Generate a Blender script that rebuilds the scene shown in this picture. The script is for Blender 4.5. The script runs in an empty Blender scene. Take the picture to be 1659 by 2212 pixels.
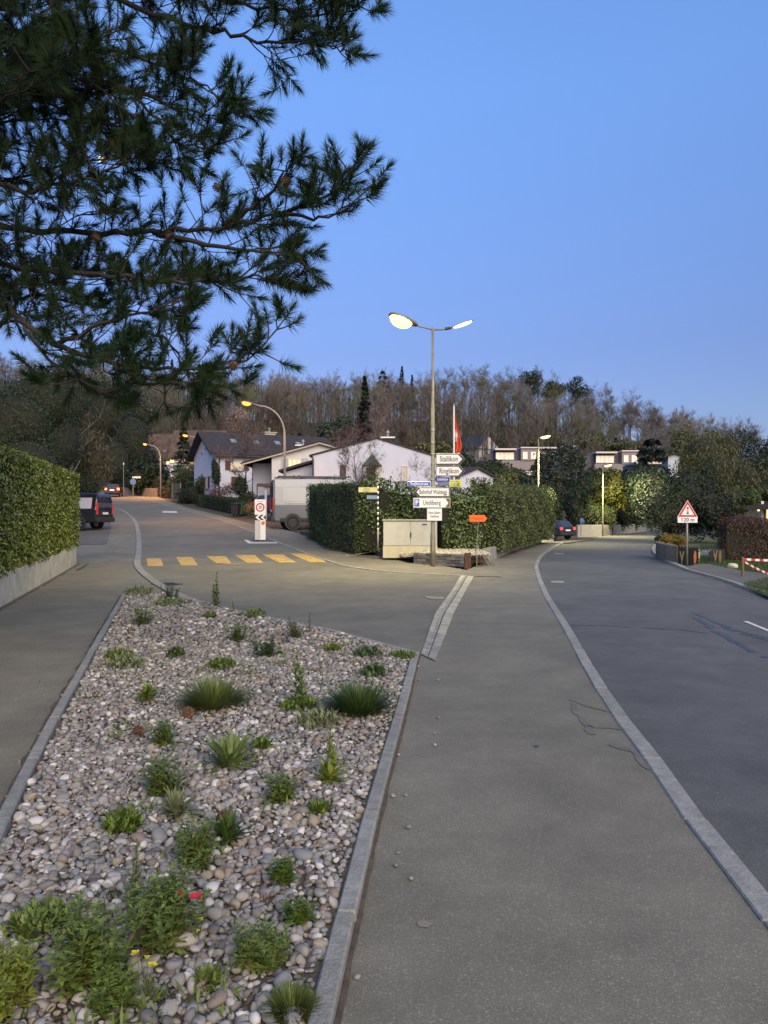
import bpy, bmesh, math, random
import numpy as np
from mathutils import Vector, Matrix, Euler
from mathutils.geometry import delaunay_2d_cdt

random.seed(7)
RNG = np.random.default_rng(11)
R = math.radians
sc = bpy.context.scene
COL = sc.collection

# ------------------------------------------------------------------ camera
EYE = 1.6
FPX, CX, CY = 1660.0, 829.5, 1106.0        # focal length and centre of the photograph, at 1659 x 2212
cam_data = bpy.data.cameras.new('camera')
cam = bpy.data.objects.new('camera', cam_data)
COL.objects.link(cam)
cam.location = (0, 0, EYE)
cam.rotation_euler = (math.pi / 2, 0, 0)
cam_data.sensor_fit = 'VERTICAL'
cam_data.sensor_height = 36.0
cam_data.lens = 27.02
cam_data.clip_start = 0.05
cam_data.clip_end = 8000
sc.camera = cam

# ------------------------------------------------------------------ sky and light (dusk, glow of the set sun behind the camera)
SUN_EL, SUN_AZ = 30.0, 158.0               # azimuth clockwise from +Y: behind the camera, a little to the right
world = bpy.data.worlds.new('World')
sc.world = world
world.use_nodes = True
wn = world.node_tree
bgn = wn.nodes['Background']
sky = wn.nodes.new('ShaderNodeTexSky')
sky.sky_type = 'NISHITA'
sky.sun_disc = False
sky.sun_elevation = R(SUN_EL)
sky.sun_rotation = R(SUN_AZ)
sky.ozone_density = 4.0
sky.dust_density = 0.4
tint = wn.nodes.new('ShaderNodeMix'); tint.data_type = 'RGBA'; tint.blend_type = 'MULTIPLY'
tint.inputs['Factor'].default_value = 1.0
wn.links.new(sky.outputs[0], tint.inputs[6])
tcw = wn.nodes.new('ShaderNodeTexCoord')
sxw = wn.nodes.new('ShaderNodeSeparateXYZ')
wn.links.new(tcw.outputs['Generated'], sxw.inputs[0])
hue = wn.nodes.new('ShaderNodeMix'); hue.data_type = 'RGBA'
hue.inputs[6].default_value = (0.635, 0.59, 0.765, 1)      # lavender band above the horizon
hue.inputs[7].default_value = (0.785, 0.87, 1.03, 1)
mrh = wn.nodes.new('ShaderNodeMapRange')
mrh.inputs['From Min'].default_value = 0.20
mrh.inputs['From Max'].default_value = 0.48
wn.links.new(sxw.outputs['Z'], mrh.inputs['Value'])
wn.links.new(mrh.outputs['Result'], hue.inputs['Factor'])
wn.links.new(hue.outputs[2], tint.inputs[7])
mrw = wn.nodes.new('ShaderNodeMapRange')
mrw.inputs['From Min'].default_value = 0.02
mrw.inputs['From Max'].default_value = 0.55
mrw.inputs['To Min'].default_value = 0.58
mrw.inputs['To Max'].default_value = 1.5
wn.links.new(sxw.outputs['Z'], mrw.inputs['Value'])
scl = wn.nodes.new('ShaderNodeVectorMath'); scl.operation = 'SCALE'
wn.links.new(tint.outputs[2], scl.inputs[0])
wn.links.new(mrw.outputs['Result'], scl.inputs['Scale'])
wn.links.new(scl.outputs['Vector'], bgn.inputs['Color'])
bgn.inputs['Strength'].default_value = 0.10

sun_data = bpy.data.lights.new('sun', 'SUN')
sun_data.energy = 2.1
sun_data.angle = R(55)
sun_data.color = (1.0, 0.78, 0.46)
sun = bpy.data.objects.new('sun', sun_data)
COL.objects.link(sun)
sun.rotation_euler = (R(90 - SUN_EL), 0, R(180 - SUN_AZ))
sun.location = (10, -20, 30)

sc.view_settings.view_transform = 'Standard'
sc.view_settings.look = 'None'
sc.view_settings.exposure = 0.9
sc.view_settings.gamma = 1.0
sc.view_settings.use_curve_mapping = False
sc.render.engine = 'CYCLES'
sc.cycles.use_denoising = True
sc.cycles.max_bounces = 6
sc.cycles.diffuse_bounces = 3
sc.cycles.glossy_bounces = 2
sc.cycles.transparent_max_bounces = 6
sc.cycles.caustics_reflective = False
sc.cycles.caustics_refractive = False
sc.cycles.sample_clamp_indirect = 4.0

# ------------------------------------------------------------------ terrain function and pixel helpers
CREST_PX = [-900, -200, 0, 300, 600, 800, 1000, 1150, 1300, 1450, 1600, 1800, 2600]
CREST_PY = [860, 858, 860, 885, 912, 914, 905, 925, 960, 998, 1025, 1050, 1075]

def H(x, y):
    x = np.asarray(x, float); y = np.asarray(y, float)
    yy = np.maximum(y, 1.0)
    b = x / yy
    left = 0.051 * 2.0 * np.log1p(np.exp(np.clip((y - 25.5) / 2.0, -40, 400)))
    right = -0.008 * 3.0 * np.log1p(np.exp(np.clip((y - 28.0) / 3.0, -40, 400)))
    left = np.minimum(left, 5.0); right = np.maximum(right, -0.8)
    t = np.clip((b + 0.08) / 0.20, 0, 1); t = t * t * (3 - 2 * t)
    near = left * (1 - t) + right * t
    px = CX + FPX * np.clip(b, -1.05, 1.05)
    cz = EYE + 330.0 * (CY - np.interp(px, CREST_PX, CREST_PY)) / FPX
    u = np.clip((y - 100.0) / 230.0, 0, 1)
    s = u ** 1.15
    z = near * (1 - s) + cz * s
    return z - np.maximum(y - 330.0, 0) * 0.10

def hz(x, y):
    return float(H(x, y))

def P(px, py, d):
    return Vector(((px - CX) / FPX * d, d, EYE - (py - CY) / FPX * d))

def G(px, py):
    """where the line of sight through a point of the photograph meets the ground"""
    a, c = (px - CX) / FPX, (py - CY) / FPX
    lo = 0.5
    d = 0.5
    while d < 400:
        if EYE - c * d <= hz(a * d, d):
            hi = d
            for _ in range(40):
                m = 0.5 * (lo + hi)
                if EYE - c * m <= hz(a * m, m): hi = m
                else: lo = m
            return Vector((a * hi, hi, hz(a * hi, hi)))
        lo = d
        d += 0.25 if d < 60 else 1.0
    return Vector((a * 400, 400, hz(a * 400, 400)))

def at(px, d, dz=0.0):
    x = (px - CX) / FPX * d
    return Vector((x, d, hz(x, d) + dz))

# ------------------------------------------------------------------ tagging
def tag(o, label=None, cat=None, group=None, kind=None):
    if label: o['label'] = label
    if cat: o['category'] = cat
    if group: o['group'] = group
    if kind: o['kind'] = kind
    return o

def thing(name, label, cat, loc=(0, 0, 0), rz=0.0, group=None):
    o = bpy.data.objects.new(name, None)
    o.empty_display_size = 0.2
    COL.objects.link(o)
    o.location = loc
    o.rotation_euler = (0, 0, rz)
    return tag(o, label, cat, group)

def link(name, me, mat=None, parent=None, smooth=False):
    o = bpy.data.objects.new(name, me)
    COL.objects.link(o)
    if mat is not None:
        if not me.materials:
            me.materials.append(mat)
    if parent is not None: o.parent = parent
    if smooth: me.shade_smooth()
    return o

def mesh_np(name, v, f, mat=None, parent=None, smooth=False):
    """v: (n,3) array, f: (m,k) array of one polygon size"""
    me = bpy.data.meshes.new(name)
    v = np.ascontiguousarray(v, dtype=np.float32); f = np.ascontiguousarray(f, dtype=np.int32)
    k = f.shape[1]
    me.vertices.add(len(v)); me.vertices.foreach_set('co', v.ravel())
    me.loops.add(f.size); me.loops.foreach_set('vertex_index', f.ravel())
    me.polygons.add(len(f))
    me.polygons.foreach_set('loop_start', np.arange(0, f.size, k, dtype=np.int32))
    me.polygons.foreach_set('loop_total', np.full(len(f), k, dtype=np.int32))
    me.update(calc_edges=True)
    return link(name, me, mat, parent, smooth)

class MB:
    """collects simple solids into one mesh"""
    def __init__(self):
        self.v = []; self.f = []; self.m = []; self.mi = 0
    def add(self, vs, fs):
        o = len(self.v)
        self.v += [tuple(p) for p in vs]
        self.f += [tuple(i + o for i in f) for f in fs]
        self.m += [self.mi] * len(fs)
        return self
    def box(self, c, s, rz=0.0, rot=None):
        hx, hy, hz_ = s[0] / 2, s[1] / 2, s[2] / 2
        vs = [Vector((x, y, z)) for z in (-hz_, hz_) for x, y in ((-hx, -hy), (hx, -hy), (hx, hy), (-hx, hy))]
        M = rot if rot is not None else Matrix.Rotation(rz, 3, 'Z')
        vs = [M @ p + Vector(c) for p in vs]
        return self.add(vs, [(3, 2, 1, 0), (4, 5, 6, 7), (0, 1, 5, 4), (1, 2, 6, 5), (2, 3, 7, 6), (3, 0, 4, 7)])
    def prism(self, poly, axis, a, b):
        """poly: 2-D outline (counter-clockwise), swept along axis 0/1/2 from a to b"""
        n = len(poly)
        def pt(u, v, t):
            return [(t, u, v), (u, t, v), (u, v, t)][axis]
        vs = [pt(u, v, a) for u, v in poly] + [pt(u, v, b) for u, v in poly]
        fs = [tuple(range(n))[::-1], tuple(range(n, 2 * n))] + [(i, (i + 1) % n, (i + 1) % n + n, i + n) for i in range(n)]
        if axis == 1: fs = [f[::-1] for f in fs]
        return self.add(vs, fs)
    def tube(self, pts, rad, n=8, cap=True):
        pts = [Vector(p) for p in pts]
        if not hasattr(rad, '__len__'): rad = [rad] * len(pts)
        vs = []; fs = []
        up = None
        for i, p in enumerate(pts):
            d = (pts[min(i + 1, len(pts) - 1)] - pts[max(i - 1, 0)])
            if d.length < 1e-9: d = Vector((0, 0, 1))
            d.normalize()
            if up is None:
                up = Vector((1, 0, 0)) if abs(d.x) < 0.8 else Vector((0, 1, 0))
            s = d.cross(up)
            if s.length < 1e-6: s = d.orthogonal()
            s.normalize(); up = s.cross(d).normalized()
            for k in range(n):
                a = 2 * math.pi * k / n
                vs.append(p + (s * math.cos(a) + up * math.sin(a)) * rad[i])
        for i in range(len(pts) - 1):
            for k in range(n):
                a, b = i * n + k, i * n + (k + 1) % n
                fs.append((a, a + n, b + n, b))
        if cap:
            fs.append(tuple(range(n)))
            fs.append(tuple(range((len(pts) - 1) * n, len(pts) * n))[::-1])
        return self.add(vs, fs)
    def lathe(self, prof, n=16, c=(0, 0, 0)):
        vs = []; fs = []
        for r, z in prof:
            for k in range(n):
                a = 2 * math.pi * k / n
                vs.append((c[0] + r * math.cos(a), c[1] + r * math.sin(a), c[2] + z))
        for i in range(len(prof) - 1):
            for k in range(n):
                a, b = i * n + k, i * n + (k + 1) % n
                fs.append((a, b, b + n, a + n))
        fs.append(tuple(range(n))[::-1]); fs.append(tuple(range((len(prof) - 1) * n, len(prof) * n)))
        return self.add(vs, fs)
    def disc(self, c, r, axis, th, n=20):
        """a flat cylinder with its axis along x (0) or y (1)"""
        poly = [(r * math.cos(2 * math.pi * k / n) + (c[1] if axis == 0 else c[0]), r * math.sin(2 * math.pi * k / n) + c[2]) for k in range(n)]
        t = c[axis]
        return self.prism(poly, axis, t - th / 2, t + th / 2)
    def build(self, name, mat, parent=None, bevel=0.0, smooth=False, seg=2, loc=None, rz=None):
        me = bpy.data.meshes.new(name)
        me.from_pydata(self.v, [], self.f)
        if isinstance(mat, (list, tuple)):
            for m in mat: me.materials.append(m)
            me.polygons.foreach_set('material_index', self.m)
        me.validate()
        o = link(name, me, None if isinstance(mat, (list, tuple)) else mat, parent, smooth)
        if bevel > 0:
            md = o.modifiers.new('bevel', 'BEVEL'); md.width = bevel; md.segments = seg; md.limit_method = 'ANGLE'; md.angle_limit = R(35)
            md.harden_normals = False
        if loc is not None: o.location = loc
        if rz is not None: o.rotation_euler = (0, 0, rz)
        return o

# ------------------------------------------------------------------ materials
MATS = {}
def mat(name, col=(0.5, 0.5, 0.5), rough=0.7, var=0.0, vscale=4.0, bump=0.0, bscale=40.0, metal=0.0, col2=None, emit=None, estr=0.0,
        rand=0.0, spec=0.5, coat=0.0, island=False, trans=0.0, speck=0.0, sscale=180.0):
    """principled material: noise between col and col2 (or darker col), optional fine bump, per-object or per-island brightness"""
    if name in MATS: return MATS[name]
    m = bpy.data.materials.new(name); m.use_nodes = True
    nt = m.node_tree; N = nt.nodes; L = nt.links
    b = N['Principled BSDF']
    b.inputs['Roughness'].default_value = rough
    b.inputs['Metallic'].default_value = metal
    b.inputs['Specular IOR Level'].default_value = spec
    b.inputs['Coat Weight'].default_value = coat
    b.inputs['Base Color'].default_value = (*col, 1)
    tc = N.new('ShaderNodeTexCoord')
    out = None
    if var > 0 or col2 is not None:
        no = N.new('ShaderNodeTexNoise'); no.inputs['Scale'].default_value = vscale; no.inputs['Detail'].default_value = 5
        no.inputs['Roughness'].default_value = 0.65
        L.new(tc.outputs['Object'], no.inputs['Vector'])
        rp = N.new('ShaderNodeValToRGB')
        c2 = col2 if col2 is not None else tuple(c * (1 - var) for c in col)
        c1 = col if col2 is not None else tuple(min(1, c * (1 + var * 0.6)) for c in col)
        rp.color_ramp.elements[0].position = 0.32; rp.color_ramp.elements[0].color = (*c2, 1)
        rp.color_ramp.elements[1].position = 0.68; rp.color_ramp.elements[1].color = (*c1, 1)
        L.new(no.outputs['Fac'], rp.inputs['Fac'])
        out = rp.outputs['Color']
    if speck > 0:
        vo = N.new('ShaderNodeTexVoronoi'); vo.inputs['Scale'].default_value = sscale
        L.new(tc.outputs['Object'], vo.inputs['Vector'])
        sx = N.new('ShaderNodeSeparateColor'); L.new(vo.outputs['Color'], sx.inputs[0])
        mr = N.new('ShaderNodeMapRange'); mr.inputs['To Min'].default_value = 1 - speck; mr.inputs['To Max'].default_value = 1 + speck
        L.new(sx.outputs[0], mr.inputs['Value'])
        sm = N.new('ShaderNodeVectorMath'); sm.operation = 'SCALE'
        if out is not None: L.new(out, sm.inputs[0])
        else: sm.inputs[0].default_value = col
        L.new(mr.outputs['Result'], sm.inputs['Scale'])
        out = sm.outputs['Vector']
    if rand > 0 or island:
        if island:
            ge = N.new('ShaderNodeNewGeometry'); src = ge.outputs['Random Per Island']
        else:
            oi = N.new('ShaderNodeObjectInfo'); src = oi.outputs['Random']
        mr = N.new('ShaderNodeMapRange'); mr.inputs['To Min'].default_value = 1 - rand; mr.inputs['To Max'].default_value = 1 + rand
        L.new(src, mr.inputs['Value'])
        sm = N.new('ShaderNodeVectorMath'); sm.operation = 'SCALE'
        if out is not None: L.new(out, sm.inputs[0])
        else: sm.inputs[0].default_value = col
        L.new(mr.outputs['Result'], sm.inputs['Scale'])
        out = sm.outputs['Vector']
    if out is not None: L.new(out, b.inputs['Base Color'])
    if bump > 0:
        nb = N.new('ShaderNodeTexNoise'); nb.inputs['Scale'].default_value = bscale; nb.inputs['Detail'].default_value = 4
        L.new(tc.outputs['Object'], nb.inputs['Vector'])
        bp = N.new('ShaderNodeBump'); bp.inputs['Strength'].default_value = bump; bp.inputs['Distance'].default_value = 0.02
        L.new(nb.outputs['Fac'], bp.inputs['Height'])
        L.new(bp.outputs['Normal'], b.inputs['Normal'])
    if emit is not None:
        b.inputs['Emission Color'].default_value = (*emit, 1)
        b.inputs['Emission Strength'].default_value = estr
    if trans > 0:
        tr = N.new('ShaderNodeBsdfTranslucent'); tr.inputs['Color'].default_value = (*[min(1, c * 1.6) for c in col], 1)
        if out is not None: L.new(out, tr.inputs['Color'])
        mx = N.new('ShaderNodeMixShader'); mx.inputs[0].default_value = trans
        L.new(b.outputs[0], mx.inputs[1]); L.new(tr.outputs[0], mx.inputs[2])
        L.new(mx.outputs[0], N['Material Output'].inputs['Surface'])
    MATS[name] = m
    return m

def pebble_mat(name, use_object):
    m = bpy.data.materials.new(name); m.use_nodes = True
    nt = m.node_tree; N = nt.nodes; L = nt.links; b = N['Principled BSDF']
    b.inputs['Roughness'].default_value = 0.75
    b.inputs['Specular IOR Level'].default_value = 0.3
    if use_object:
        src = N.new('ShaderNodeObjectInfo').outputs['Random']
    else:
        src = N.new('ShaderNodeNewGeometry').outputs['Random Per Island']
    rp = N.new('ShaderNodeValToRGB'); cr = rp.color_ramp; cr.interpolation = 'CONSTANT'
    cols = [(0.165, 0.155, 0.140), (0.29, 0.27, 0.235), (0.22, 0.215, 0.20), (0.37, 0.35, 0.315), (0.125, 0.118, 0.11), (0.255, 0.24, 0.21),
            (0.20, 0.205, 0.21), (0.22, 0.175, 0.14), (0.325, 0.305, 0.27), (0.18, 0.17, 0.152), (0.50, 0.48, 0.445), (0.235, 0.225, 0.21),
            (0.27, 0.23, 0.165), (0.235, 0.225, 0.205)]
    cr.elements[0].color = (*cols[0], 1); cr.elements[1].position = 1 / len(cols); cr.elements[1].color = (*cols[1], 1)
    for i in range(2, len(cols)):
        e = cr.elements.new(i / len(cols)); e.color = (*cols[i], 1)
    L.new(src, rp.inputs['Fac'])
    tc = N.new('ShaderNodeTexCoord')
    no = N.new('ShaderNodeTexNoise'); no.inputs['Scale'].default_value = 45; no.inputs['Detail'].default_value = 4
    L.new(tc.outputs['Object'], no.inputs['Vector'])
    mr = N.new('ShaderNodeMapRange'); mr.inputs['To Min'].default_value = 0.7; mr.inputs['To Max'].default_value = 1.3
    L.new(no.outputs['Fac'], mr.inputs['Value'])
    sm = N.new('ShaderNodeVectorMath'); sm.operation = 'SCALE'
    L.new(rp.outputs['Color'], sm.inputs[0]); L.new(mr.outputs['Result'], sm.inputs['Scale'])
    L.new(sm.outputs['Vector'], b.inputs['Base Color'])
    bp = N.new('ShaderNodeBump'); bp.inputs['Strength'].default_value = 0.25; bp.inputs['Distance'].default_value = 0.01
    L.new(no.outputs['Fac'], bp.inputs['Height']); L.new(bp.outputs['Normal'], b.inputs['Normal'])
    return m

def asphalt_mat(name, col, patch):
    """asphalt: pale and dark chips, broad worn patches, stains"""
    m = bpy.data.materials.new(name); m.use_nodes = True
    nt = m.node_tree; N = nt.nodes; L = nt.links; b = N['Principled BSDF']
    b.inputs['Roughness'].default_value = 0.82
    b.inputs['Specular IOR Level'].default_value = 0.3
    tc = N.new('ShaderNodeTexCoord')
    def noise(scale, det=5, rough=0.6):
        n = N.new('ShaderNodeTexNoise'); n.inputs['Scale'].default_value = scale; n.inputs['Detail'].default_value = det
        n.inputs['Roughness'].default_value = rough
        L.new(tc.outputs['Object'], n.inputs['Vector']); return n.outputs['Fac']
    def rng(src, a, b_, lo=0.3, hi=0.7):
        r = N.new('ShaderNodeMapRange'); r.inputs['From Min'].default_value = lo; r.inputs['From Max'].default_value = hi
        r.inputs['To Min'].default_value = a; r.inputs['To Max'].default_value = b_
        L.new(src, r.inputs['Value']); return r.outputs['Result']
    def mul(p, q):
        r = N.new('ShaderNodeMath'); r.operation = 'MULTIPLY'; L.new(p, r.inputs[0]); L.new(q, r.inputs[1]); return r.outputs[0]
    big = rng(noise(0.35, 6), 1 - patch * 1.4, 1 + patch * 1.4)
    mid = rng(noise(1.7, 8, 0.7), 0.80, 1.20)
    fine = rng(noise(110, 3, 0.8), 0.72, 1.28)
    vo = N.new('ShaderNodeTexVoronoi'); vo.inputs['Scale'].default_value = 150
    L.new(tc.outputs['Object'], vo.inputs['Vector'])
    sx = N.new('ShaderNodeSeparateColor'); L.new(vo.outputs['Color'], sx.inputs[0])
    chip = rng(sx.outputs[0], 0.93, 1.40, 0.80, 1.0)
    f = mul(mul(big, mid), mul(fine, chip))
    sm = N.new('ShaderNodeVectorMath'); sm.operation = 'SCALE'
    sm.inputs[0].default_value = col
    L.new(f, sm.inputs['Scale'])
    L.new(sm.outputs['Vector'], b.inputs['Base Color'])
    bp = N.new('ShaderNodeBump'); bp.inputs['Strength'].default_value = 0.5; bp.inputs['Distance'].default_value = 0.004
    L.new(noise(170, 2), bp.inputs['Height']); L.new(bp.outputs['Normal'], b.inputs['Normal'])
    return m
# ------------------------------------------------------------------ ground sheets
def inside(poly, x, y):
    n = len(poly); c = np.zeros(np.shape(x), bool)
    j = n - 1
    for i in range(n):
        xi, yi = poly[i]; xj, yj = poly[j]
        if yi != yj:
            t = ((yi > y) != (yj > y)) & (x < (xj - xi) * (y - yi) / (yj - yi) + xi)
            c ^= t
        j = i
    return c

def resample(pts, step):
    pts = [Vector((p[0], p[1])) for p in pts]
    out = [pts[0]]
    for a, b in zip(pts, pts[1:]):
        n = max(1, int(round((b - a).length / step)))
        out += [a.lerp(b, k / n) for k in range(1, n + 1)]
    return out

def smooth_path(pts, step):
    """Catmull-Rom through the points, then even steps"""
    q = [Vector((p[0], p[1])) for p in pts]
    q = [q[0] * 2 - q[1]] + q + [q[-1] * 2 - q[-2]]
    out = []
    for i in range(1, len(q) - 2):
        a, b, c, d = q[i - 1], q[i], q[i + 1], q[i + 2]
        n = 12
        for k in range(n):
            t = k / n
            out.append(0.5 * ((2 * b) + (c - a) * t + (2 * a - 5 * b + 4 * c - d) * t * t + (3 * b - a - 3 * c + d) * t ** 3))
    out.append(q[-2])
    res = [out[0]]; acc = 0
    for a, b in zip(out, out[1:]):
        seg = (b - a).length
        while acc + seg >= step:
            t = (step - acc) / seg
            a = a.lerp(b, t); res.append(a); seg = (b - a).length; acc = 0
        acc += seg
    if (res[-1] - out[-1]).length > step * 0.3: res.append(out[-1])
    return res

def drape(name, poly, mat_, zoff, res=1.0, parent=None, kind='structure', depth=0.0):
    poly = resample(list(poly) + [poly[0]], res)[:-1]
    n = len(poly)
    xs = np.array([p[0] for p in poly]); ys = np.array([p[1] for p in poly])
    gx, gy = np.meshgrid(np.arange(xs.min(), xs.max(), res), np.arange(ys.min(), ys.max(), res))
    gx = gx.ravel() + 0.37 * res; gy = gy.ravel() + 0.41 * res
    k = inside([(p[0], p[1]) for p in poly], gx, gy)
    vs = [Vector((p[0], p[1])) for p in poly] + [Vector((a, b)) for a, b in zip(gx[k], gy[k])]
    vo, eo, fo, _, _, _ = delaunay_2d_cdt(vs, [], [list(range(n))], 1, 1e-5)
    v = [(p.x, p.y, hz(p.x, p.y) + zoff) for p in vo]
    me = bpy.data.meshes.new(name)
    fo = [tuple(f) for f in fo]
    fx = []
    for f in fo:
        a, b, c = (vo[f[0]], vo[f[1]], vo[f[2]])
        if (b.x - a.x) * (c.y - a.y) - (b.y - a.y) * (c.x - a.x) < 0: f = f[::-1]
        fx.append(f)
    me.from_pydata(v, [], fx)
    o = link(name, me, mat_, parent)
    if kind and parent is None: o['kind'] = kind
    return o

def XY(px, py):
    g = G(px, py); return Vector((g.x, g.y))

m_asph_path = asphalt_mat('asphalt_footpath', (0.182, 0.168, 0.122), 0.12)
m_asph_road = asphalt_mat('asphalt_road', (0.108, 0.109, 0.098), 0.14)
m_asph_lane = asphalt_mat('asphalt_lane', (0.160, 0.150, 0.110), 0.14)
m_asph_drive = asphalt_mat('asphalt_driveway', (0.130, 0.120, 0.100), 0.14)
m_granite = mat('kerb_granite', (0.255, 0.25, 0.215), 0.8, var=0.25, vscale=9, bump=0.3, bscale=60, rand=0.10, speck=0.2, sscale=220)
m_bedding = mat('bedding_mortar', (0.10, 0.09, 0.075), 0.95, var=0.4, vscale=20)
m_soil = mat('soil', (0.13, 0.108, 0.085), 0.95, var=0.45, vscale=14, bump=0.8, bscale=50)
m_turf = mat('turf_ground', (0.055, 0.075, 0.028), 0.95, col2=(0.045, 0.05, 0.022), vscale=1.4, bump=1.0, bscale=25)
m_yellow = mat('yellow_road_paint', (0.68, 0.42, 0.05), 0.75, col2=(0.27, 0.20, 0.10), vscale=4.5, bump=0.2, bscale=90, speck=0.2)
m_white_paint = mat('white_road_paint', (0.62, 0.60, 0.55), 0.75, var=0.3, vscale=9, speck=0.2)
m_faded = mat('faded_road_paint', (0.30, 0.28, 0.22), 0.85, var=0.3, vscale=5)
m_tar = mat('tar_seam', (0.060, 0.060, 0.056), 0.5, var=0.4, vscale=6)
m_conc = mat('concrete_wall', (0.40, 0.385, 0.32), 0.9, var=0.30, vscale=2.2, bump=0.35, bscale=30)
m_conc_old = mat('weathered_concrete', (0.27, 0.26, 0.23), 0.92, var=0.40, vscale=2.5, bump=0.4, bscale=30)

# hill and valley floor: one sheet to the horizon
def terrain():
    rows = np.concatenate([np.arange(-60, 0, 6.0), np.arange(0, 70, 1.5), np.arange(70, 130, 3), np.arange(130, 420, 8), np.array([450, 520, 640, 900, 1400, 2500])])
    cols = np.concatenate([-np.geomspace(1600, 60, 26), np.arange(-57, 60, 1.5), np.geomspace(60, 1600, 26)])
    X, Y = np.meshgrid(cols, rows)
    Z = H(X, Y)
    Z = np.where(Y < 110, Z - 0.07, Z)
    nr, nc = X.shape
    v = np.stack([X.ravel(), Y.ravel(), Z.ravel()], 1)
    i = np.arange((nr - 1) * nc).reshape(nr - 1, nc)[:, :-1].ravel()
    f = np.stack([i, i + 1, i + nc + 1, i + nc], 1)
    m_ground = mat('garden_and_woodland_ground', (0.060, 0.062, 0.030), 0.97, col2=(0.055, 0.043, 0.030), vscale=0.12, bump=0.6, bscale=6)
    o = mesh_np('ground', v, f, m_ground, smooth=True)
    o['kind'] = 'structure'
terrain()

# edges read off the photograph as ground points
K2 = [Vector((0.95, -8)), Vector((1.25, -2))] + [XY(*p) for p in ((1659, 1970), (1440, 1680), (1300, 1490), (1220, 1350), (1180, 1285), (1162, 1240), (1160, 1216), (1176, 1193), (1215, 1172))]
K3 = [Vector((5.6, -8)), Vector((6.1, 0)), Vector((6.9, 8))] + [XY(*p) for p in ((1659, 1280), (1560, 1248), (1480, 1226), (1432, 1204), (1413, 1190), (1417, 1176), (1440, 1158))]
GR = [Vector((-0.45, -3.0)), Vector((-0.32, 0.5))] + [XY(*p) for p in ((695, 2212), (820, 1700), (860, 1560), (898, 1415))]
GL = [Vector((0.05, -3.0)), Vector((-0.95, 0.5))] + [XY(*p) for p in ((17, 1769), (87, 1623), (169, 1471), (270, 1286))]
GL[0] = Vector((-0.75, -3.0))
GB = [XY(*p) for p in ((270, 1286), (330, 1282), (393, 1291), (506, 1322), (675, 1356), (898, 1415))]
K4 = [XY(*p) for p in ((393, 1291), (337, 1260), (303, 1232), (296, 1215), (300, 1190), (298.6, 1151), (291, 1126), (276, 1111), (260, 1101), (245, 1094))]
K5 = [XY(*p) for p in ((1088, 1247), (1010, 1245), (900, 1239), (806, 1232), (753, 1224), (713, 1213), (662, 1195.5), (576, 1162), (490, 1128), (423, 1109), (402, 1103.6), (340, 1086), (284, 1071))]
PAV_A = XY(898, 1415); PAV_B = XY(940, 1430); PAV_C = XY(1024, 1246); PAV_D = XY(995, 1244)

# road surfaces
far_left = [XY(284, 1071), Vector((-36, 104)), Vector((-46, 110)), Vector((-58, 112)), Vector((-58, 104)), Vector((-44, 101)), Vector((-36, 94)), XY(245, 1094)]
lane_poly = [PAV_A] + GB[::-1][1:4] + K4[1:] + far_left[::-1][1:-1] + K5[::-1] + [PAV_C, PAV_A.lerp(PAV_C, 0.5)]
lane = drape('lane_road', lane_poly, m_asph_lane, 0.0, 1.2)
far_r = [Vector((13.5, 50)), Vector((16.9, 60.3)), Vector((24, 78)), Vector((40, 105)), Vector((46, 104)), Vector((31, 74))]
road_poly = smooth_path(K2, 1.0) + [Vector((10.3, 43))] + far_r + smooth_path(K3, 1.0)[::-1]
road = drape('main_road', road_poly, m_asph_road, -0.055, 1.2)
# footpath beside the camera, running on over the mouth of the lane
wall_r = [XY(1050, 1214), XY(1097, 1191.6), XY(1162, 1173), XY(1190, 1167)]
foot_poly = GR + [PAV_A, PAV_D] + [XY(1010, 1245), XY(1006, 1232)] + wall_r + [Vector((10.2, 46)), Vector((13.5, 50)), Vector((10.3, 43))] + smooth_path(K2, 1.0)[::-1]
footpath = drape('footpath', foot_poly, m_asph_path, 0.0, 1.0)
# footpath on the left, past the hedge wall
WALL_L = [XY(-150, 1388), XY(0, 1312), XY(165, 1218)]
d0 = (WALL_L[2] - WALL_L[1]).normalized()
WALL_L[0] = WALL_L[1] - d0 * 9
left_poly = [Vector((-0.75, -6)), Vector((-0.75, -3))] + GL[1:] + [GB[1], K4[0]] + K4[1:] + [Vector((-36, 94)), Vector((-38, 97)), XY(225, 1094), XY(240, 1108), XY(238, 1140), XY(228, 1176), XY(60, 1178), XY(60, 1216), XY(165, 1218), WALL_L[1], WALL_L[0], Vector((-3.0, -6))]
left_path = drape('left_footpath', left_poly, m_asph_path, 0.004, 1.0)
drive_poly = [XY(241, 1139), XY(231, 1175.5), XY(20, 1178), Vector((-26, 33)), Vector((-32, 42)), Vector((-27, 52)), XY(228, 1112)]
driveway = drape('driveway', drive_poly, m_asph_drive, 0.010, 1.0)
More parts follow.
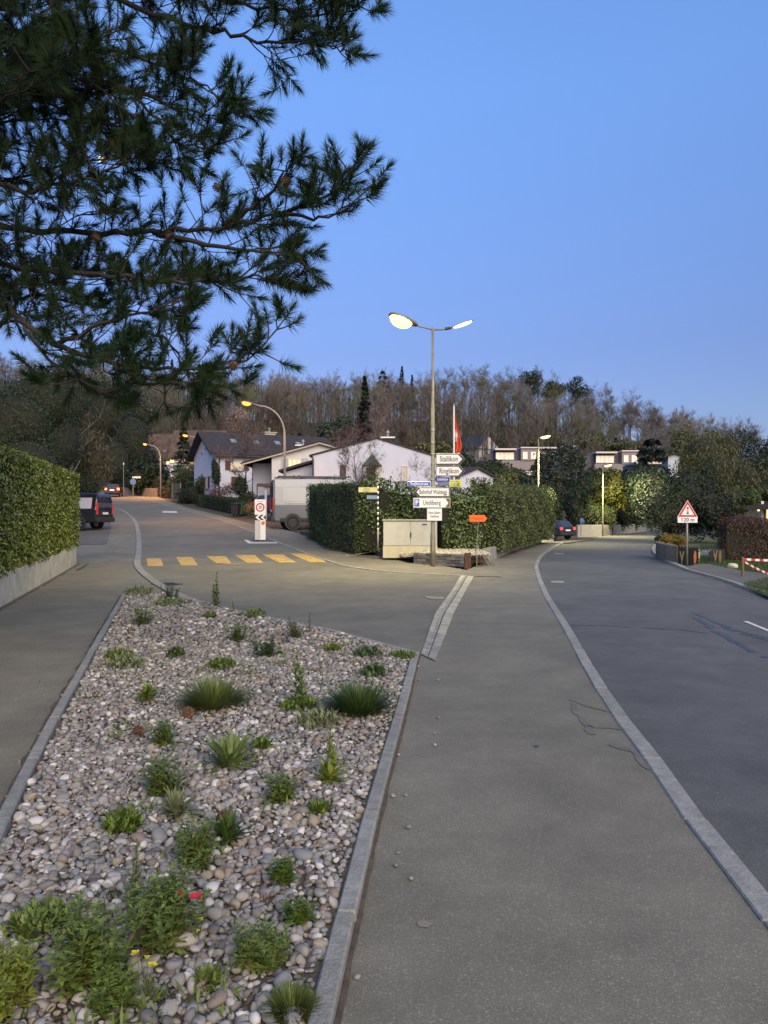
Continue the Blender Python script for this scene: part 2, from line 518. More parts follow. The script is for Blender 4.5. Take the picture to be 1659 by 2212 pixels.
# corner pavement beside the hedge
corner_poly = K5 + [Vector((-27, 92)), XY(402, 1096), XY(470, 1113), XY(540, 1131), XY(620, 1146), XY(713, 1172.4), XY(775, 1190), XY(858, 1211), XY(934, 1219), XY(1006, 1232)]
corner = drape('corner_footpath', corner_poly, m_asph_path, 0.012, 1.0)
grass_r = drape('verge_turf', [XY(1659, 1290), XY(1600, 1262), XY(1585, 1240), XY(1530, 1236), XY(1515, 1221), XY(1445, 1204), XY(1425, 1196), XY(1430, 1176), Vector((22, 55)), Vector((40, 60)), Vector((40, 12)), Vector((9, 10))], m_turf, 0.0, 1.2)
apron = drape('driveway_apron', [XY(1480, 1226), XY(1508, 1219), XY(1530, 1219), XY(1600, 1234), XY(1700, 1246), XY(1700, 1281), XY(1600, 1260), XY(1560, 1248)], m_asph_drive, 0.016, 0.8)
path_r = drape('garden_path', [XY(1508, 1189), XY(1560, 1185), XY(1640, 1192), XY(1640, 1200), XY(1560, 1197), XY(1508, 1199)], m_conc_old, 0.012, 0.8)

# kerbs: each stone its own piece on a bed of mortar
def kerb(name, pts, w, top, low, length=1.0, m=m_granite, zr=0.0):
    path = smooth_path(pts, length)
    base = MB()
    for a, b in zip(path, path[1:]):
        za, zb = hz(a.x, a.y), hz(b.x, b.y)
        d = (b - a); n = Vector((-d.y, d.x)).normalized() * (w * 0.42)
        vs = [(a.x - n.x, a.y - n.y), (a.x + n.x, a.y + n.y), (b.x + n.x, b.y + n.y), (b.x - n.x, b.y - n.y)]
        zt = [za + top - 0.012, za + top - 0.012, zb + top - 0.012, zb + top - 0.012]
        zl = [za - low, za - low, zb - low, zb - low]
        base.add([(x, y, z) for (x, y), z in zip(vs, zl)] + [(x, y, z) for (x, y), z in zip(vs, zt)],
                 [(3, 2, 1, 0), (4, 5, 6, 7), (0, 1, 5, 4), (1, 2, 6, 5), (2, 3, 7, 6), (3, 0, 4, 7)])
    root = base.build(name, m_bedding)
    root['kind'] = 'structure'
    hgt = top + low
    me0 = None
    for a, b in zip(path, path[1:]):
        L_ = (b - a).length
        if L_ < 0.2: continue
        if me0 is None:
            q = MB().box((0, 0, 0), (1.0, w, hgt)).build('kerb_stone', m, root, bevel=0.008, seg=1)
            me0 = q.data
        else:
            q = bpy.data.objects.new('kerb_stone', me0); COL.objects.link(q); q.parent = root
            md = q.modifiers.new('bevel', 'BEVEL'); md.width = 0.008; md.segments = 1; md.limit_method = 'ANGLE'
        c = (a + b) / 2
        za, zb = hz(a.x, a.y), hz(b.x, b.y)
        q.scale = ((L_ - 0.008), 1, 1)
        q.location = (c.x, c.y, (za + zb) / 2 + top - hgt / 2 + random.uniform(-0.003, 0.003))
        q.rotation_euler = (0, -math.atan2(zb - za, L_), math.atan2(b.y - a.y, b.x - a.x) + random.uniform(-0.006, 0.006))
    return root

kerb('footpath_kerb', K2, 0.115, 0.012, 0.2)
kerb('gravel_bed_kerb', GR, 0.075, 0.045, 0.1)
kerb('gravel_bed_back_kerb', GB, 0.085, 0.035, 0.1)
kerb('gravel_bed_left_kerb', GL, 0.07, 0.065, 0.1)
kerb('lane_kerb', K4, 0.20, 0.030, 0.15)
kerb('corner_kerb', K5[1:], 0.14, 0.022, 0.15)
kerb('main_road_far_kerb', K3, 0.16, 0.010, 0.2)
kerb('hedge_edging', [XY(*p) for p in ((650, 1154), (713, 1172.4), (775, 1190), (858, 1211))], 0.10, 0.17, 0.1, m=mat('dark_kerb', (0.06, 0.06, 0.062), 0.85, var=0.3, vscale=8))

# band of pavers across the mouth of the lane: three courses
m_paver = mat('pale_paver', (0.42, 0.40, 0.28), 0.85, var=0.25, vscale=8, bump=0.3, bscale=50, rand=0.12, speck=0.15)
m_paver2 = mat('grey_paver', (0.31, 0.30, 0.24), 0.85, var=0.3, vscale=8, bump=0.3, bscale=50, rand=0.12, speck=0.15)
def paver_band():
    a = [PAV_A + Vector((0.06, 0.0)), XY(940, 1326), XY(975, 1278), PAV_D]
    b = [PAV_B, XY(983, 1320), XY(1007, 1276), PAV_C]
    pa, pb = resample(a, 0.25), resample(b, 0.25)
    n = 40
    def along(pts, t):
        q = [Vector(p) for p in pts]; Ls = [(y - x).length for x, y in zip(q, q[1:])]; T = sum(Ls) * t
        for x, y, l in zip(q, q[1:], Ls):
            if T <= l: return x.lerp(y, T / l)
            T -= l
        return q[-1]
    root = drape('paver_band', [p for p in pa] + [p for p in pb[::-1]], m_bedding, 0.004, 0.5)
    lanes = [(0.0, 0.30), (0.30, 0.46), (0.52, 1.0)]
    for ci, (u0, u1) in enumerate(lanes):
        nn = [26, 44, 26][ci]
        for i in range(nn):
            t0, t1 = i / nn, (i + 1) / nn
            p = [along(pa, t0).lerp(along(pb, t0), u0), along(pa, t0).lerp(along(pb, t0), u1), along(pa, t1).lerp(along(pb, t1), u1), along(pa, t1).lerp(along(pb, t1), u0)]
            c = sum(p, Vector((0, 0))) / 4
            p = [c + (x - c) * (0.965 if ci != 1 else 0.95) for x in p]
            z = hz(c.x, c.y) + 0.004; zt = z + 0.012 + random.uniform(-0.002, 0.003)
            mb = MB().add([(x.x, x.y, z) for x in p] + [(x.x, x.y, zt) for x in p], [(0, 1, 2, 3), (7, 6, 5, 4), (4, 5, 1, 0), (5, 6, 2, 1), (6, 7, 3, 2), (7, 4, 0, 3)])
            mb.build('paver', m_paver if (t0 > 0.15 and not (ci == 1)) else m_paver2, root)
paver_band()

# markings
def quad_mark(name, pxs, m, z, parent, res=0.6):
    return drape(name, [XY(*p) for p in pxs], m, z, res, parent)
sx0 = [(317, 348), (381, 416), (446, 488), (507, 551), (567, 611), (628, 677)]
sx1 = [(319, 353), (391, 428), (468, 500), (534, 570), (604, 643), (670, 706)]
ty = [1206.5, 1204, 1202, 1199, 1198, 1196.5]; by = [1223.5, 1222, 1217, 1216.5, 1216, 1215]
for (a0, a1), (b0, b1), t, b_ in zip(sx0, sx1, ty, by):
    quad_mark('crosswalk_stripe', [(a0, t), (a1, t), (b1, b_), (b0, b_)], m_yellow, 0.008, lane)
quad_mark('white_line', [(526.7, 1166.6), (534, 1166.2), (545, 1172), (536, 1173.6)], m_white_paint, 0.008, lane)
quad_mark('white_line', [(536, 1171.8), (598, 1172), (600, 1174.4), (536, 1174.6)], m_white_paint, 0.012, lane)
quad_mark('lane_marking', [(352, 1104.2), (381, 1104.4), (384, 1108.2), (350, 1107.6)], m_white_paint, 0.010, lane)
quad_mark('faded_mark', [(474, 1218.2), (494, 1217), (519, 1217), (524, 1219), (508, 1220.8), (478, 1220.6)], mat('orange_chalk', (0.30, 0.17, 0.11), 0.9, var=0.3, vscale=5), 0.010, lane)
quad_mark('centre_dash', [(1605, 1335), (1616, 1335), (1661, 1353), (1661, 1357)], m_white_paint, -0.048, road)
quad_mark('centre_dash', [(1189, 1250.6), (1217, 1250.6), (1219, 1254.2), (1191, 1254.2)], m_faded, -0.048, road)
quad_mark('centre_dash', [(1196, 1192.6), (1216, 1192.6), (1220, 1194.6), (1200, 1194.8)], m_faded, -0.048, road)
quad_mark('white_smear', [(918, 1288.4), (958, 1290), (960, 1294.5), (935, 1295.6), (920, 1292)], mat('pale_road_stain', (0.30, 0.28, 0.19), 0.9, var=0.3, vscale=5), 0.008, lane)

def seam(parent, pxs, w, z):
    """ragged tar repair: short irregular patches with breaks between them"""
    pts = smooth_path([XY(*p) for p in pxs], 0.06)
    vs, fs = [], []; run = random.randrange(8, 26); on = True; k0 = None
    wob = 0.0
    for i, p in enumerate(pts):
        q = pts[min(i + 1, len(pts) - 1)] - pts[max(i - 1, 0)]
        n = Vector((-q.y, q.x)).normalized()
        wob = wob * 0.8 + random.gauss(0, 0.012)
        wa, wb = w * random.uniform(0.18, 0.62), w * random.uniform(0.18, 0.62)
        run -= 1
        if run <= 0:
            on = not on or random.random() < 0.35; run = random.randrange(10, 40) if on else random.randrange(1, 4)
            k0 = None
        if not on: continue
        for d in (-wa, wb):
            x, y = p.x + n.x * (d + wob), p.y + n.y * (d + wob)
            vs.append((x, y, hz(x, y) + z))
        if k0 is not None: fs.append((k0, len(vs) - 2, len(vs) - 1, k0 + 1))
        k0 = len(vs) - 2
    MB().add(vs, fs).build('tar_seam', m_tar, parent)
seam(road, [(1215, 1341), (1300, 1344), (1400, 1349), (1470, 1353), (1530, 1360)], 0.05, -0.0515)
seam(road, [(1497, 1317), (1540, 1335), (1580, 1350), (1640, 1365), (1661, 1369)], 0.07, -0.0512)
seam(road, [(1500, 1328), (1530, 1344), (1560, 1362), (1610, 1390), (1661, 1411)], 0.11, -0.0509)
seam(road, [(1560, 1346), (1600, 1360), (1661, 1375)], 0.06, -0.0506)
m_tar2 = mat('tar_seam_faded', (0.150, 0.138, 0.104), 0.8, var=0.3, vscale=6)
def fseam(pxs, w):
    seam(footpath, pxs, w * 1.3, 0.004)
    COL.objects[-1].data.materials[0] = m_tar2
fseam([(1237, 1520), (1260, 1560), (1300, 1600), (1370, 1635), (1405, 1665)], 0.045)
fseam([(1268, 1568), (1320, 1572), (1350, 1577)], 0.03)
fseam([(1230, 1512), (1290, 1530), (1330, 1538)], 0.02)
# drain grate beside the kerb
def grate():
    c = XY(360, 1262.5)
    o = thing('drain_grate', 'dark iron drain grate in the lane beside the kerb', 'drain', (c.x, c.y, hz(c.x, c.y)), R(-40))
    m_iron = mat('cast_iron', (0.035, 0.035, 0.035), 0.6, metal=0.6, var=0.3)
    fr = MB()
    for s in (-1, 1):
        fr.box((s * 0.23, 0, 0.006), (0.04, 0.5, 0.012)).box((0, s * 0.23, 0.006), (0.42, 0.04, 0.012))
    fr.build('frame', m_iron, o)
    for i in range(6):
        MB().box((-0.175 + i * 0.07, 0, 0.004), (0.035, 0.42, 0.010)).build('bar', m_iron, o)
grate()

# grit and dirt gathered along the kerbs, small marks on the asphalt
m_dirt = mat('kerb_dirt', (0.10, 0.078, 0.058), 0.97, var=0.4, vscale=12)
def dirt(parent, pts, side, w, z, m=m_dirt):
    path = smooth_path(pts, 0.15); vs, fs = [], []
    for i, p in enumerate(path):
        q = path[min(i + 1, len(path) - 1)] - path[max(i - 1, 0)]
        n = Vector((q.y, -q.x)).normalized() * side
        a = p + n * 0.04; b = p + n * (0.05 + w * random.uniform(0.25, 1.0))
        for t in (a, b): vs.append((t.x, t.y, hz(t.x, t.y) + z))
        if i: fs.append((2 * i - 2, 2 * i - 1, 2 * i + 1, 2 * i))
    if side < 0: fs = [f[::-1] for f in fs]
    MB().add(vs, [f[::-1] for f in fs]).build('kerb_dirt', m, parent)
dirt(footpath, GR[1:], 1, 0.014, 0.005)
dirt(left_path, GL[1:], -1, 0.05, 0.009)
dirt(left_path, [WALL_L[1] - d0 * 3, WALL_L[2]], 1, 0.10, 0.009)
quad_mark('tar_spot', [(1152, 1611), (1162, 1611), (1164, 1614.5), (1155, 1615)], m_tar, 0.006, footpath, 0.2)
quad_mark('pale_spot', [(900, 1993), (918, 1990), (935, 1997), (925, 2006), (905, 2004)], mat('pale_stain', (0.23, 0.205, 0.155), 0.9, var=0.2, vscale=9), 0.005, footpath, 0.2)
# ------------------------------------------------------------------ vegetation helpers
def leaves_np(name, pos, nrm, size, mat_, parent, asp=0.45, droop=0.0, jit=0.6, rng=RNG, fold=True):
    """one folded leaf (two quads) or a plain rhomb per point, facing nrm with jitter"""
    n = len(pos)
    nrm = nrm + rng.normal(0, jit, (n, 3))
    nrm /= np.linalg.norm(nrm, axis=1, keepdims=True) + 1e-9
    up = rng.normal(0, 1, (n, 3)); up[:, 2] += droop
    t = up - nrm * np.sum(up * nrm, 1, keepdims=True)
    t /= np.linalg.norm(t, axis=1, keepdims=True) + 1e-9
    s = np.cross(nrm, t)
    sz = (np.asarray(size) if np.ndim(size) else np.full(n, size)) * rng.uniform(0.65, 1.3, n)
    L = sz[:, None]; W = L * asp * 0.5
    a = pos - t * L * 0.5
    c = pos + t * L * 0.5 - nrm * L * 0.10
    b = pos + s * W + nrm * W * 0.35
    d = pos - s * W + nrm * W * 0.35
    v = np.stack([a, b, c, d], 1).reshape(-1, 3)
    i = np.arange(n) * 4
    f = np.concatenate([np.stack([i, i + 1, i + 2], 1), np.stack([i, i + 2, i + 3], 1)]) if fold else np.stack([i, i + 1, i + 2, i + 3], 1)
    return mesh_np(name, v, f, mat_, parent)

def ell_points(n, c, r, rng=RNG, shell=0.55, lump=0.16):
    """points in the outer part of a lumpy ellipsoid, with outward normals"""
    d = rng.normal(0, 1, (n, 3)); d /= np.linalg.norm(d, axis=1, keepdims=True)
    ph = rng.uniform(0, 6.28, 6)
    lum = 1 + lump * (np.sin(d[:, 0] * 5 + ph[0]) * np.sin(d[:, 1] * 4 + ph[1]) + np.sin(d[:, 2] * 6 + ph[2]) * np.sin(d[:, 0] * 7 + ph[3]) + 0.6 * np.sin(d[:, 1] * 11 + ph[4]) * np.sin(d[:, 2] * 10 + ph[5]))
    rad = (shell + (1 - shell) * rng.uniform(0, 1, n) ** 0.6) * lum
    p = d * rad[:, None] * np.asarray(r) + np.asarray(c)
    nr = d / np.asarray(r); nr /= np.linalg.norm(nr, axis=1, keepdims=True)
    return p, nr

def leafmat(name, col, rand=0.35, rough=0.55, trans=0.12, spec=0.4):
    return mat(name, col, rough, rand=rand, island=True, trans=trans, spec=spec)

m_bark = mat('bark', (0.075, 0.058, 0.045), 0.95, var=0.4, vscale=14, bump=0.8, bscale=40)
m_bark_grey = mat('grey_bark', (0.070, 0.058, 0.050), 0.95, var=0.35, vscale=10, rand=0.25)
m_bark_birch = mat('birch_bark', (0.42, 0.38, 0.31), 0.9, col2=(0.16, 0.13, 0.10), vscale=5)
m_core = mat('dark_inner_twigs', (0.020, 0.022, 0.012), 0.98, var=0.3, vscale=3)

def bush(name, label, cat, ells, leaf, n, m, group=None, trunk=None, shell=0.5, core=True, jit=0.7, asp=0.5, seed=1, lump=0.16, droop=0.0):
    """ells: list of (centre, radii) in world metres; n leaves in all; trunk: (base, top, radius)"""
    rng = np.random.default_rng(seed)
    c0 = Vector(ells[0][0])
    base = trunk[0] if trunk else Vector((c0.x, c0.y, hz(c0.x, c0.y)))
    o = thing(name, label, cat, base, 0, group)
    vol = np.array([(r[0] * r[1] + r[1] * r[2] + r[0] * r[2]) for _, r in ells]); k = (vol / vol.sum() * n).astype(int)
    P_, N_ = [], []
    for (c, r), kk in zip(ells, k):
        p, q = ell_points(max(kk, 8), np.array(c) - np.array(base), r, rng, shell, lump)
        g = H(p[:, 0] + base[0], p[:, 1] + base[1]) - base[2]
        p[:, 2] = np.maximum(p[:, 2], g + 0.02)
        P_.append(p); N_.append(q)
    cr = leaves_np('crown' if trunk else 'foliage', np.concatenate(P_), np.concatenate(N_), leaf, m, o, asp=asp, jit=jit, rng=rng, droop=droop)
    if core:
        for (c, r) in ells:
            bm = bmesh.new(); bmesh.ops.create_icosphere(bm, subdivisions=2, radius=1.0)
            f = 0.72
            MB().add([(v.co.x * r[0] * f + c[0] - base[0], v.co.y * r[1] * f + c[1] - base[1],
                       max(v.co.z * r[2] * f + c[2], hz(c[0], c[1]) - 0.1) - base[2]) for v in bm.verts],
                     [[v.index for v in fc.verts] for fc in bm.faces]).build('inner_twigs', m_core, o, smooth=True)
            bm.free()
    if trunk:
        b_, t_, rad = trunk
        d = Vector(t_) - Vector(b_)
        mb = MB().tube([(0, 0, -0.2), d * 0.3 + Vector((0.05, 0, 0)), d * 0.7, d], [rad * 1.25, rad, rad * 0.75, rad * 0.3], 8)
        for (c, r) in ells:
            q = Vector(c) - Vector(b_)
            mb.tube([d * 0.45, d * 0.6 + q * 0.25, q], [rad * 0.5, rad * 0.35, rad * 0.1], 5)
        mb.build('trunk', m_bark, o, smooth=True)
    return o

def ell(px, py, d, rx, ry, rd=None):
    """an ellipsoid d metres away whose size is read off the photograph"""
    s = d / FPX
    return (tuple(P(px, py, d)), (rx * s, (rd if rd is not None else 0.8 * (rx + ry) / 2 * s), ry * s))

def hedge(name, label, pts, width, z0, z1, leaf, dens, m, seed=3, group=None, end=True, asp=0.5, jit=0.5, rough_top=0.05, cat='hedge', side=(1, 1), bulge=0.06, zfun=None, shoots=0):
    """clipped hedge along a path of ground points; pts run with the visible face on the right-hand side"""
    rng = np.random.default_rng(seed)
    pts = resample(pts, 0.5)
    base = Vector((pts[0].x, pts[0].y, hz(pts[0].x, pts[0].y)))
    o = thing(name, label, cat, base, 0, group)
    seg = [(a, b, (b - a).length) for a, b in zip(pts, pts[1:])]
    T = sum(s[2] for s in seg)
    Pn, Nn = [], []
    def at_len(u):
        q = np.zeros((len(u), 2)); nn = np.zeros((len(u), 2)); acc = 0
        for a, b, l in seg:
            k = (u >= acc) & (u <= acc + l)
            t = (u[k] - acc) / max(l, 1e-6)
            q[k, 0] = a.x + (b.x - a.x) * t; q[k, 1] = a.y + (b.y - a.y) * t
            nn[k, 0] = (b.y - a.y) / l; nn[k, 1] = -(b.x - a.x) / l
            acc += l
        return q, nn
    zf = zfun or (lambda u: np.full(len(u), z1))
    for s in (1, -1):
        cnt = int(T * (z1 - z0) * dens * side[0 if s == 1 else 1])
        if cnt < 1: continue
        u = rng.uniform(0, T, cnt); q, nn = at_len(u)
        t = rng.uniform(0, 1, cnt)
        top = zf(u)
        z = z0 + (top - z0) * t
        off = width / 2 - 0.12 * np.maximum(0, t - 0.9) * 10 * 0.6 + bulge * np.sin(u * 2.1 + z * 1.7) * np.sin(u * 0.9 - z * 2.6) - rng.uniform(0, 0.16, cnt) ** 1.0
        x = q[:, 0] + nn[:, 0] * off * s; y = q[:, 1] + nn[:, 1] * off * s
        g = H(x, y)
        Pn.append(np.stack([x, y, g + z], 1)); Nn.append(np.stack([nn[:, 0] * s, nn[:, 1] * s, 0.3 + 0 * u], 1))
    cnt = int(T * width * dens)
    u = rng.uniform(0, T, cnt); q, nn = at_len(u); w = rng.uniform(-width / 2, width / 2, cnt)
    x = q[:, 0] + nn[:, 0] * w; y = q[:, 1] + nn[:, 1] * w
    Pn.append(np.stack([x, y, H(x, y) + zf(u) + rng.uniform(-0.12, rough_top, cnt)], 1)); Nn.append(np.tile([0, 0, 1.0], (cnt, 1)))
    if end:
        for e, sg in ((pts[0], -1), (pts[-1], 1)):
            d = (pts[1] - pts[0]) if sg == -1 else (pts[-1] - pts[-2]); d = d.normalized()
            cnt = int(width * (z1 - z0) * dens * 1.2)
            w = rng.uniform(-width / 2, width / 2, cnt); z = rng.uniform(z0, z1, cnt); dd = rng.uniform(-0.02, 0.14, cnt)
            x = e.x + d.y * w + d.x * sg * dd; y = e.y - d.x * w + d.y * sg * dd
            Pn.append(np.stack([x, y, H(x, y) + z], 1)); Nn.append(np.tile([d.x * sg, d.y * sg, 0.2], (cnt, 1)))
    for _ in range(shoots):                 # stray shoots above the cut
        u = np.full(9, rng.uniform(0, T)); q, nn = at_len(u); w = rng.uniform(-width / 2, width / 2)
        hh = rng.uniform(0.2, 0.6); tt = np.linspace(0, 1, 9)
        x = q[:, 0] + nn[:, 0] * w + rng.normal(0, 0.03, 9) + tt * rng.normal(0, 0.12); y = q[:, 1] + nn[:, 1] * w + rng.normal(0, 0.03, 9)
        Pn.append(np.stack([x, y, H(x, y) + zf(u) + tt * hh], 1)); Nn.append(rng.normal(0, 1, (9, 3)))
    Pn = np.concatenate(Pn) - np.array(base); Nn = np.concatenate(Nn)
    f = leaves_np('foliage', Pn, Nn, leaf, m, o, asp=asp, jit=jit, rng=rng)
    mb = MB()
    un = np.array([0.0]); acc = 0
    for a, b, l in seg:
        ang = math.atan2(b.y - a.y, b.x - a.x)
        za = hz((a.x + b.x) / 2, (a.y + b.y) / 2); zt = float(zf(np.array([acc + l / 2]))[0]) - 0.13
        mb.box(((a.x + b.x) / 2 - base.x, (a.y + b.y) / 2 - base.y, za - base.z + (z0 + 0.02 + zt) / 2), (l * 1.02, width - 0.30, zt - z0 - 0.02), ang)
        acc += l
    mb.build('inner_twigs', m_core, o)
    return o

# ------------------------------------------------------------------ bare trees (beech, birch) for the wooded hill
def bare_tree_mesh(seed, h=20.0, spread=0.30, first=0.35, levels=3, n1=14, twigs=5, fine=2.2, tw=0.035, up=0.8, top=0.74):
    """trunk that breaks up into rising limbs below the top, so that the crown is rounded"""
    rng = random.Random(seed)
    tr = MB()
    lean = Vector((rng.uniform(-0.05, 0.05), rng.uniform(-0.05, 0.05), 1))
    R0 = h * 0.0125; hs = h * top
    stem = [Vector((0, 0, -0.5))]
    k = 7
    for i in range(1, k + 1):
        t = i / k
        stem.append(Vector((lean.x * hs * t + rng.uniform(-0.012, 0.012) * h, lean.y * hs * t + rng.uniform(-0.012, 0.012) * h, hs * t)))
    tr.tube(stem, [R0 * (1.15 - i / k * 0.95) for i in range(k + 1)], 5)
    def pos(t):
        u = t * k; i = min(int(u), k - 1); return stem[i].lerp(stem[i + 1], u - i)
    tips = []
    def grow(p, d, L, r, lev):
        q = [p]; n = 3
        for i in range(n):
            d = (d + Vector((rng.uniform(-.28, .28), rng.uniform(-.28, .28), rng.uniform(-0.08, .26)))).normalized()
            q.append(q[-1] + d * L / n)
        tr.tube(q, [r, r * 0.75, r * 0.5, r * 0.25], 3, cap=False)
        if lev > 0:
            for j in range(4 if lev > 1 else 5):
                s = rng.uniform(0.3, 1.0); i = min(int(s * n), n - 1)
                pp = q[i].lerp(q[i + 1], s * n - i)
                dd = (d + Vector((rng.uniform(-.9, .9), rng.uniform(-.9, .9), rng.uniform(-0.35, .6)))).normalized()
                grow(pp, dd, L * rng.uniform(0.4, 0.65), r * 0.45, lev - 1)
        else:
            tips.append((q[-1], d, L)); tips.append((q[1], d, L))
    for i in range(n1):
        t = first + (1 - first) * (i + rng.random()) / n1
        a = i * 2.4 + rng.uniform(-.4, .4)
        v = rng.uniform(0.5, 1.0) * up * (0.6 + 0.8 * t)
        d = Vector((math.cos(a), math.sin(a), v)).normalized()
        grow(pos(min(t, 0.99)), d, h * spread * rng.uniform(0.7, 1.15), R0 * 0.42 * (1.25 - t), levels - 1)
    tw_v = []; tw_f = []
    for p, d, L in tips:
        for j in range(twigs):
            dd = (d + Vector((rng.uniform(-.9, .9), rng.uniform(-.9, .9), rng.uniform(-0.5, .7)))).normalized()
            l = rng.uniform(0.5, 1.0) * fine
            b = Matrix.Rotation(rng.uniform(0, 3.14), 3, dd) @ (dd.orthogonal().normalized() * tw)
            i = len(tw_v)
            tw_v += [p - b, p + b, p + dd * l]
            tw_f += [(i, i + 1, i + 2)]
    return tr, np.array([tuple(v) for v in tw_v], np.float32), np.array(tw_f, np.int32)

def conifer_mesh(seed, h, r, n=2600, base=0.12, leaf=0.5, taper=0.9, droop=0.25, layers=16):
    rng = np.random.default_rng(seed)
    lay = rng.integers(0, layers, n)
    t = (lay + rng.uniform(0, 0.55, n)) / layers
    z = h * (base + (1 - base) * t)
    az0 = rng.uniform(0, 6.28, (layers, 9)); pick = rng.integers(0, 9, n)
    az = az0[lay, pick] + rng.normal(0, 0.16, n)
    ln = 1 + 0.25 * np.sin(az0[lay, pick] * 7.3)
    rr = (r * (1 - t) ** taper * ln + 0.05) * rng.uniform(0.12, 1.0, n) ** 0.6
    x = np.cos(az) * rr; y = np.sin(az) * rr
    z = z - droop * rr + rng.normal(0, 0.012 * h, n) * 0.5
    p = np.stack([x, y, z], 1)
    nr = np.stack([np.cos(az) * 0.4, np.sin(az) * 0.4, np.ones(n)], 1)
    return p, nr, rng

def place_conifer(name, label, x, y, h, r, m, seed, group=None, n=2600, leaf=0.5, taper=0.9, base=0.12, layers=16, dz=0.0, droop=0.25, asp=0.35):
    z = hz(x, y) + dz
    o = thing(name, label, 'tree', (x, y, z), 0, group)
    p, nr, rng = conifer_mesh(seed, h, r, n, base, leaf, taper, droop, layers)
    leaves_np('crown', p, nr, leaf, m, o, asp=asp, jit=0.5, rng=rng)
    MB().tube([(0, 0, -0.3), (0, 0, h * 0.5), (0, 0, h * 0.97)], [h * 0.016, h * 0.010, h * 0.002], 6).build('trunk', m_bark, o)
    return o

def place_pine(name, label, x, y, h, clumps, m, seed, group=None, leaf=0.45, n=2200, lean=0.0):
    """tall tree with a bare trunk and clumps of foliage near the top; clumps: (dx, dz fraction, rx, rz)"""
    z = hz(x, y)
    o = thing(name, label, 'tree', (x, y, z), 0, group)
    rng = np.random.default_rng(seed)
    Pn, Nn = [], []
    tot = sum(c[2] * c[3] for c in clumps)
    for dx, fz, rx, rz_ in clumps:
        p, q = ell_points(max(30, int(n * rx * rz_ / tot)), (dx, rng.uniform(-rx, rx) * 0.5, h * fz), (rx, rx, rz_), rng, 0.35, 0.25)
        Pn.append(p); Nn.append(q)
    leaves_np('crown', np.concatenate(Pn), np.concatenate(Nn), leaf, m, o, asp=0.35, jit=0.8, rng=rng)
    mb = MB().tube([(0, 0, -0.5), (lean * 0.4, 0, h * 0.4), (lean, 0, h * 0.93)], [h * 0.014, h * 0.011, h * 0.004], 6)
    for dx, fz, rx, rz_ in clumps:
        mb.tube([(lean * 0.9, 0, h * fz * 0.88), (dx * 0.5, 0, h * fz * 0.96), (dx, 0, h * fz)], [h * 0.006, h * 0.004, h * 0.001], 4)
    mb.build('trunk', m_bark, o)
    return o

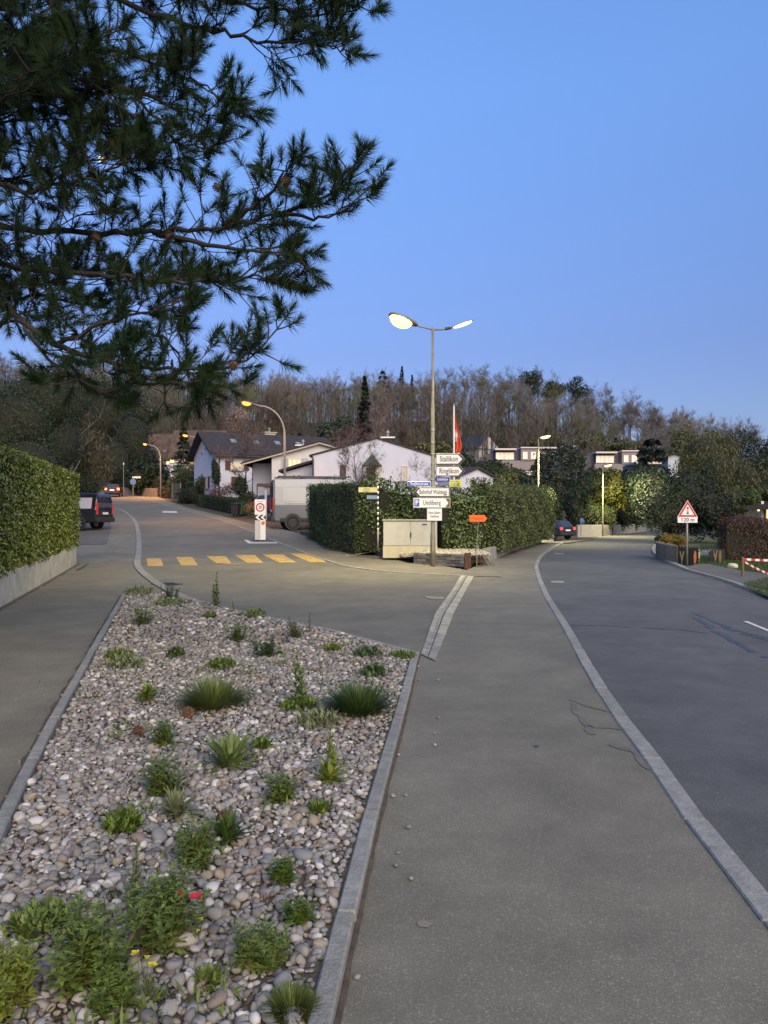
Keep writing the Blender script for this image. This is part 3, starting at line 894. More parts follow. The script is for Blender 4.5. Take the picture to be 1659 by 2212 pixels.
def wooded_hill():
    m_tw = [mat('twigs_brown', (0.150, 0.130, 0.110), 0.95, rand=0.35, spec=0.1),
            mat('twigs_grey', (0.185, 0.165, 0.155), 0.95, rand=0.25, spec=0.1),
            mat('twigs_bud_green', (0.130, 0.130, 0.066), 0.95, rand=0.25, spec=0.1)]
    protos = []
    for i, (sd, h, sp, first, up) in enumerate([(1, 19, .24, .50, 1.5), (2, 20, .22, .60, 1.9), (3, 17, .30, .40, 1.2), (4, 21, .20, .55, 2.1), (5, 16, .32, .35, 1.0)]):
        tr, tv, tf = bare_tree_mesh(sd, h, sp, first, 3, 13, 7, fine=1.5, tw=0.018, up=up)
        me = bpy.data.meshes.new('trunk'); me.from_pydata(tr.v, [], tr.f); me.materials.append(m_bark_grey)
        mes = []
        for m in m_tw:
            m2 = bpy.data.meshes.new('crown'); m2.from_pydata(tv.tolist(), [], tf.tolist()); m2.materials.append(m); mes.append(m2)
        protos.append((me, mes, h))
    rng = random.Random(5)
    spots = []
    # the trees that stand against the sky along the crest
    px = -60
    while px < 1660:
        d = rng.uniform(312, 332)
        spots.append((px + rng.uniform(-5, 5), d, rng.uniform(0.72, 1.12) if px < 930 else rng.uniform(0.95, 1.30), 0))
        px += rng.uniform(10, 20) if px > 950 else rng.uniform(14, 24)
    # trunks one can tell apart on the slope below it
    for _ in range(150):
        p_ = rng.uniform(60, 1560); d = rng.uniform(185, 305 if p_ < 950 else 262)
        spots.append((p_, d, rng.uniform(0.7, 1.05), 1))
    lab = ['bare tall tree standing against the sky on the hill crest', 'bare brown tree in the wood on the hillside']
    grp = ['bare trees along the hill crest', 'bare trees on the wooded hillside']
    names = 0
    for p_, d, s, k in spots:
        x = (p_ - CX) / FPX * d
        me, mes, h = protos[rng.randrange(5)]
        o = thing('bare_tree', lab[k], 'tree', (x, d, hz(x, d) - 0.3), rng.uniform(0, 6.28), grp[k])
        o.scale = (s * rng.uniform(0.85, 1.1), s * rng.uniform(0.85, 1.1), s)
        t = bpy.data.objects.new('trunk', me); COL.objects.link(t); t.parent = o
        c = bpy.data.objects.new('crown', mes[rng.choice([0, 0, 1, 1, 2, 2] if k else [0, 0, 1])]); COL.objects.link(c); c.parent = o
    # undergrowth and the mass of the wood behind them
    r = np.random.default_rng(9)
    n = 3500
    pxs = r.uniform(-750, 1850, n); ds = 140 + 195 * r.uniform(0, 1, n) ** 0.8
    ds = np.where(pxs > 950, 140 + (ds - 140) * 0.64, ds)
    xs = (pxs - CX) / FPX * ds
    hh = r.uniform(8, 17, n) * np.where(pxs > 1250, 0.7, 1.0)
    V, F, off = [], [], 0
    a = np.arange(3) * 2.094
    zg = H(xs, ds)
    for x, y, z, h in zip(xs, ds, zg, hh):
        rad = 0.010 * h
        ring = np.stack([np.cos(a), np.sin(a), a * 0], 1)
        lean = r.normal(0, 0.05, 2) * h; tw_ = 0.045
        V.append(np.concatenate([ring * rad + (x, y, z - 0.5), ring * rad * 0.2 + (x + lean[0], y + lean[1], z + h)]))
        F.append(np.array([[0, 1, 4], [0, 4, 3], [1, 2, 5], [1, 5, 4], [2, 0, 3], [2, 3, 5]]) + off); off += 6
        k = 60
        t = r.uniform(0.25, 1.0, k); az = r.uniform(0, 6.28, k)
        b0 = np.stack([x + lean[0] * t, y + lean[1] * t, z + h * t], 1)
        L = h * r.uniform(0.10, 0.26, k) * (1.25 - 0.6 * t)
        d = np.stack([np.cos(az), np.sin(az), r.uniform(0.3, 1.6, k)], 1); d /= np.linalg.norm(d, axis=1, keepdims=True)
        s = np.stack([-np.sin(az), np.cos(az), az * 0], 1) * tw_
        tri = np.stack([b0 - s, b0 + s, b0 + d * L[:, None]], 1).reshape(-1, 3)
        V.append(tri); F.append(np.arange(3 * k).reshape(k, 3) + off); off += 3 * k
    m_mass = mat('wood_mass', (0.185, 0.160, 0.140), 0.97, col2=(0.130, 0.124, 0.075), vscale=0.035, rand=0.3, island=True, spec=0.1)
    o = mesh_np('hillside_woodland', np.concatenate(V), np.concatenate(F), m_mass)
    o.data.materials.append(mat('wood_mass_trunks', (0.075, 0.064, 0.054), 0.97, rand=0.4, island=True, spec=0.1))
    o.data.polygons.foreach_set('material_index', np.tile(np.array([1] * 6 + [0] * 60, np.int32), n))
    tag(o, 'mass of bare brown trees and undergrowth covering the hillside', 'woodland', kind='stuff')
    # low scrub on the forest floor
    n = 30000
    pxs = r.uniform(-250, 1800, n); ds = 120 + 215 * r.uniform(0, 1, n); xs = (pxs - CX) / FPX * ds
    pos = np.stack([xs, ds, H(xs, ds) + 3.0 * r.uniform(0, 1, n) ** 2], 1)
    o = leaves_np('hillside_scrub', pos, np.tile([0, -0.6, 0.6], (n, 1)), r.uniform(0.4, 0.9, n), leafmat('scrub', (0.070, 0.060, 0.036), 0.45), None, asp=0.3, jit=1.2, rng=r)
    tag(o, 'low brown and green scrub on the floor of the wood', 'scrub', kind='stuff')
    # dark conifers on the crest and slope
    mc = leafmat('spruce_needles', (0.022, 0.034, 0.020), 0.35)
    mc2 = leafmat('pine_needles_far', (0.026, 0.040, 0.020), 0.35)
    def sp(px, top, d, h, r_, lbl, sd, **kw):
        x = (px - CX) / FPX * d
        zt = EYE + (CY - top) / FPX * d
        g = hz(x, d)
        hh = max(h, zt - g)
        place_conifer('spruce', lbl, x, d, hh, r_, mc, sd, 'dark spruces on the hill', base=max(0.05, 1 - h / hh), **kw)
    sp(827, 797, 300, 16, 4.2, 'broad dark spruce on the crest, left of the three spruces by the lamp post', 21, taper=0.55, layers=9, leaf=0.9, n=1500)
    sp(868, 790, 300, 17, 2.6, 'slim pointed spruce on the crest, tallest beside the lamp post', 22, leaf=0.8, n=1700)
    sp(890, 808, 298, 13, 2.0, 'small pointed spruce on the crest just left of the lamp post', 23, leaf=0.7, n=1100)
    sp(788, 826, 120, 17, 2.5, 'tall dark spruce rising behind the ridge of the white gabled house', 24, leaf=0.6, n=5200, layers=22)
    sp(330, 770, 260, 16, 3.0, 'dark spruce on the left crest behind the pine branch', 25, leaf=0.8, n=1200)
    sp(372, 775, 265, 15, 2.4, 'second spruce on the left crest behind the pine branch', 26, leaf=0.8, n=1000)
    sp(430, 785, 270, 14, 2.2, 'third spruce on the left crest behind the pine branch', 27, leaf=0.8, n=1000)
    for i, (px, top, d, h, w) in enumerate(((560, 868, 215, 9, 2.2), (640, 880, 200, 10, 2.4), (938, 880, 215, 11, 2.3), (1085, 905, 205, 9, 2.4), (1180, 925, 190, 8, 2.6), (1330, 945, 180, 8, 2.6))):
        sp(px, top, d, h, w, ['dark spruce on the slope above the dark roof', 'dark spruce on the slope left of the tall spruce', 'dark spruce on the slope just right of the lamp post', 'dark spruce on the slope above the blue gabled house', 'dark spruce on the slope above the middle terraced house', 'dark spruce on the slope above the right terraced house'][i], 60 + i, leaf=0.7, n=1000)
    for px, top, d, lbl, cl, sd in (
        (1146, 806, 300, 'dark scots pine on the crest, leftmost of three pines', [(-2, .93, 2.6, 2.6), (1.4, .95, 3.0, 2.6), (0, .84, 4, 2.6), (.5, .72, 3.0, 2.0)], 31),
        (1196, 826, 300, 'brownish scots pine on the crest, middle of three pines', [(-1, .94, 2.6, 2.0), (2.2, .88, 2.6, 2.2), (-1.5, .80, 3, 1.8)], 32),
        (1247, 818, 298, 'broad dark scots pine on the crest, rightmost of three pines', [(0, .95, 2.4, 2.4), (-3, .86, 2.8, 2.5), (3.2, .82, 3.2, 2.6), (0, .78, 3.8, 2.6)], 33)):
        x = (px - CX) / FPX * d
        h = EYE + (CY - top) / FPX * d - hz(x, d)
        place_pine('scots_pine', lbl, x, d, h, cl, mc2, sd, 'scots pines on the crest', leaf=0.9, n=1600)
wooded_hill()
# ------------------------------------------------------------------ gravel bed, stones and plants
bed_poly = [(p.x, p.y) for p in (GR + GB[::-1][1:] + GL[::-1][1:])]
m_peb = pebble_mat('pebbles', False)
m_peb_obj = pebble_mat('large_pebbles', True)
bed = drape('gravel_bed', [Vector(p) for p in bed_poly], m_soil, 0.018, 0.5)

def ico(sub):
    bm = bmesh.new(); bmesh.ops.create_icosphere(bm, subdivisions=sub, radius=1.0)
    v = np.array([tuple(x.co) for x in bm.verts]); f = np.array([[y.index for y in x.verts] for x in bm.faces]); bm.free()
    return v, f

def stone_variant(sub, rng):
    v, f = ico(sub)
    d = rng.normal(0, 1, (5, 3)); d /= np.linalg.norm(d, axis=1, keepdims=True)
    w = v.copy()
    for k in range(5):                      # flatten a few sides, as river stones and crushed stones have
        q = rng.uniform(0.45, 0.9)
        s = np.maximum(w @ d[k] - q, 0)
        w -= s[:, None] * d[k] * 0.85
    w += rng.normal(0, 0.03, w.shape)
    return w, f

def shrink(poly, x, y, m):
    ok = inside(poly, x, y)
    for dx, dy in ((m, 0), (-m, 0), (0, m), (0, -m)):
        ok &= inside(poly, x + dx, y + dy)
    return ok

def rot3(rng, n, tilt=0.35):
    a = rng.uniform(0, 6.283, n); b = rng.normal(0, tilt, n); c = rng.normal(0, tilt, n)
    ca, sa, cb, sb, cc, sc_ = np.cos(a), np.sin(a), np.cos(b), np.sin(b), np.cos(c), np.sin(c)
    M = np.zeros((n, 3, 3))
    M[:, 0, 0] = ca * cb; M[:, 0, 1] = ca * sb * sc_ - sa * cc; M[:, 0, 2] = ca * sb * cc + sa * sc_
    M[:, 1, 0] = sa * cb; M[:, 1, 1] = sa * sb * sc_ + ca * cc; M[:, 1, 2] = sa * sb * cc - ca * sc_
    M[:, 2, 0] = -sb; M[:, 2, 1] = cb * sc_; M[:, 2, 2] = cb * cc
    return M

def gravel():
    rng = np.random.default_rng(42)
    def scatter(y0, y1, step, size, sub, nvar, zlift=0.0):
        gx, gy = np.meshgrid(np.arange(-6, 1.5, step), np.arange(y0, y1, step))
        x = (gx + rng.uniform(-0.5, 0.5, gx.shape) * step).ravel(); y = (gy + rng.uniform(-0.5, 0.5, gy.shape) * step).ravel()
        k = shrink(bed_poly, x, y, 0.055); x, y = x[k], y[k]
        n = len(x)
        s = size * np.exp(rng.normal(0, 0.38, n)); s = np.minimum(s, size * 2.0)
        sc3 = np.stack([s * rng.uniform(0.85, 1.35, n), s * rng.uniform(0.7, 1.0, n), s * rng.uniform(0.38, 0.72, n)], 1)
        M = rot3(rng, n)
        V, F = [], []; off = 0
        vid = rng.integers(0, nvar, n)
        for q in range(nvar):
            w, f = stone_variant(sub, rng)
            id_ = np.where(vid == q)[0]
            vv = np.einsum('nij,nkj->nki', M[id_], w[None] * sc3[id_][:, None, :])
            vv[:, :, 0] += x[id_][:, None]; vv[:, :, 1] += y[id_][:, None]
            vv[:, :, 2] += (H(x[id_], y[id_]) + 0.018 + sc3[id_, 2] * 0.55 + zlift * rng.uniform(0, 1, len(id_)))[:, None]
            V.append(vv.reshape(-1, 3)); F.append((f[None] + (np.arange(len(id_)) * len(w))[:, None, None] + off).reshape(-1, 3)); off += len(id_) * len(w)
        return np.concatenate(V), np.concatenate(F)
    parts = [scatter(1.6, 5.2, 0.0275, 0.0168, 2, 6, 0.012), scatter(5.2, 9.0, 0.033, 0.0195, 1, 5, 0.012), scatter(9.0, 15.5, 0.052, 0.027, 1, 4, 0.01), scatter(-3.0, 1.6, 0.06, 0.03, 1, 3)]
    off = 0; V = []; F = []
    for v, f in parts:
        V.append(v); F.append(f + off); off += len(v)
    o = mesh_np('gravel', np.concatenate(V), np.concatenate(F), m_peb, bed, smooth=True)
    o['kind'] = 'stuff'
    # the larger stones, each a piece of its own
    data = []
    for q in range(7):
        w, f = stone_variant(2, rng)
        me = bpy.data.meshes.new('stone'); me.from_pydata((w).tolist(), [], f.tolist()); me.shade_smooth(); me.materials.append(m_peb_obj); data.append(me)
    cnt = 0
    fixed = [(310, 2050, .040, .033), (403, 2062, .042, .034), (458, 1945, .040, .034), (378, 2108, .030, .028), (320, 2075, .03, .03), (345, 1825, .055, .035), (292, 2120, .04, .035),
             (540, 1657, .036, .030), (300, 1830, .04, .03), (385, 2145, .03, .024), (300, 2180, .03, .025), (610, 2140, .032, .026), (655, 1868, .040, .036), (675, 1790, .042, .03), (470, 2190, .036, .030), (130, 2150, .032, .026), (60, 2100, .03, .02)]
    def put(x, y, a, c, q):
        o = bpy.data.objects.new('stone', data[q % 7]); COL.objects.link(o); o.parent = bed
        o.scale = (a * random.uniform(1.0, 1.3), a * random.uniform(0.75, 1.0), c * random.uniform(0.75, 1.0))
        o.location = (x, y, hz(x, y) + 0.022 + c * 0.7)
        o.rotation_euler = (random.uniform(-.25, .25), random.uniform(-.25, .25), random.uniform(0, 6.28))
    for px, py, a, c in fixed:
        g = G(px, py)
        put(g.x, g.y, a, c, cnt); cnt += 1
    for k in range(26):                     # a few that have rolled over the kerbs
        i = random.randrange(2, len(GR) - 1); e = GR[i].lerp(GR[i + 1], random.random()) if random.random() < 0.6 else None
        if e is None:
            i = random.randrange(2, len(GL) - 1); e = GL[i].lerp(GL[i + 1], random.random()); dx = -0.06 - 0.3 * random.random() ** 2
        else: dx = 0.06 + 0.25 * random.random() ** 3
        put(e.x + dx, e.y, random.uniform(0.009, 0.017), 0.010, cnt); COL.objects[-1].location.z -= 0.018; cnt += 1
    while cnt < 300:
        y = 2.4 + 6.5 * random.random() ** 1.6
        x = random.uniform(-4, 0.5)
        if not bool(shrink(bed_poly, np.array([x]), np.array([y]), 0.09)[0]): continue
        a = random.choice([0.022, 0.025, 0.028, 0.032, 0.038]) * (0.8 + 0.04 * y)
        put(x, y, a, a * 0.75, cnt); cnt += 1
gravel()

# ---------------- plants
def blade(V, F, base, d, L, w, bend, n=3, up=None):
    """a tapering, bending strip"""
    d = d.normalized()
    s = d.cross(Vector((0, 0, 1)))
    if s.length < 0.05: s = Vector((1, 0, 0))
    s.normalize()
    i0 = len(V); p = base.copy()
    for k in range(n):
        t = k / n
        ww = w * (0.55 + 1.8 * t * (1 - t) * 2) * (1 - t * 0.35) * 0.5
        V.append(p - s * ww); V.append(p + s * ww)
        d = (d + Vector((0, 0, -bend / n))).normalized()
        p = p + d * (L / n)
    V.append(p)
    for k in range(n - 1):
        a = i0 + 2 * k; F.append((a, a + 1, a + 3)); F.append((a, a + 3, a + 2))
    a = i0 + 2 * (n - 1); F.append((a, a + 1, a + 2))

def tri_part(name, V, F, m, parent):
    return mesh_np(name, np.array([tuple(v) for v in V], np.float32), np.array(F, np.int32), m, parent)

GREENS = {
    'grass': leafmat('tuft_blades', (0.115, 0.155, 0.032), 0.4), 'dark': leafmat('dark_tuft_blades', (0.060, 0.105, 0.022), 0.4),
    'rosette': leafmat('rosette_leaves', (0.130, 0.180, 0.050), 0.3), 'bright': leafmat('bright_leaves', (0.21, 0.25, 0.035), 0.3),
    'weed': leafmat('weed_leaves', (0.135, 0.185, 0.036), 0.45), 'grey': leafmat('grey_green_leaves', (0.17, 0.19, 0.085), 0.3),
    'mat': leafmat('mat_leaves', (0.105, 0.160, 0.022), 0.4)}
m_dry = leafmat('dry_plant_leaves', (0.20, 0.135, 0.065), 0.4)
m_stem = mat('green_stem', (0.09, 0.12, 0.045), 0.7, var=0.2)
m_red = mat('red_petal', (0.55, 0.03, 0.02), 0.6, var=0.2, vscale=30)
m_yel = mat('yellow_petal', (0.62, 0.55, 0.03), 0.6, var=0.2, vscale=30)

def plant(kind, px, py, w, h, label, col, seed, flowers=None, name=None):
    """px, py: foot of the plant; w, h: its size, all read off the photograph"""
    rng = random.Random(seed)
    g = G(px, py); s = g.y / FPX
    Wd, Ht = w * s / 2 * 1.12, h * s * 1.1
    nm = name or {'tuft': 'grass_tuft', 'rosette': 'rosette_plant', 'weed': 'leafy_weed', 'mat': 'ground_cover_plant', 'stalk': 'tall_weed'}[kind]
    o = thing(nm, label, 'plant', (g.x, g.y, g.z + 0.03), 0, None)
    V, F = [], []; SV = MB(); DV, DF = [], []
    m = GREENS[col]
    if kind == 'tuft':
        n = int(min(900, 260 + w * 6))
        for _ in range(n):
            a = rng.uniform(0, 6.283); rr = Wd * 0.55 * math.sqrt(rng.random())
            b = Vector((math.cos(a) * rr, math.sin(a) * rr, -0.01))
            t = rr / (Wd * 0.55)
            d = Vector((math.cos(a) * (0.15 + 0.9 * t), math.sin(a) * (0.15 + 0.9 * t), 1)) + Vector((rng.uniform(-.25, .25), rng.uniform(-.25, .25), 0))
            blade(V, F, b, d, Ht * rng.uniform(0.65, 1.15) * (1 - 0.2 * t), max(0.003, Ht * 0.022), 0.5 * t + 0.1)
    elif kind == 'rosette':
        n = 70
        for i in range(n):
            a = i * 2.4 + rng.uniform(-.2, .2); t = i / n
            d = Vector((math.cos(a) * (1.2 - t) + rng.uniform(-.3, .3), math.sin(a) * (1.2 - t) + rng.uniform(-.3, .3), 0.35 + 1.0 * t))
            blade(V, F, Vector((rng.uniform(-.2, .2) * Wd, rng.uniform(-.2, .2) * Wd, 0.01)), d, max(Wd, Ht) * rng.uniform(0.5, 1.1), max(Wd, Ht) * rng.uniform(0.08, 0.16), rng.uniform(0.2, 0.9), 4)
    elif kind == 'weed':
        for i in range(int(12 + w * 0.12)):
            a = rng.uniform(0, 6.283); r0 = Wd * 0.5 * rng.random()
            p = Vector((math.cos(a) * r0, math.sin(a) * r0, 0))
            d = Vector((math.cos(a) * 0.6 * r0 / Wd + rng.uniform(-.25, .25), math.sin(a) * 0.6 * r0 / Wd + rng.uniform(-.25, .25), 1)).normalized()
            L = Ht * rng.uniform(0.55, 1.05)
            SV.tube([p, p + d * L * 0.5, p + d * L * 0.95 + Vector((d.x, d.y, 0)) * L * 0.12], [0.0025, 0.002, 0.001], 3, cap=False)
            nl = int(14 + L * 42)
            for j in range(nl):
                t = 0.12 + 0.88 * j / nl
                aa = j * 2.4
                ld = Vector((math.cos(aa) + rng.uniform(-.4, .4), math.sin(aa) + rng.uniform(-.4, .4), rng.uniform(0.0, 0.9)))
                LL = (0.020 + 0.034 * rng.random()) * (1.25 - 0.6 * t) * (0.7 + 0.5 * min(1, Ht / 0.25))
                if rng.random() < 0.07 and t < 0.5:
                    blade(DV, DF, p + d * L * t, ld, LL, LL * 0.3, 0.9, 3); continue
                blade(V, F, p + d * L * t, ld, LL, LL * 0.30, 0.35, 3)
                for sgn in (-1, 1):          # lobes give the feathery outline
                    blade(V, F, p + d * L * t + ld.normalized() * LL * 0.45, ld + ld.cross(Vector((0, 0, 1))) * sgn * 0.9, LL * 0.5, LL * 0.18, 0.2, 2)
    elif kind == 'mat':
        n = int(90 + w * 2.2)
        for _ in range(n):
            a = rng.uniform(0, 6.283); rr = Wd * math.sqrt(rng.random()) * rng.uniform(0.75, 1.05)
            zz = Ht * 0.75 * (1 - (rr / Wd) ** 2 * 0.7) * rng.uniform(0.2, 1)
            b = Vector((math.cos(a) * rr, math.sin(a) * rr, max(0, zz)))
            blade(V, F, b, Vector((rng.uniform(-1, 1), rng.uniform(-1, 1), rng.uniform(0.3, 1.4))), 0.030 + 0.02 * rng.random() + Ht * 0.12, 0.012 + Ht * 0.03, 0.2, 2)
    elif kind == 'stalk':
        for i in range(3 if w > 30 else 1):
            p = Vector((rng.uniform(-.3, .3) * Wd, rng.uniform(-.3, .3) * Wd, 0)); L = Ht * (1 if i == 0 else rng.uniform(0.6, 0.85))
            d = Vector((rng.uniform(-.12, .12), rng.uniform(-.12, .12), 1))
            SV.tube([p, p + d * L * 0.5, p + d * L], [0.004, 0.003, 0.0015], 4, cap=False)
            nl = int(22 + L * 30)
            for j in range(nl):
                t = j / nl; aa = j * 2.4
                LL = Wd * (1.0 - 0.72 * t) * rng.uniform(0.7, 1.1)
                blade(V, F, p + d * L * t, Vector((math.cos(aa), math.sin(aa), 0.5 + t)), LL, LL * 0.26, 0.35, 3)
    if kind in ('tuft', 'rosette', 'mat'):
        for k in range(10 if kind != 'tuft' else 24):
            a = rng.uniform(0, 6.283); q = Vector((math.cos(a), math.sin(a), 0)) * Wd * rng.uniform(0.3, 0.9)
            blade(DV, DF, q + Vector((0, 0, 0.01)), Vector((math.cos(a), math.sin(a), rng.uniform(0.05, 0.6))), Ht * rng.uniform(0.25, 0.6) + 0.02, 0.005, 0.5)
    tri_part('leaves', V, F, m, o)
    if DV: tri_part('dry_leaves', DV, DF, m_dry, o)
    if SV.v: SV.build('stem', m_stem, o)
    for fi, (fx, fy, fs, fc) in enumerate(flowers or []):
        q = P(fx, fy, g.y) - Vector(o.location)
        mb = MB(); fm = m_red if fc == 'r' else m_yel
        r = fs * s
        if fc == 'r':
            for k in range(5):
                a = k * 1.2566
                V2, F2 = [], []
                blade(V2, F2, q, Vector((math.cos(a), math.sin(a), 0.45)), r, r * 1.1, 0.3, 3)
                mb.add(V2, F2)
        else:
            for k in range(14):
                a = k * 2.4; b = q + Vector((math.cos(a), math.sin(a), rng.uniform(-.6, .8))) * r * 0.6 * rng.random()
                V2, F2 = [], []
                for kk in range(4):
                    blade(V2, F2, b, Vector((math.cos(kk * 1.57 + k), math.sin(kk * 1.57 + k), 0.4)), r * 0.42, r * 0.36, 0.2, 2)
                mb.add(V2, F2)
        mb.build('flower', fm, o)
        MB().tube([(q.x * 0.7, q.y * 0.7, 0), q * 0.7 + Vector((0, 0, q.z * 0.1)), q], [0.002, 0.0016, 0.0012], 3).build('stem', m_stem, o)
    return o

PL = [
 ('tuft', 462, 1535, 130, 72, 'wide light-green grass tuft in the middle of the gravel bed', 'grass', None),
 ('tuft', 775, 1548, 132, 76, 'dark green spiky grass cushion beside the right kerb of the gravel', 'dark', None),
 ('weed', 578, 1425, 70, 46, 'round dark leafy cushion in the upper gravel', 'dark', None),
 ('rosette', 495, 1668, 110, 75, 'broad upright rosette of lance leaves at the centre of the gravel', 'rosette', None),
 ('weed', 345, 1730, 115, 85, 'dense leafy weed left of centre with a pale rosette at its foot', 'weed', None),
 ('rosette', 385, 1775, 70, 58, 'pale grey-green rosette in front of the dense leafy weed', 'grey', None),
 ('stalk', 648, 1535, 62, 118, 'tall leafy weed standing left of the dark grass cushion', 'weed', None),
 ('mat', 645, 1540, 80, 26, 'low leafy patch at the foot of the tall leafy weed', 'mat', None),
 ('stalk', 712, 1695, 62, 105, 'bright yellow-green rosette plant near the right kerb', 'bright', None),
 ('rosette', 712, 1700, 55, 45, 'low bright rosette under the yellow-green plant by the right kerb', 'bright', None),
 ('rosette', 490, 1830, 88, 62, 'dark rounded rosette plant above the flowering weeds', 'dark', None),
 ('weed', 420, 1890, 95, 95, 'leafy weed between the dark rosette and the red flowers', 'weed', None),
 ('stalk', 290, 1975, 70, 130, 'tall narrow-leaved stalk left of the red flowers', 'grey', None),
 ('weed', 355, 2055, 215, 150, 'large leafy weed bearing red flowers in the lower gravel', 'weed', [(423, 1938, 17, 'r'), (388, 1930, 9, 'r'), (434, 1984, 7, 'y'), (428, 2010, 6, 'y')]),
 ('weed', 185, 2150, 190, 165, 'large feathery weed at the lower left of the gravel', 'weed', [(137, 2010, 5, 'y')]),
 ('weed', 245, 2205, 120, 80, 'leafy weed at the bottom edge below the large feathery weed', 'weed', [(204, 2208, 8, 'y')]),
 ('weed', 10, 2205, 130, 130, 'bright green leafy clump cut by the lower left corner', 'bright', None),
 ('stalk', 320, 2178, 50, 60, 'small stalk carrying two yellow flower heads beside the round pale stone', 'grey', [(291, 2058, 11, 'y'), (330, 2084, 14, 'y'), (318, 2068, 7, 'y')]),
 ('weed', 565, 2105, 140, 82, 'bushy feathery weed with one yellow flower near the lower right kerb', 'weed', [(567, 2040, 7, 'y')]),
 ('weed', 645, 2010, 75, 46, 'small leafy weed touching the lower right kerb', 'mat', None),
 ('tuft', 628, 2205, 75, 62, 'small grass clump at the bottom beside the kerb', 'grass', None),
 ('weed', 608, 1925, 68, 55, 'compact fresh green plant right of the red-flowered weed', 'mat', None),
 ('mat', 690, 1768, 34, 20, 'tiny green tuft below the bright yellow-green plant', 'mat', None),
 ('weed', 610, 1745, 85, 62, 'loose leafy weed with dried leaves below centre right', 'weed', None),
 ('weed', 350, 1620, 55, 58, 'feathery upright weed above the dense leafy weed', 'weed', None),
 ('mat', 565, 1628, 40, 24, 'little green patch right of the central rosette', 'mat', None),
 ('mat', 690, 1575, 90, 34, 'grey-green mat below the dark grass cushion', 'grey', None),
 ('stalk', 700, 1490, 28, 36, 'small pale upright plant behind the dark grass cushion', 'bright', None),
 ('mat', 808, 1468, 55, 30, 'round green patch beside the right kerb above the dark grass cushion', 'dark', None),
 ('mat', 795, 1424, 62, 24, 'spreading green plant near the top right of the gravel', 'dark', None),
 ('mat', 868, 1426, 55, 14, 'thin green strip of plants at the far right kerb corner', 'mat', None),
 ('mat', 320, 1525, 34, 40, 'small weed left of the wide grass tuft', 'weed', None),
 ('mat', 270, 1450, 80, 34, 'flat grey-green cushion near the left kerb', 'grey', None),
 ('mat', 258, 1430, 60, 24, 'flat darker cushion behind the grey-green one', 'mat', None),
 ('mat', 380, 1427, 36, 26, 'small round cushion between left kerb and dark leafy cushion', 'dark', None),
 ('mat', 482, 1450, 62, 24, 'low green patch above the wide grass tuft', 'mat', None),
 ('weed', 515, 1390, 56, 40, 'leafy weed in the upper middle of the gravel', 'weed', None),
 ('weed', 305, 1355, 82, 44, 'broad leafy clump near the upper left of the gravel', 'weed', None),
 ('weed', 365, 1297, 58, 34, 'dark bushy plant at the back corner of the gravel', 'dark', None),
 ('mat', 300, 1288, 62, 22, 'light green plants at the top left corner of the gravel', 'weed', None),
 ('mat', 370, 1312, 70, 18, 'creeping plant below the dark back corner plant', 'mat', None),
 ('stalk', 466, 1315, 36, 72, 'tall slender weed with a flower spike at the back kerb', 'weed', None),
 ('mat', 452, 1340, 34, 14, 'low patch below the slender back-kerb weed', 'mat', None),
 ('stalk', 502, 1326, 18, 22, 'short sprig on the back kerb right of the slender weed', 'mat', None),
 ('mat', 552, 1338, 42, 22, 'small feathery patch along the back kerb', 'weed', None),
 ('weed', 637, 1385, 40, 48, 'grey-green feathery weed near the back kerb', 'grey', None),
 ('stalk', 670, 1372, 24, 40, 'small upright leafy sprig beside the back kerb', 'mat', None),
 ('mat', 718, 1412, 34, 18, 'small brownish green patch near the back kerb', 'weed', None),
 ('mat', 265, 1808, 70, 48, 'lance-leaved sprawling plant near the left of the gravel', 'mat', None),
 ('mat', 90, 2020, 130, 40, 'thin creeping weeds among stones at the lower left', 'weed', None),
 ('mat', 452, 2150, 40, 26, 'tiny weed among the stones near the bottom', 'weed', None),
]
for i, (k, px, py, w, h, lb, c, fl) in enumerate(PL):
    plant(k, px, py, w, h, lb, c, 100 + i, fl)

# pine cones lying in the gravel
def cone_mesh():
    mb = MB()
    for i in range(40):
        t = i / 40; a = i * 2.4
        r = 0.022 * math.sin(math.pi * (0.12 + 0.80 * t)) + 0.003
        c = Vector((math.cos(a) * r, math.sin(a) * r, 0.06 * t))
        d = Vector((math.cos(a), math.sin(a), 0.5)).normalized(); s = Vector((-math.sin(a), math.cos(a), 0))
        mb.add([c - s * 0.007 - d * 0.004, c + s * 0.007 - d * 0.004, c + s * 0.006 + d * 0.010, c - s * 0.006 + d * 0.010, c + d * 0.006 + Vector((0, 0, 0.004))],
               [(0, 1, 4), (1, 2, 4), (2, 3, 4), (3, 0, 4)])
    mb.lathe([(0.004, 0), (0.013, 0.012), (0.015, 0.03), (0.008, 0.05), (0.002, 0.058)], 8)
    return mb
m_cone = mat('pine_cone', (0.13, 0.065, 0.035), 0.9, var=0.3, vscale=40)
c0 = cone_mesh().build('pine_cone', m_cone)
CONE = c0.data
g = G(403, 1558)
c0.location = (g.x, g.y, g.z + 0.06); c0.rotation_euler = (1.3, 0.2, 0.5); c0.scale = (1.5, 1.5, 1.3)
tag(c0, 'brown open pine cone on the gravel below the wide grass tuft', 'pine cone', 'fallen pine cones')
for px, py, lb in ((290, 1600, 'dark pine cone on the gravel left of the feathery weed'), (478, 1795, 'pine cone on the gravel above the dark rosette')):
    q = bpy.data.objects.new('pine_cone', CONE); COL.objects.link(q); g = G(px, py)
    q.location = (g.x, g.y, g.z + 0.06); q.rotation_euler = (1.2, 0.4, px); q.scale = (1.3, 1.3, 1.2)
    tag(q, lb, 'pine cone', 'fallen pine cones')

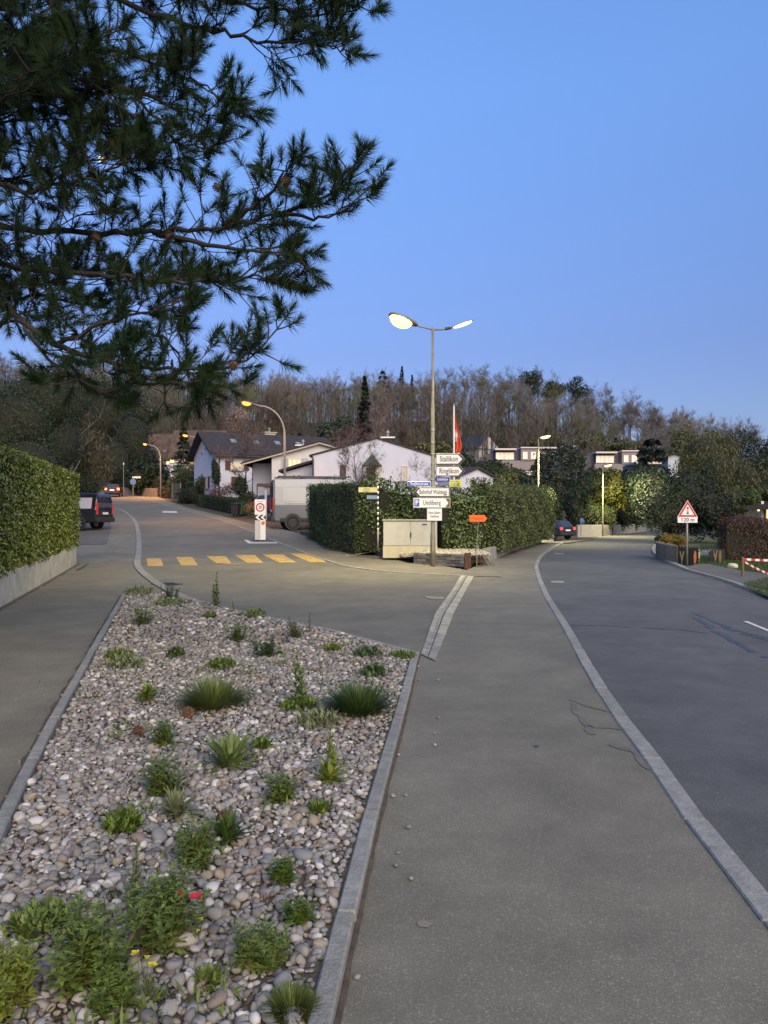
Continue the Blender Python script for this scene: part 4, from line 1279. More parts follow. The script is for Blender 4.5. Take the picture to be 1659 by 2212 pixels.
# sprouts, dry leaves and needles scattered between the stones: nobody could count them
def litter():
    rng = random.Random(8); V, F, V2, F2 = [], [], [], []
    for _ in range(150):
        y = 2.3 + 11 * rng.random() ** 1.3; x = rng.uniform(-4.8, 0.4)
        if not bool(shrink(bed_poly, np.array([x]), np.array([y]), 0.12)[0]): continue
        for k in range(rng.randrange(8, 40)):
            b = Vector((x + rng.gauss(0, 0.05), y + rng.gauss(0, 0.05), hz(x, y) + 0.035))
            blade(V, F, b, Vector((rng.uniform(-1, 1), rng.uniform(-1, 1), rng.uniform(0.3, 1.6))), rng.uniform(0.025, 0.075), rng.uniform(0.006, 0.013), 0.3, 2)
    for _ in range(1500):
        y = 2.3 + 9 * rng.random() ** 1.4; x = rng.uniform(-4.4, 0.4)
        if not bool(shrink(bed_poly, np.array([x]), np.array([y]), 0.06)[0]): continue
        blade(V2, F2, Vector((x, y, hz(x, y) + rng.uniform(0.04, 0.055))), Vector((rng.uniform(-1, 1), rng.uniform(-1, 1), rng.uniform(-.1, .15))), rng.uniform(0.03, 0.09), rng.uniform(0.003, 0.014), 0.05, 2)
    o = tri_part('sprouts', V, F, GREENS['mat'], bed); o['kind'] = 'stuff'
    o = tri_part('dry_litter', V2, F2, leafmat('dry_litter', (0.16, 0.105, 0.06), 0.4), bed); o['kind'] = 'stuff'
litter()
# ------------------------------------------------------------------ walls and hedges close to the camera
def wall(name, label, pts, th, h, m, group=None, cat='wall', panel=2.5, cap=None):
    base = Vector((pts[0].x, pts[0].y, hz(pts[0].x, pts[0].y)))
    o = thing(name, label, cat, base, 0, group)
    path = resample(pts, panel)
    for a, b in zip(path, path[1:]):
        d = (b - a); L_ = d.length; c = (a + b) / 2
        n = Vector((-d.y, d.x)).normalized() * th / 2
        g = 0.006
        u = d.normalized() * g
        a2, b2 = a + u, b - u
        q = [a2 - n, b2 - n, b2 + n, a2 + n]
        zb = [hz(a.x, a.y), hz(b.x, b.y), hz(b.x, b.y), hz(a.x, a.y)]
        mb = MB().add([(p.x - base.x, p.y - base.y, z - base.z - 0.25) for p, z in zip(q, zb)] + [(p.x - base.x, p.y - base.y, z - base.z + h) for p, z in zip(q, zb)],
                      [(3, 2, 1, 0), (4, 5, 6, 7), (0, 1, 5, 4), (1, 2, 6, 5), (2, 3, 7, 6), (3, 0, 4, 7)])
        mb.build('wall_panel', m, o, bevel=0.01, seg=1)
    return o

nL = Vector((-d0.y, d0.x))                    # to the left of the wall's direction
off = nL * 0.11
wall('garden_wall', 'low pale concrete wall under the clipped hedge on the left', [WALL_L[0] + off, WALL_L[2] + off], 0.22, 0.54, m_conc, panel=2.4)
m_laurel = leafmat('hedge_leaves_lamplit', (0.165, 0.205, 0.026), 0.5, rough=0.4, spec=0.55)  # lamplight falling on the hedge is put into the brighter leaf colour
hp0, hp1 = WALL_L[0] + nL * 0.55, WALL_L[2] + nL * 0.55 + d0 * 0.55
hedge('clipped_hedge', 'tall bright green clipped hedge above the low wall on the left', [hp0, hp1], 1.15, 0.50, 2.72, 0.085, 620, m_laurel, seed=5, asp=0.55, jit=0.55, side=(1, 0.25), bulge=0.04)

# corner hedge behind the cable cabinet
m_laurel_d = leafmat('hedge_leaves_dark', (0.086, 0.130, 0.030), 0.5, rough=0.4, spec=0.55)
m_yew = leafmat('yew_leaves', (0.050, 0.080, 0.026), 0.45)
def rise(z0_, z1_, T):
    return lambda u: z0_ + (z1_ - z0_) * np.clip(u / T, 0, 1) + 0.10 * np.sin(u * 2.3) + 0.06 * np.sin(u * 5.1)
hA = [Vector(P(693, 1100, 34.0).xy), Vector(P(742, 1100, 29.0).xy), Vector(P(800, 1100, 27.0).xy)]
hedge('yew_hedge', 'dark clipped yew hedge between the grey van and the cable cabinet', hA, 1.3, 0.0, 2.3, 0.07, 560, m_yew, seed=6, jit=0.6, zfun=rise(2.25, 2.45, 8), side=(1, 0.3), shoots=25, bulge=0.12)
hB = [Vector(P(790, 1100, 27.2).xy), Vector(P(860, 1100, 27.0).xy), Vector(P(945, 1100, 26.4).xy), Vector(P(1035, 1100, 26.8).xy)]
hedge('laurel_hedge', 'glossy green laurel hedge behind the white cable cabinet', hB, 1.2, 0.15, 2.6, 0.115, 330, m_laurel_d, seed=7, jit=0.7, zfun=rise(2.38, 2.05, 4), rough_top=0.3, bulge=0.16, side=(1, 0.3), shoots=16)
hC = [Vector(P(1050, 1100, 26.6).xy), Vector(P(1085, 1100, 30).xy), Vector(P(1140, 1100, 38).xy), Vector(P(1172, 1100, 43).xy)]
m_thuja = leafmat('thuja_sprays', (0.105, 0.130, 0.042), 0.45)
hedge('thuja_hedge', 'tall loose green hedge above the concrete wall beside the main road', hC, 1.4, 0.25, 2.8, 0.09, 380, m_thuja, seed=8, jit=0.7, zfun=rise(2.15, 2.7, 14), rough_top=0.3, bulge=0.18, side=(1, 0.3), shoots=30)
cw = [XY(1050, 1214), XY(1097, 1191.6), XY(1162, 1172.5)]
wall('concrete_wall', 'low weathered concrete wall under the tall hedge beside the main road', cw, 0.25, 0.42, m_conc_old, panel=2.0)
wq = XY(1188, 1168)
wall('wall_pier', 'short white painted pier at the end of the concrete wall', [XY(1175, 1169.5), XY(1191, 1167.5)], 0.3, 0.34, mat('white_render_pier', (0.45, 0.44, 0.40), 0.9, var=0.2))
# block wall with raised planting at the corner
BW = [Vector(P(893, 1216, 23.4).xy), Vector(P(1003, 1225, 22.3).xy)]
def block_wall():
    a, b = BW; d = (b - a); L_ = d.length; u = d.normalized(); n = Vector((-u.y, u.x))
    base = Vector((a.x, a.y, 0))
    o = thing('block_wall', 'low wall of grey stone blocks at the foot of the signpost', 'wall', base)
    m = mat('grey_block', (0.17, 0.165, 0.165), 0.92, var=0.35, vscale=12, rand=0.40, bump=0.5, bscale=40)
    MB().box(((a.x + b.x) / 2 - a.x + n.x * 0.16, (a.y + b.y) / 2 - a.y + n.y * 0.16, 0.165), (L_ - 0.02, 0.20, 0.36), math.atan2(d.y, d.x)).build('core', m_bedding, o)
    hgt = 0.092; rows = 4; me = None
    for r in range(rows):
        x = 0.0; k = 0
        while x < L_ - 0.05:
            w = 0.30 if (r % 2 == 0 or k) else 0.15
            w = min(w, L_ - x)
            c = a + u * (x + w / 2) + n * (0.12 + random.uniform(-.006, .006))
            if me is None:
                q = MB().box((0, 0, 0), (1, 0.24, hgt - 0.008)).build('block', m, o, bevel=0.008, seg=1); me = q.data
            else:
                q = bpy.data.objects.new('block', me); COL.objects.link(q); q.parent = o
                md = q.modifiers.new('bevel', 'BEVEL'); md.width = 0.008; md.segments = 1
            q.scale = (w - 0.010, 1, 1); q.location = (c.x - a.x, c.y - a.y, hgt * (r + 0.5) - 0.005); q.rotation_euler = (0, 0, math.atan2(d.y, d.x))
            x += w; k += 1
    e = b + u * 0.03
    MB().box((e.x - a.x + n.x * 0.14, e.y - a.y + n.y * 0.14, 0.18), (0.05, 0.30, 0.46), math.atan2(d.y, d.x)).build('end_plate', mat('rusty_steel', (0.12, 0.055, 0.035), 0.85, var=0.4, vscale=6), o)
    # raised gravel behind it
    poly = [a + n * 0.12, b + n * 0.12, b + n * 1.2 + u * 0.3, Vector((3.3, 25.6)), Vector((3.2, 26.2)), Vector((-0.6, 26.6)), Vector((-1.6, 26.3)), XY(770, 1187), XY(857, 1209), a - u * 0.4 + n * 0.2]
    bed2 = drape('planting_bed', poly, mat('pale_gravel', (0.33, 0.29, 0.20), 0.95, var=0.4, vscale=16, speck=0.4, sscale=14), 0.0, 0.3)
    def rise_at(x, y):                      # slopes up from the pavement edge to the height of the wall
        p = Vector((x, y)) - a
        w = max(0, min(1, (p.dot(u) + 0.9) / 0.9)); t0, t1 = p.dot(n) / 1.4, p.dot(n) / 0.5 + 0.55
        t = max(0, min(1, t0)) * (1 - w) + max(0, min(1, t1)) * w
        return 0.03 + 0.29 * max(0, min(1, t)) * max(0, min(1, (x + 1.6) / 1.8))
    for v in bed2.data.vertices:
        v.co.z = rise_at(v.co.x, v.co.y) + random.uniform(-0.01, 0.01)
    rng = np.random.default_rng(77)
    V, F, off_ = [], [], 0
    xs = rng.uniform(-2, 3.2, 4000); ys = rng.uniform(21.5, 26.5, 4000)
    k = shrink([(p.x, p.y) for p in poly], xs, ys, 0.05)
    for x, y in list(zip(xs[k], ys[k]))[:1500]:
        w, f = stone_variant(1, rng) if off_ == 0 else (w0, f0)
        if off_ == 0: w0, f0 = w, f
        z = rise_at(x, y)
        V.append((w * rng.uniform(0.02, 0.06, 3)) @ rot3(rng, 1)[0].T + (x, y, z + 0.015)); F.append(f + off_); off_ += len(w)
    g = mesh_np('gravel', np.concatenate(V), np.concatenate(F), mat('pale_stones', (0.40, 0.355, 0.25), 0.9, rand=0.4, island=True), bed2, smooth=True); g['kind'] = 'stuff'
block_wall()

# small pit with a step beside the corner
def pit():
    c = XY(1035, 1217)
    o = thing('stone_step', 'weathered concrete step at the hedge gap behind the orange arrow sign', 'step', (c.x, c.y, 0))
    MB().box((0, 0.9, 0.17), (0.62, 0.3, 0.36)).build('riser', m_conc_old, o, bevel=0.02)
    MB().box((0, 0.42, 0.05), (0.66, 0.5, 0.14)).build('tread', mat('earthy_step', (0.16, 0.12, 0.07), 0.95, var=0.4, vscale=8), o, bevel=0.02)
pit()

# cable cabinet
def cabinet():
    y0 = 24.85
    xl, xr = (827 - CX) / FPX * y0, (945 - CX) / FPX * y0
    w = xr - xl; zb = 0.30; zt = 1.36
    m = mat('cabinet_plastic', (0.47, 0.47, 0.42), 0.75, var=0.10, vscale=3, bump=0.15, bscale=50)
    m2 = mat('cabinet_plinth', (0.50, 0.46, 0.32), 0.8, var=0.15, vscale=4)
    o = thing('cable_cabinet', 'pale two-door cable cabinet in front of the laurel hedge', 'cabinet', ((xl + xr) / 2, y0 + 0.22, zb))
    MB().box((0, 0, 0.0), (w, 0.42, 0.38)).build('plinth', m2, o, bevel=0.01)
    MB().box((0, 0.012, 0.60), (w - 0.02, 0.40, 0.82)).build('body', m, o, bevel=0.008)
    MB().box((0, 0, 1.035), (w + 0.05, 0.47, 0.05)).build('lid', mat('cabinet_lid', (0.36, 0.35, 0.27), 0.8, var=0.2, vscale=5), o, bevel=0.015)
    for s in (-1, 1):
        dw = w / 2 - 0.03
        d = MB().box((s * (dw / 2 + 0.006), -0.200, 0.60), (dw - 0.01, 0.022, 0.78)).build('door', m, o, bevel=0.006)
        rb = MB()
        k = int(dw / 0.06)
        for i in range(k):
            rb.box((s * (0.04 + dw * (i + 0.3) / k), -0.2135, 0.60), (0.022, 0.006, 0.74))
        rb.build('rib', m, d)
    MB().box((0.02, -0.228, 0.56), (0.035, 0.03, 0.16)).build('handle', mat('black_plastic', (0.02, 0.02, 0.02), 0.5), o, bevel=0.006)
    MB().box((w / 2 - 0.42, -0.223, 0.90), (0.15, 0.006, 0.035)).build('nameplate', mat('blue_plate', (0.03, 0.06, 0.20), 0.5), o)
cabinet()

# ------------------------------------------------------------------ lettering
def text_mesh(body, size, m, parent, loc, sx=1.0, align='CENTER', name='lettering', rz=0.0, yoff=0.0, bold=0.0):
    cu = bpy.data.curves.new('lettering', 'FONT'); cu.body = body; cu.size = size; cu.align_x = align; cu.align_y = 'CENTER'; cu.extrude = 0.002; cu.offset = bold
    cu.resolution_u = 3
    tmp = bpy.data.objects.new('lettering_tmp', cu); COL.objects.link(tmp)
    dg = bpy.context.evaluated_depsgraph_get()
    me = bpy.data.meshes.new_from_object(tmp.evaluated_get(dg))
    bpy.data.objects.remove(tmp); bpy.data.curves.remove(cu)
    me.materials.clear()
    o = link(name, me, m, parent)
    o.location = loc; o.rotation_euler = (math.pi / 2, 0, rz); o.scale = (sx, 1, 1)
    return o

m_galv = mat('galvanised_steel', (0.30, 0.29, 0.25), 0.55, metal=0.5, var=0.2, vscale=6)
m_pole = mat('lamp_pole', (0.27, 0.26, 0.19), 0.6, metal=0.3, var=0.2, vscale=5)
m_signw = mat('sign_white', (0.80, 0.79, 0.76), 0.5, var=0.03, vscale=3)
m_signk = mat('sign_black', (0.025, 0.025, 0.03), 0.5)
m_signb = mat('sign_blue', (0.035, 0.09, 0.50), 0.5)
m_signbr = mat('sign_brown', (0.16, 0.065, 0.03), 0.5)
m_signgrey = mat('sign_back_grey', (0.30, 0.30, 0.29), 0.5, metal=0.2)
m_signred = mat('sign_red', (0.50, 0.025, 0.03), 0.5)
m_orange = mat('orange_board', (0.85, 0.13, 0.01), 0.55, var=0.05)

# main lamp post
LP = Vector((1.43, 22.5, 0.04))
def lamp_light(name, parent, loc, col, power, size=0.25, spot=None, rot=None):
    ld = bpy.data.lights.new(name, 'SPOT'); ld.energy = power; ld.color = col; ld.spot_size = R(spot or 150); ld.spot_blend = 0.9; ld.shadow_soft_size = size
    lo = bpy.data.objects.new(name, ld); COL.objects.link(lo); lo.parent = parent; lo.location = loc
    if rot: lo.rotation_euler = rot
    return lo
m_lens_y = mat('sodium_lens', (1, 0.8, 0.3), 0.4, emit=(1.0, 0.76, 0.18), estr=1.9)
m_lens_w = mat('warm_white_lens', (1, 0.95, 0.8), 0.4, emit=(1.0, 0.88, 0.45), estr=1.1)
m_lens_o = mat('orange_lens', (1, 0.5, 0.1), 0.4, emit=(1.0, 0.36, 0.035), estr=1.5)
m_head = mat('lamp_housing', (0.22, 0.21, 0.16), 0.5, metal=0.2)

def luminaire(root, a, b, lens, w, th, name='lamp_head'):
    """flat housing from a to b (local), glowing lens under it"""
    a, b = Vector(a), Vector(b); d = (b - a); L_ = d.length; u = d.normalized(); s = u.cross(Vector((0, 0, 1))).normalized(); up = s.cross(u)
    prof = [(0.0, 0.35, 0.55), (0.12, 0.6, 0.9), (0.45, 1.0, 1.0), (0.85, 0.9, 0.75), (1.0, 0.55, 0.35)]
    def loft(pr, up0, up1, inset=0):
        vs, fs = [], []
        n = 20
        for t, ww, hh in pr:
            c = a + d * t
            for k in range(n):
                an = 2 * math.pi * k / n
                z = math.sin(an)
                vs.append(c + s * math.cos(an) * w / 2 * ww + up * (z * th * hh * (up1 if z > 0 else up0)))
        for i in range(len(pr) - 1):
            for k in range(n):
                p, q = i * n + k, i * n + (k + 1) % n
                fs.append((p, q, q + n, p + n))
        fs.append(tuple(range(n))[::-1]); fs.append(tuple(range((len(pr) - 1) * n, len(pr) * n)))
        return vs, fs
    h = MB(); h.add(*loft(prof, 0.15, 0.45)); hd = h.build(name, m_head, root, smooth=True)
    l = MB(); l.add(*loft([(0.18, 0.25, .2), (0.25, 0.60, .6), (0.38, 0.86, 0.9), (0.55, 0.95, 1.0), (0.75, 0.88, 0.95), (0.88, 0.65, 0.7), (0.95, 0.35, 0.4)], 1.0, 0.05)); l.build('lens', lens, hd, smooth=True)

def main_lamp():
    o = thing('street_lamp', 'tall two-armed street lamp carrying the direction signs at the corner', 'street lamp', LP)
    H_ = 6.9
    MB().lathe([(0.075, -0.05), (0.075, 0.9), (0.058, 1.0), (0.055, 4.6), (0.042, 4.75), (0.034, H_)], 14).build('pole', m_pole, o, smooth=True)
    s = 22.5 / FPX
    def q(px, py): p = P(px, py, 22.5) - LP; return (p.x, p.y, p.z)
    top = (0, 0, H_)
    MB().tube([top, q(915, 707), q(893, 702)], [0.03, 0.027, 0.024], 8).build('arm', m_pole, o)
    MB().tube([top, q(955, 712), q(975, 709)], [0.03, 0.026, 0.022], 8).build('arm', m_pole, o)
    MB().lathe([(0.04, -0.06), (0.045, 0.0), (0.03, 0.05), (0.01, 0.06)], 10, c=top).build('cap', m_pole, o)
    luminaire(o, Vector(q(900, 704)), Vector(q(842, 684)) + Vector((0, -0.30, 0)), m_lens_y, 0.50, 0.26)
    luminaire(o, Vector(q(968, 711)), Vector(q(1021, 694)) + Vector((0, -0.12, 0)), m_lens_w, 0.24, 0.07)
    for px, py in ((966, 710),):
        c = Vector(q(px, py)); MB().tube([c + Vector((-0.06, 0, -0.01)), c + Vector((0.1, 0, 0.02))], [0.045, 0.04], 10).build('joint', mat('dark_joint', (0.04, 0.04, 0.04), 0.6), o)
    for pz in (3.95, 3.58, 3.25, 2.95, 2.5, 2.2, 1.55):
        MB().lathe([(0.062, -0.02), (0.066, -0.015), (0.066, 0.015), (0.062, 0.02)], 14, c=(0, 0, pz)).build('clamp', m_galv, o)
    MB().box((0, -0.078, 0.55), (0.07, 0.02, 0.3)).build('hatch', m_pole, o, bevel=0.006)
    lamp_light('lamp_glow', o, Vector(q(868, 700)) + Vector((0, -0.2, -0.25)), (1.0, 0.80, 0.33), 1500, 0.15, 112, (R(-8), R(24), 0))
    lamp_light('lamp_glow', o, Vector(q(1000, 702)) + Vector((0.05, -0.1, -0.2)), (1.0, 0.90, 0.62), 500, 0.12, 125, (R(-8), R(-24), 0))
main_lamp()

def arrow_poly(w, h, tip, right=True):
    p = [(-w / 2, -h / 2), (w / 2 - tip, -h / 2), (w / 2, 0), (w / 2 - tip, h / 2), (-w / 2, h / 2)]
    if not right: p = [(-x, z) for x, z in p][::-1]
    return p

def arrow_sign(name, label, x0, x1, y0, y1, text, right, rz, tsize, sx, d=22.36, border=m_signk, group='direction signs on the lamp post', board=None, tcol=None, shift=0.0):
    s = d / FPX
    a, b = P(x0, y0, d), P(x1, y1, d)
    c = (a + b) / 2; w, h = abs(b.x - a.x), abs(b.z - a.z)
    o = thing(name, label, 'road sign', c, rz, group)
    tip = h * 0.42
    MB().prism(arrow_poly(w, h, tip, right), 1, 0.0, 0.03).build('frame', m_signgrey, o, bevel=0.008, seg=1)
    MB().prism(arrow_poly(w * 0.975, h * 0.90, tip * 0.95, right), 1, -0.006, 0.001).build('border', border, o)
    f = 1 if right else -1
    k = h * 0.36
    W2, H2 = w * 0.94, h * 0.76
    p = [(-W2 / 2, -H2 / 2), (W2 / 2 - tip * 1.18, -H2 / 2), (W2 / 2 - tip * 0.35, 0), (W2 / 2 - tip * 1.18, H2 / 2), (-W2 / 2, H2 / 2)]
    if not right: p = [(-x, z) for x, z in p][::-1]
    MB().prism(p, 1, -0.010, -0.004).build('panel', board or m_signw, o)
    text_mesh(text, tsize, tcol or m_signk, o, (-f * tip * 0.25 + shift, -0.0125, 0.0), sx, bold=0.001)
    return o

arrow_sign('direction_sign', 'white arrow sign reading Stallikon, topmost on the lamp post', 941, 1004, 979, 1004.5, 'Stallikon', True, R(-6), 0.22, 0.72)
arrow_sign('direction_sign', 'white arrow sign reading Ringlikon, under the Stallikon sign', 941, 1004, 1005.5, 1030, 'Ringlikon', True, R(-6), 0.22, 0.70)
arrow_sign('direction_sign', 'white left-pointing arrow sign reading Bahnhof Waldegg', 894, 972, 1052, 1074, 'Bahnhof Waldegg', False, R(4), 0.185, 0.62)

def flat_sign(name, label, x0, x1, y0, y1, board, rz=0.0, d=22.36, lines=(), tcol=m_signk, th=0.02, frame=None, group='direction signs on the lamp post', cat='road sign'):
    a, b = P(x0, y0, d), P(x1, y1, d); c = (a + b) / 2; w, h = abs(b.x - a.x), abs(b.z - a.z)
    o = thing(name, label, cat, c, rz, group)
    MB().box((0, 0.012, 0), (w, th, h)).build('frame', frame or m_signgrey, o, bevel=min(0.012, h * 0.15), seg=2)
    MB().box((0, -0.002, 0), (w * 0.965, 0.01, h - w * 0.035)).build('panel', board, o)
    for t, size, dx, dz, sx in lines:
        text_mesh(t, size, tcol, o, (dx, -0.0085, dz), sx, bold=0.001)
    return o, w, h
flat_sign('street_name_sign', 'blue street name plate reading Ringlikerstrasse, left of the pole', 880, 931, 1040, 1050, m_signb, R(6), lines=[('Ringlikerstrasse', 0.125, 0, 0.0, 0.66)], tcol=m_signw, frame=m_signw)
flat_sign('street_name_sign', 'blue street name plate reading Stallikerstrasse, right of the pole', 938, 974, 1030, 1041, m_signb, R(-32), lines=[('Stallikerstrasse', 0.12, 0, 0.0, 0.50)], tcol=m_signw, frame=m_signw)
flat_sign('prohibition_plate', 'white plate reading Keine Zufahrt Uetliberg under the parking sign', 922, 955, 1098, 1125, m_signw, R(2), lines=[('Keine Zufahrt', 0.082, 0, 0.05, 0.75), ('Uetliberg', 0.085, 0, -0.055, 0.8)])
def uetli():
    o, w, h = flat_sign('parking_sign', 'white parking sign with blue P and brown arrow end reading Uetliberg', 892, 973.5, 1075, 1097.5, m_signw, R(3), lines=[('Uetliberg', 0.185, 0.0, 0.0, 0.75)])
    MB().box((-w * 0.40, -0.008, 0), (w * 0.13, 0.006, h * 0.70)).build('parking_panel', m_signb, o)
    text_mesh('P', 0.19, m_signw, o, (-w * 0.40, -0.0125, 0), 0.9, bold=0.006)
    H2 = h * 0.84; x1 = w * 0.478; x0 = w * 0.36
    MB().prism([(x0, -H2 / 2), (x1, -H2 / 2), (x1, H2 / 2), (x0, H2 / 2), (x0 + 0.09, 0)], 1, -0.011, -0.003).build('arrow_end', m_signbr, o)
uetli()
# sign brackets: stubs from the pole to each sign stay with the pole
# hiking signpost with a striped pole
def hiking_post():
    p = Vector((P(816.5, 1185, 25.0).x, 25.0, 0.34))
    o = thing('hiking_signpost', 'thin black and white striped signpost left of the cable cabinet', 'signpost', p)
    MB().lathe([(0.03, 0), (0.03, 0.66)], 10).build('lower_pole', m_galv, o, smooth=True)
    z = 0.66; k = 0
    while z < 2.05:
        MB().lathe([(0.026, 0), (0.026, 0.085)], 10, c=(0, 0, z)).build('stripe', m_signw if k % 2 == 0 else m_signk, o, smooth=True); z += 0.085; k += 1
    a = MB().prism([(-0.62, -0.08), (0.0, -0.08), (0.0, 0.08), (-0.62, 0.08)], 1, -0.012, 0.0)
    y = a.build('direction_board', mat('hiking_yellow', (0.42, 0.40, 0.20), 0.6, var=0.08), o, loc=(-0.02, -0.03, 1.98), rz=R(10))
    t = text_mesh('Uetliberg', 0.06, m_signk, y, (-0.36, -0.0145, 0.03), 0.9)
    t2 = text_mesh('Ringlikon', 0.06, m_signk, y, (-0.36, -0.0145, -0.04), 0.9)
    MB().prism([(-0.36, -0.06), (0.0, -0.06), (0.0, 0.06), (-0.36, 0.06)], 1, -0.012, 0.0).build('blue_board', mat('pale_blue_board', (0.12, 0.20, 0.34), 0.6), o, loc=(-0.02, -0.03, 1.74), rz=R(18))
hiking_post()

def yellow_board():
    p = P(984, 1044, 26.2); g = 0.3
    o = thing('yellow_notice', 'pale yellow-green notice board behind the lower arrow sign', 'sign', (p.x, 26.2, g))
    MB().tube([(0, 0, 0), (0, 0, p.z - g - 0.05)], 0.02, 8).build('post', m_galv, o)
    MB().box((0, -0.03, p.z - g), (0.44, 0.012, 0.25)).build('board', mat('pale_yellow_green', (0.55, 0.56, 0.16), 0.6), o)
    mt = mat('faint_green_print', (0.42, 0.44, 0.11), 0.7)
    for dz in (0.06, -0.02, -0.08):
        MB().box((0, -0.038, p.z - g + dz), (0.32, 0.004, 0.03)).build('print', mt, o)
yellow_board()

def orange_arrow():
    d = 22.6
    c = P(1033, 1120, d); g = 0.0
    o = thing('detour_sign', 'orange arrow detour sign on a thin tripod by the hedge gap', 'road sign', (c.x, d, g))
    w, h = 39 * d / FPX, 14.5 * d / FPX
    z = c.z - g
    MB().prism([(-w / 2, z - h / 2), (w / 2 - 0.09, z - h / 2), (w / 2, z), (w / 2 - 0.09, z + h / 2), (-w / 2, z + h / 2)], 1, -0.03, -0.012).build('board', m_orange, o, bevel=0.004, seg=1)
    text_mesh('Umleitung', 0.085, mat('faded_print', (0.45, 0.07, 0.01), 0.6), o, (-0.03, -0.034, z), 0.8)
    q = P(1030, 1181, d); q2 = P(1029, 1221, d); q3 = P(1057, 1221, d)
    MB().tube([(q.x - c.x, 0, q.z), (0.0, 0, z - h / 2)], 0.012, 6).build('post', m_galv, o)
    MB().tube([(q.x - c.x, 0, q.z + 0.03), (q2.x - c.x, -0.1, 0.0)], 0.014, 6).build('leg', m_galv, o)
    MB().tube([(q.x - c.x, 0, q.z + 0.03), (q3.x - c.x, -0.05, 0.0)], 0.012, 6).build('leg', m_galv, o)
    MB().tube([(q.x - c.x, 0, q.z + 0.03), (q.x - c.x - 0.1, 0.45, 0.02)], 0.012, 6).build('leg', m_galv, o)
orange_arrow()

# speed stele on the lane
def stele():
    g = G(562.5, 1168.5); d = g.y; s = d / FPX
    o = thing('speed_limit_stele', 'white speed limit 30 post with chevron panel standing in the lane', 'road sign', g, R(4))
    w = 23.2 * s; z = lambda py: (1168.5 - py) * s
    m_w = mat('stele_white', (0.78, 0.77, 0.72), 0.5, var=0.05)
    MB().box((0, 0, z(1168.5) + 0.03), (0.05, 0.05, 0.1)).build('foot', m_galv, o)
    MB().box((-w * 0.13, 0.02, (z(1166) + z(1123.5)) / 2), (w * 0.72, 0.16, z(1123.5) - z(1166))).build('lower_panel', mat('stele_grey_side', (0.50, 0.49, 0.46), 0.5), o, bevel=0.006)
    MB().box((w * 0.25, -0.08, (z(1166) + z(1123.5)) / 2), (w * 0.50, 0.05, z(1123.5) - z(1166))).build('front_panel', m_w, o, bevel=0.005)
    zc = (z(1112) + z(1123)) / 2; hh = z(1112) - z(1123)
    MB().box((0, -0.04, zc), (w * 1.02, 0.1, hh)).build('chevron_panel', m_signk, o, bevel=0.004)
    for cx in (-0.22, 0.26):
        k = w * 0.25; a = w * 0.22
        x = cx * w
        MB().prism([(x - a, zc), (x + k * 0.25, zc + hh / 2), (x + k * 1.15, zc + hh / 2), (x + k * 1.15 - a - k * 0.25, zc), (x + k * 1.15, zc - hh / 2), (x + k * 0.25, zc - hh / 2)][::-1], 1, -0.095, -0.088).build('chevron', m_w, o)
    zt, zb = z(1079), z(1112)
    MB().box((0, -0.05, (zt + zb) / 2), (w * 1.02, 0.08, zt - zb)).build('sign_panel', m_w, o, bevel=0.012)
    zc = z(1096); r1, r0 = w * 0.41, w * 0.29
    ring = MB()
    n = 28
    vs, fs = [], []
    for k in range(n):
        a = 2 * math.pi * k / n
        vs += [(r1 * math.cos(a), -0.096, zc + r1 * math.sin(a)), (r0 * math.cos(a), -0.096, zc + r0 * math.sin(a))]
    for k in range(n):
        a = 2 * k; b = 2 * ((k + 1) % n); fs.append((a, b, b + 1, a + 1))
    ring.add(vs, [f for f in fs]); ring.build('red_ring', m_signred, o)
    text_mesh('30', w * 0.42, m_signk, o, (0, -0.094, zc), 0.85, bold=0.002)
    text_mesh('ZONE', w * 0.17, mat('faded_grey_print', (0.35, 0.30, 0.27), 0.6), o, (0, -0.094, z(1083.5)), 1.0)
    e = (w * 0.26, -0.108, z(1130)); r = w * 0.18
    MB().prism([(e[0] + r, e[2] + r), (e[0] - r * 0.2, e[2] + r), (e[0] - r * 0.85, e[2] + r * .45), (e[0] - r, e[2] - r * .1), (e[0] - r * .6, e[2] - r * .85), (e[0], e[2] - r), (e[0] + r * .7, e[2] - r * .6), (e[0] + r, e[2])][::-1], 1, -0.110, -0.104).build('emblem', mat('emblem_orange', (0.75, 0.20, 0.02), 0.5, col2=(0.60, 0.07, 0.02), vscale=12), o)
stele()

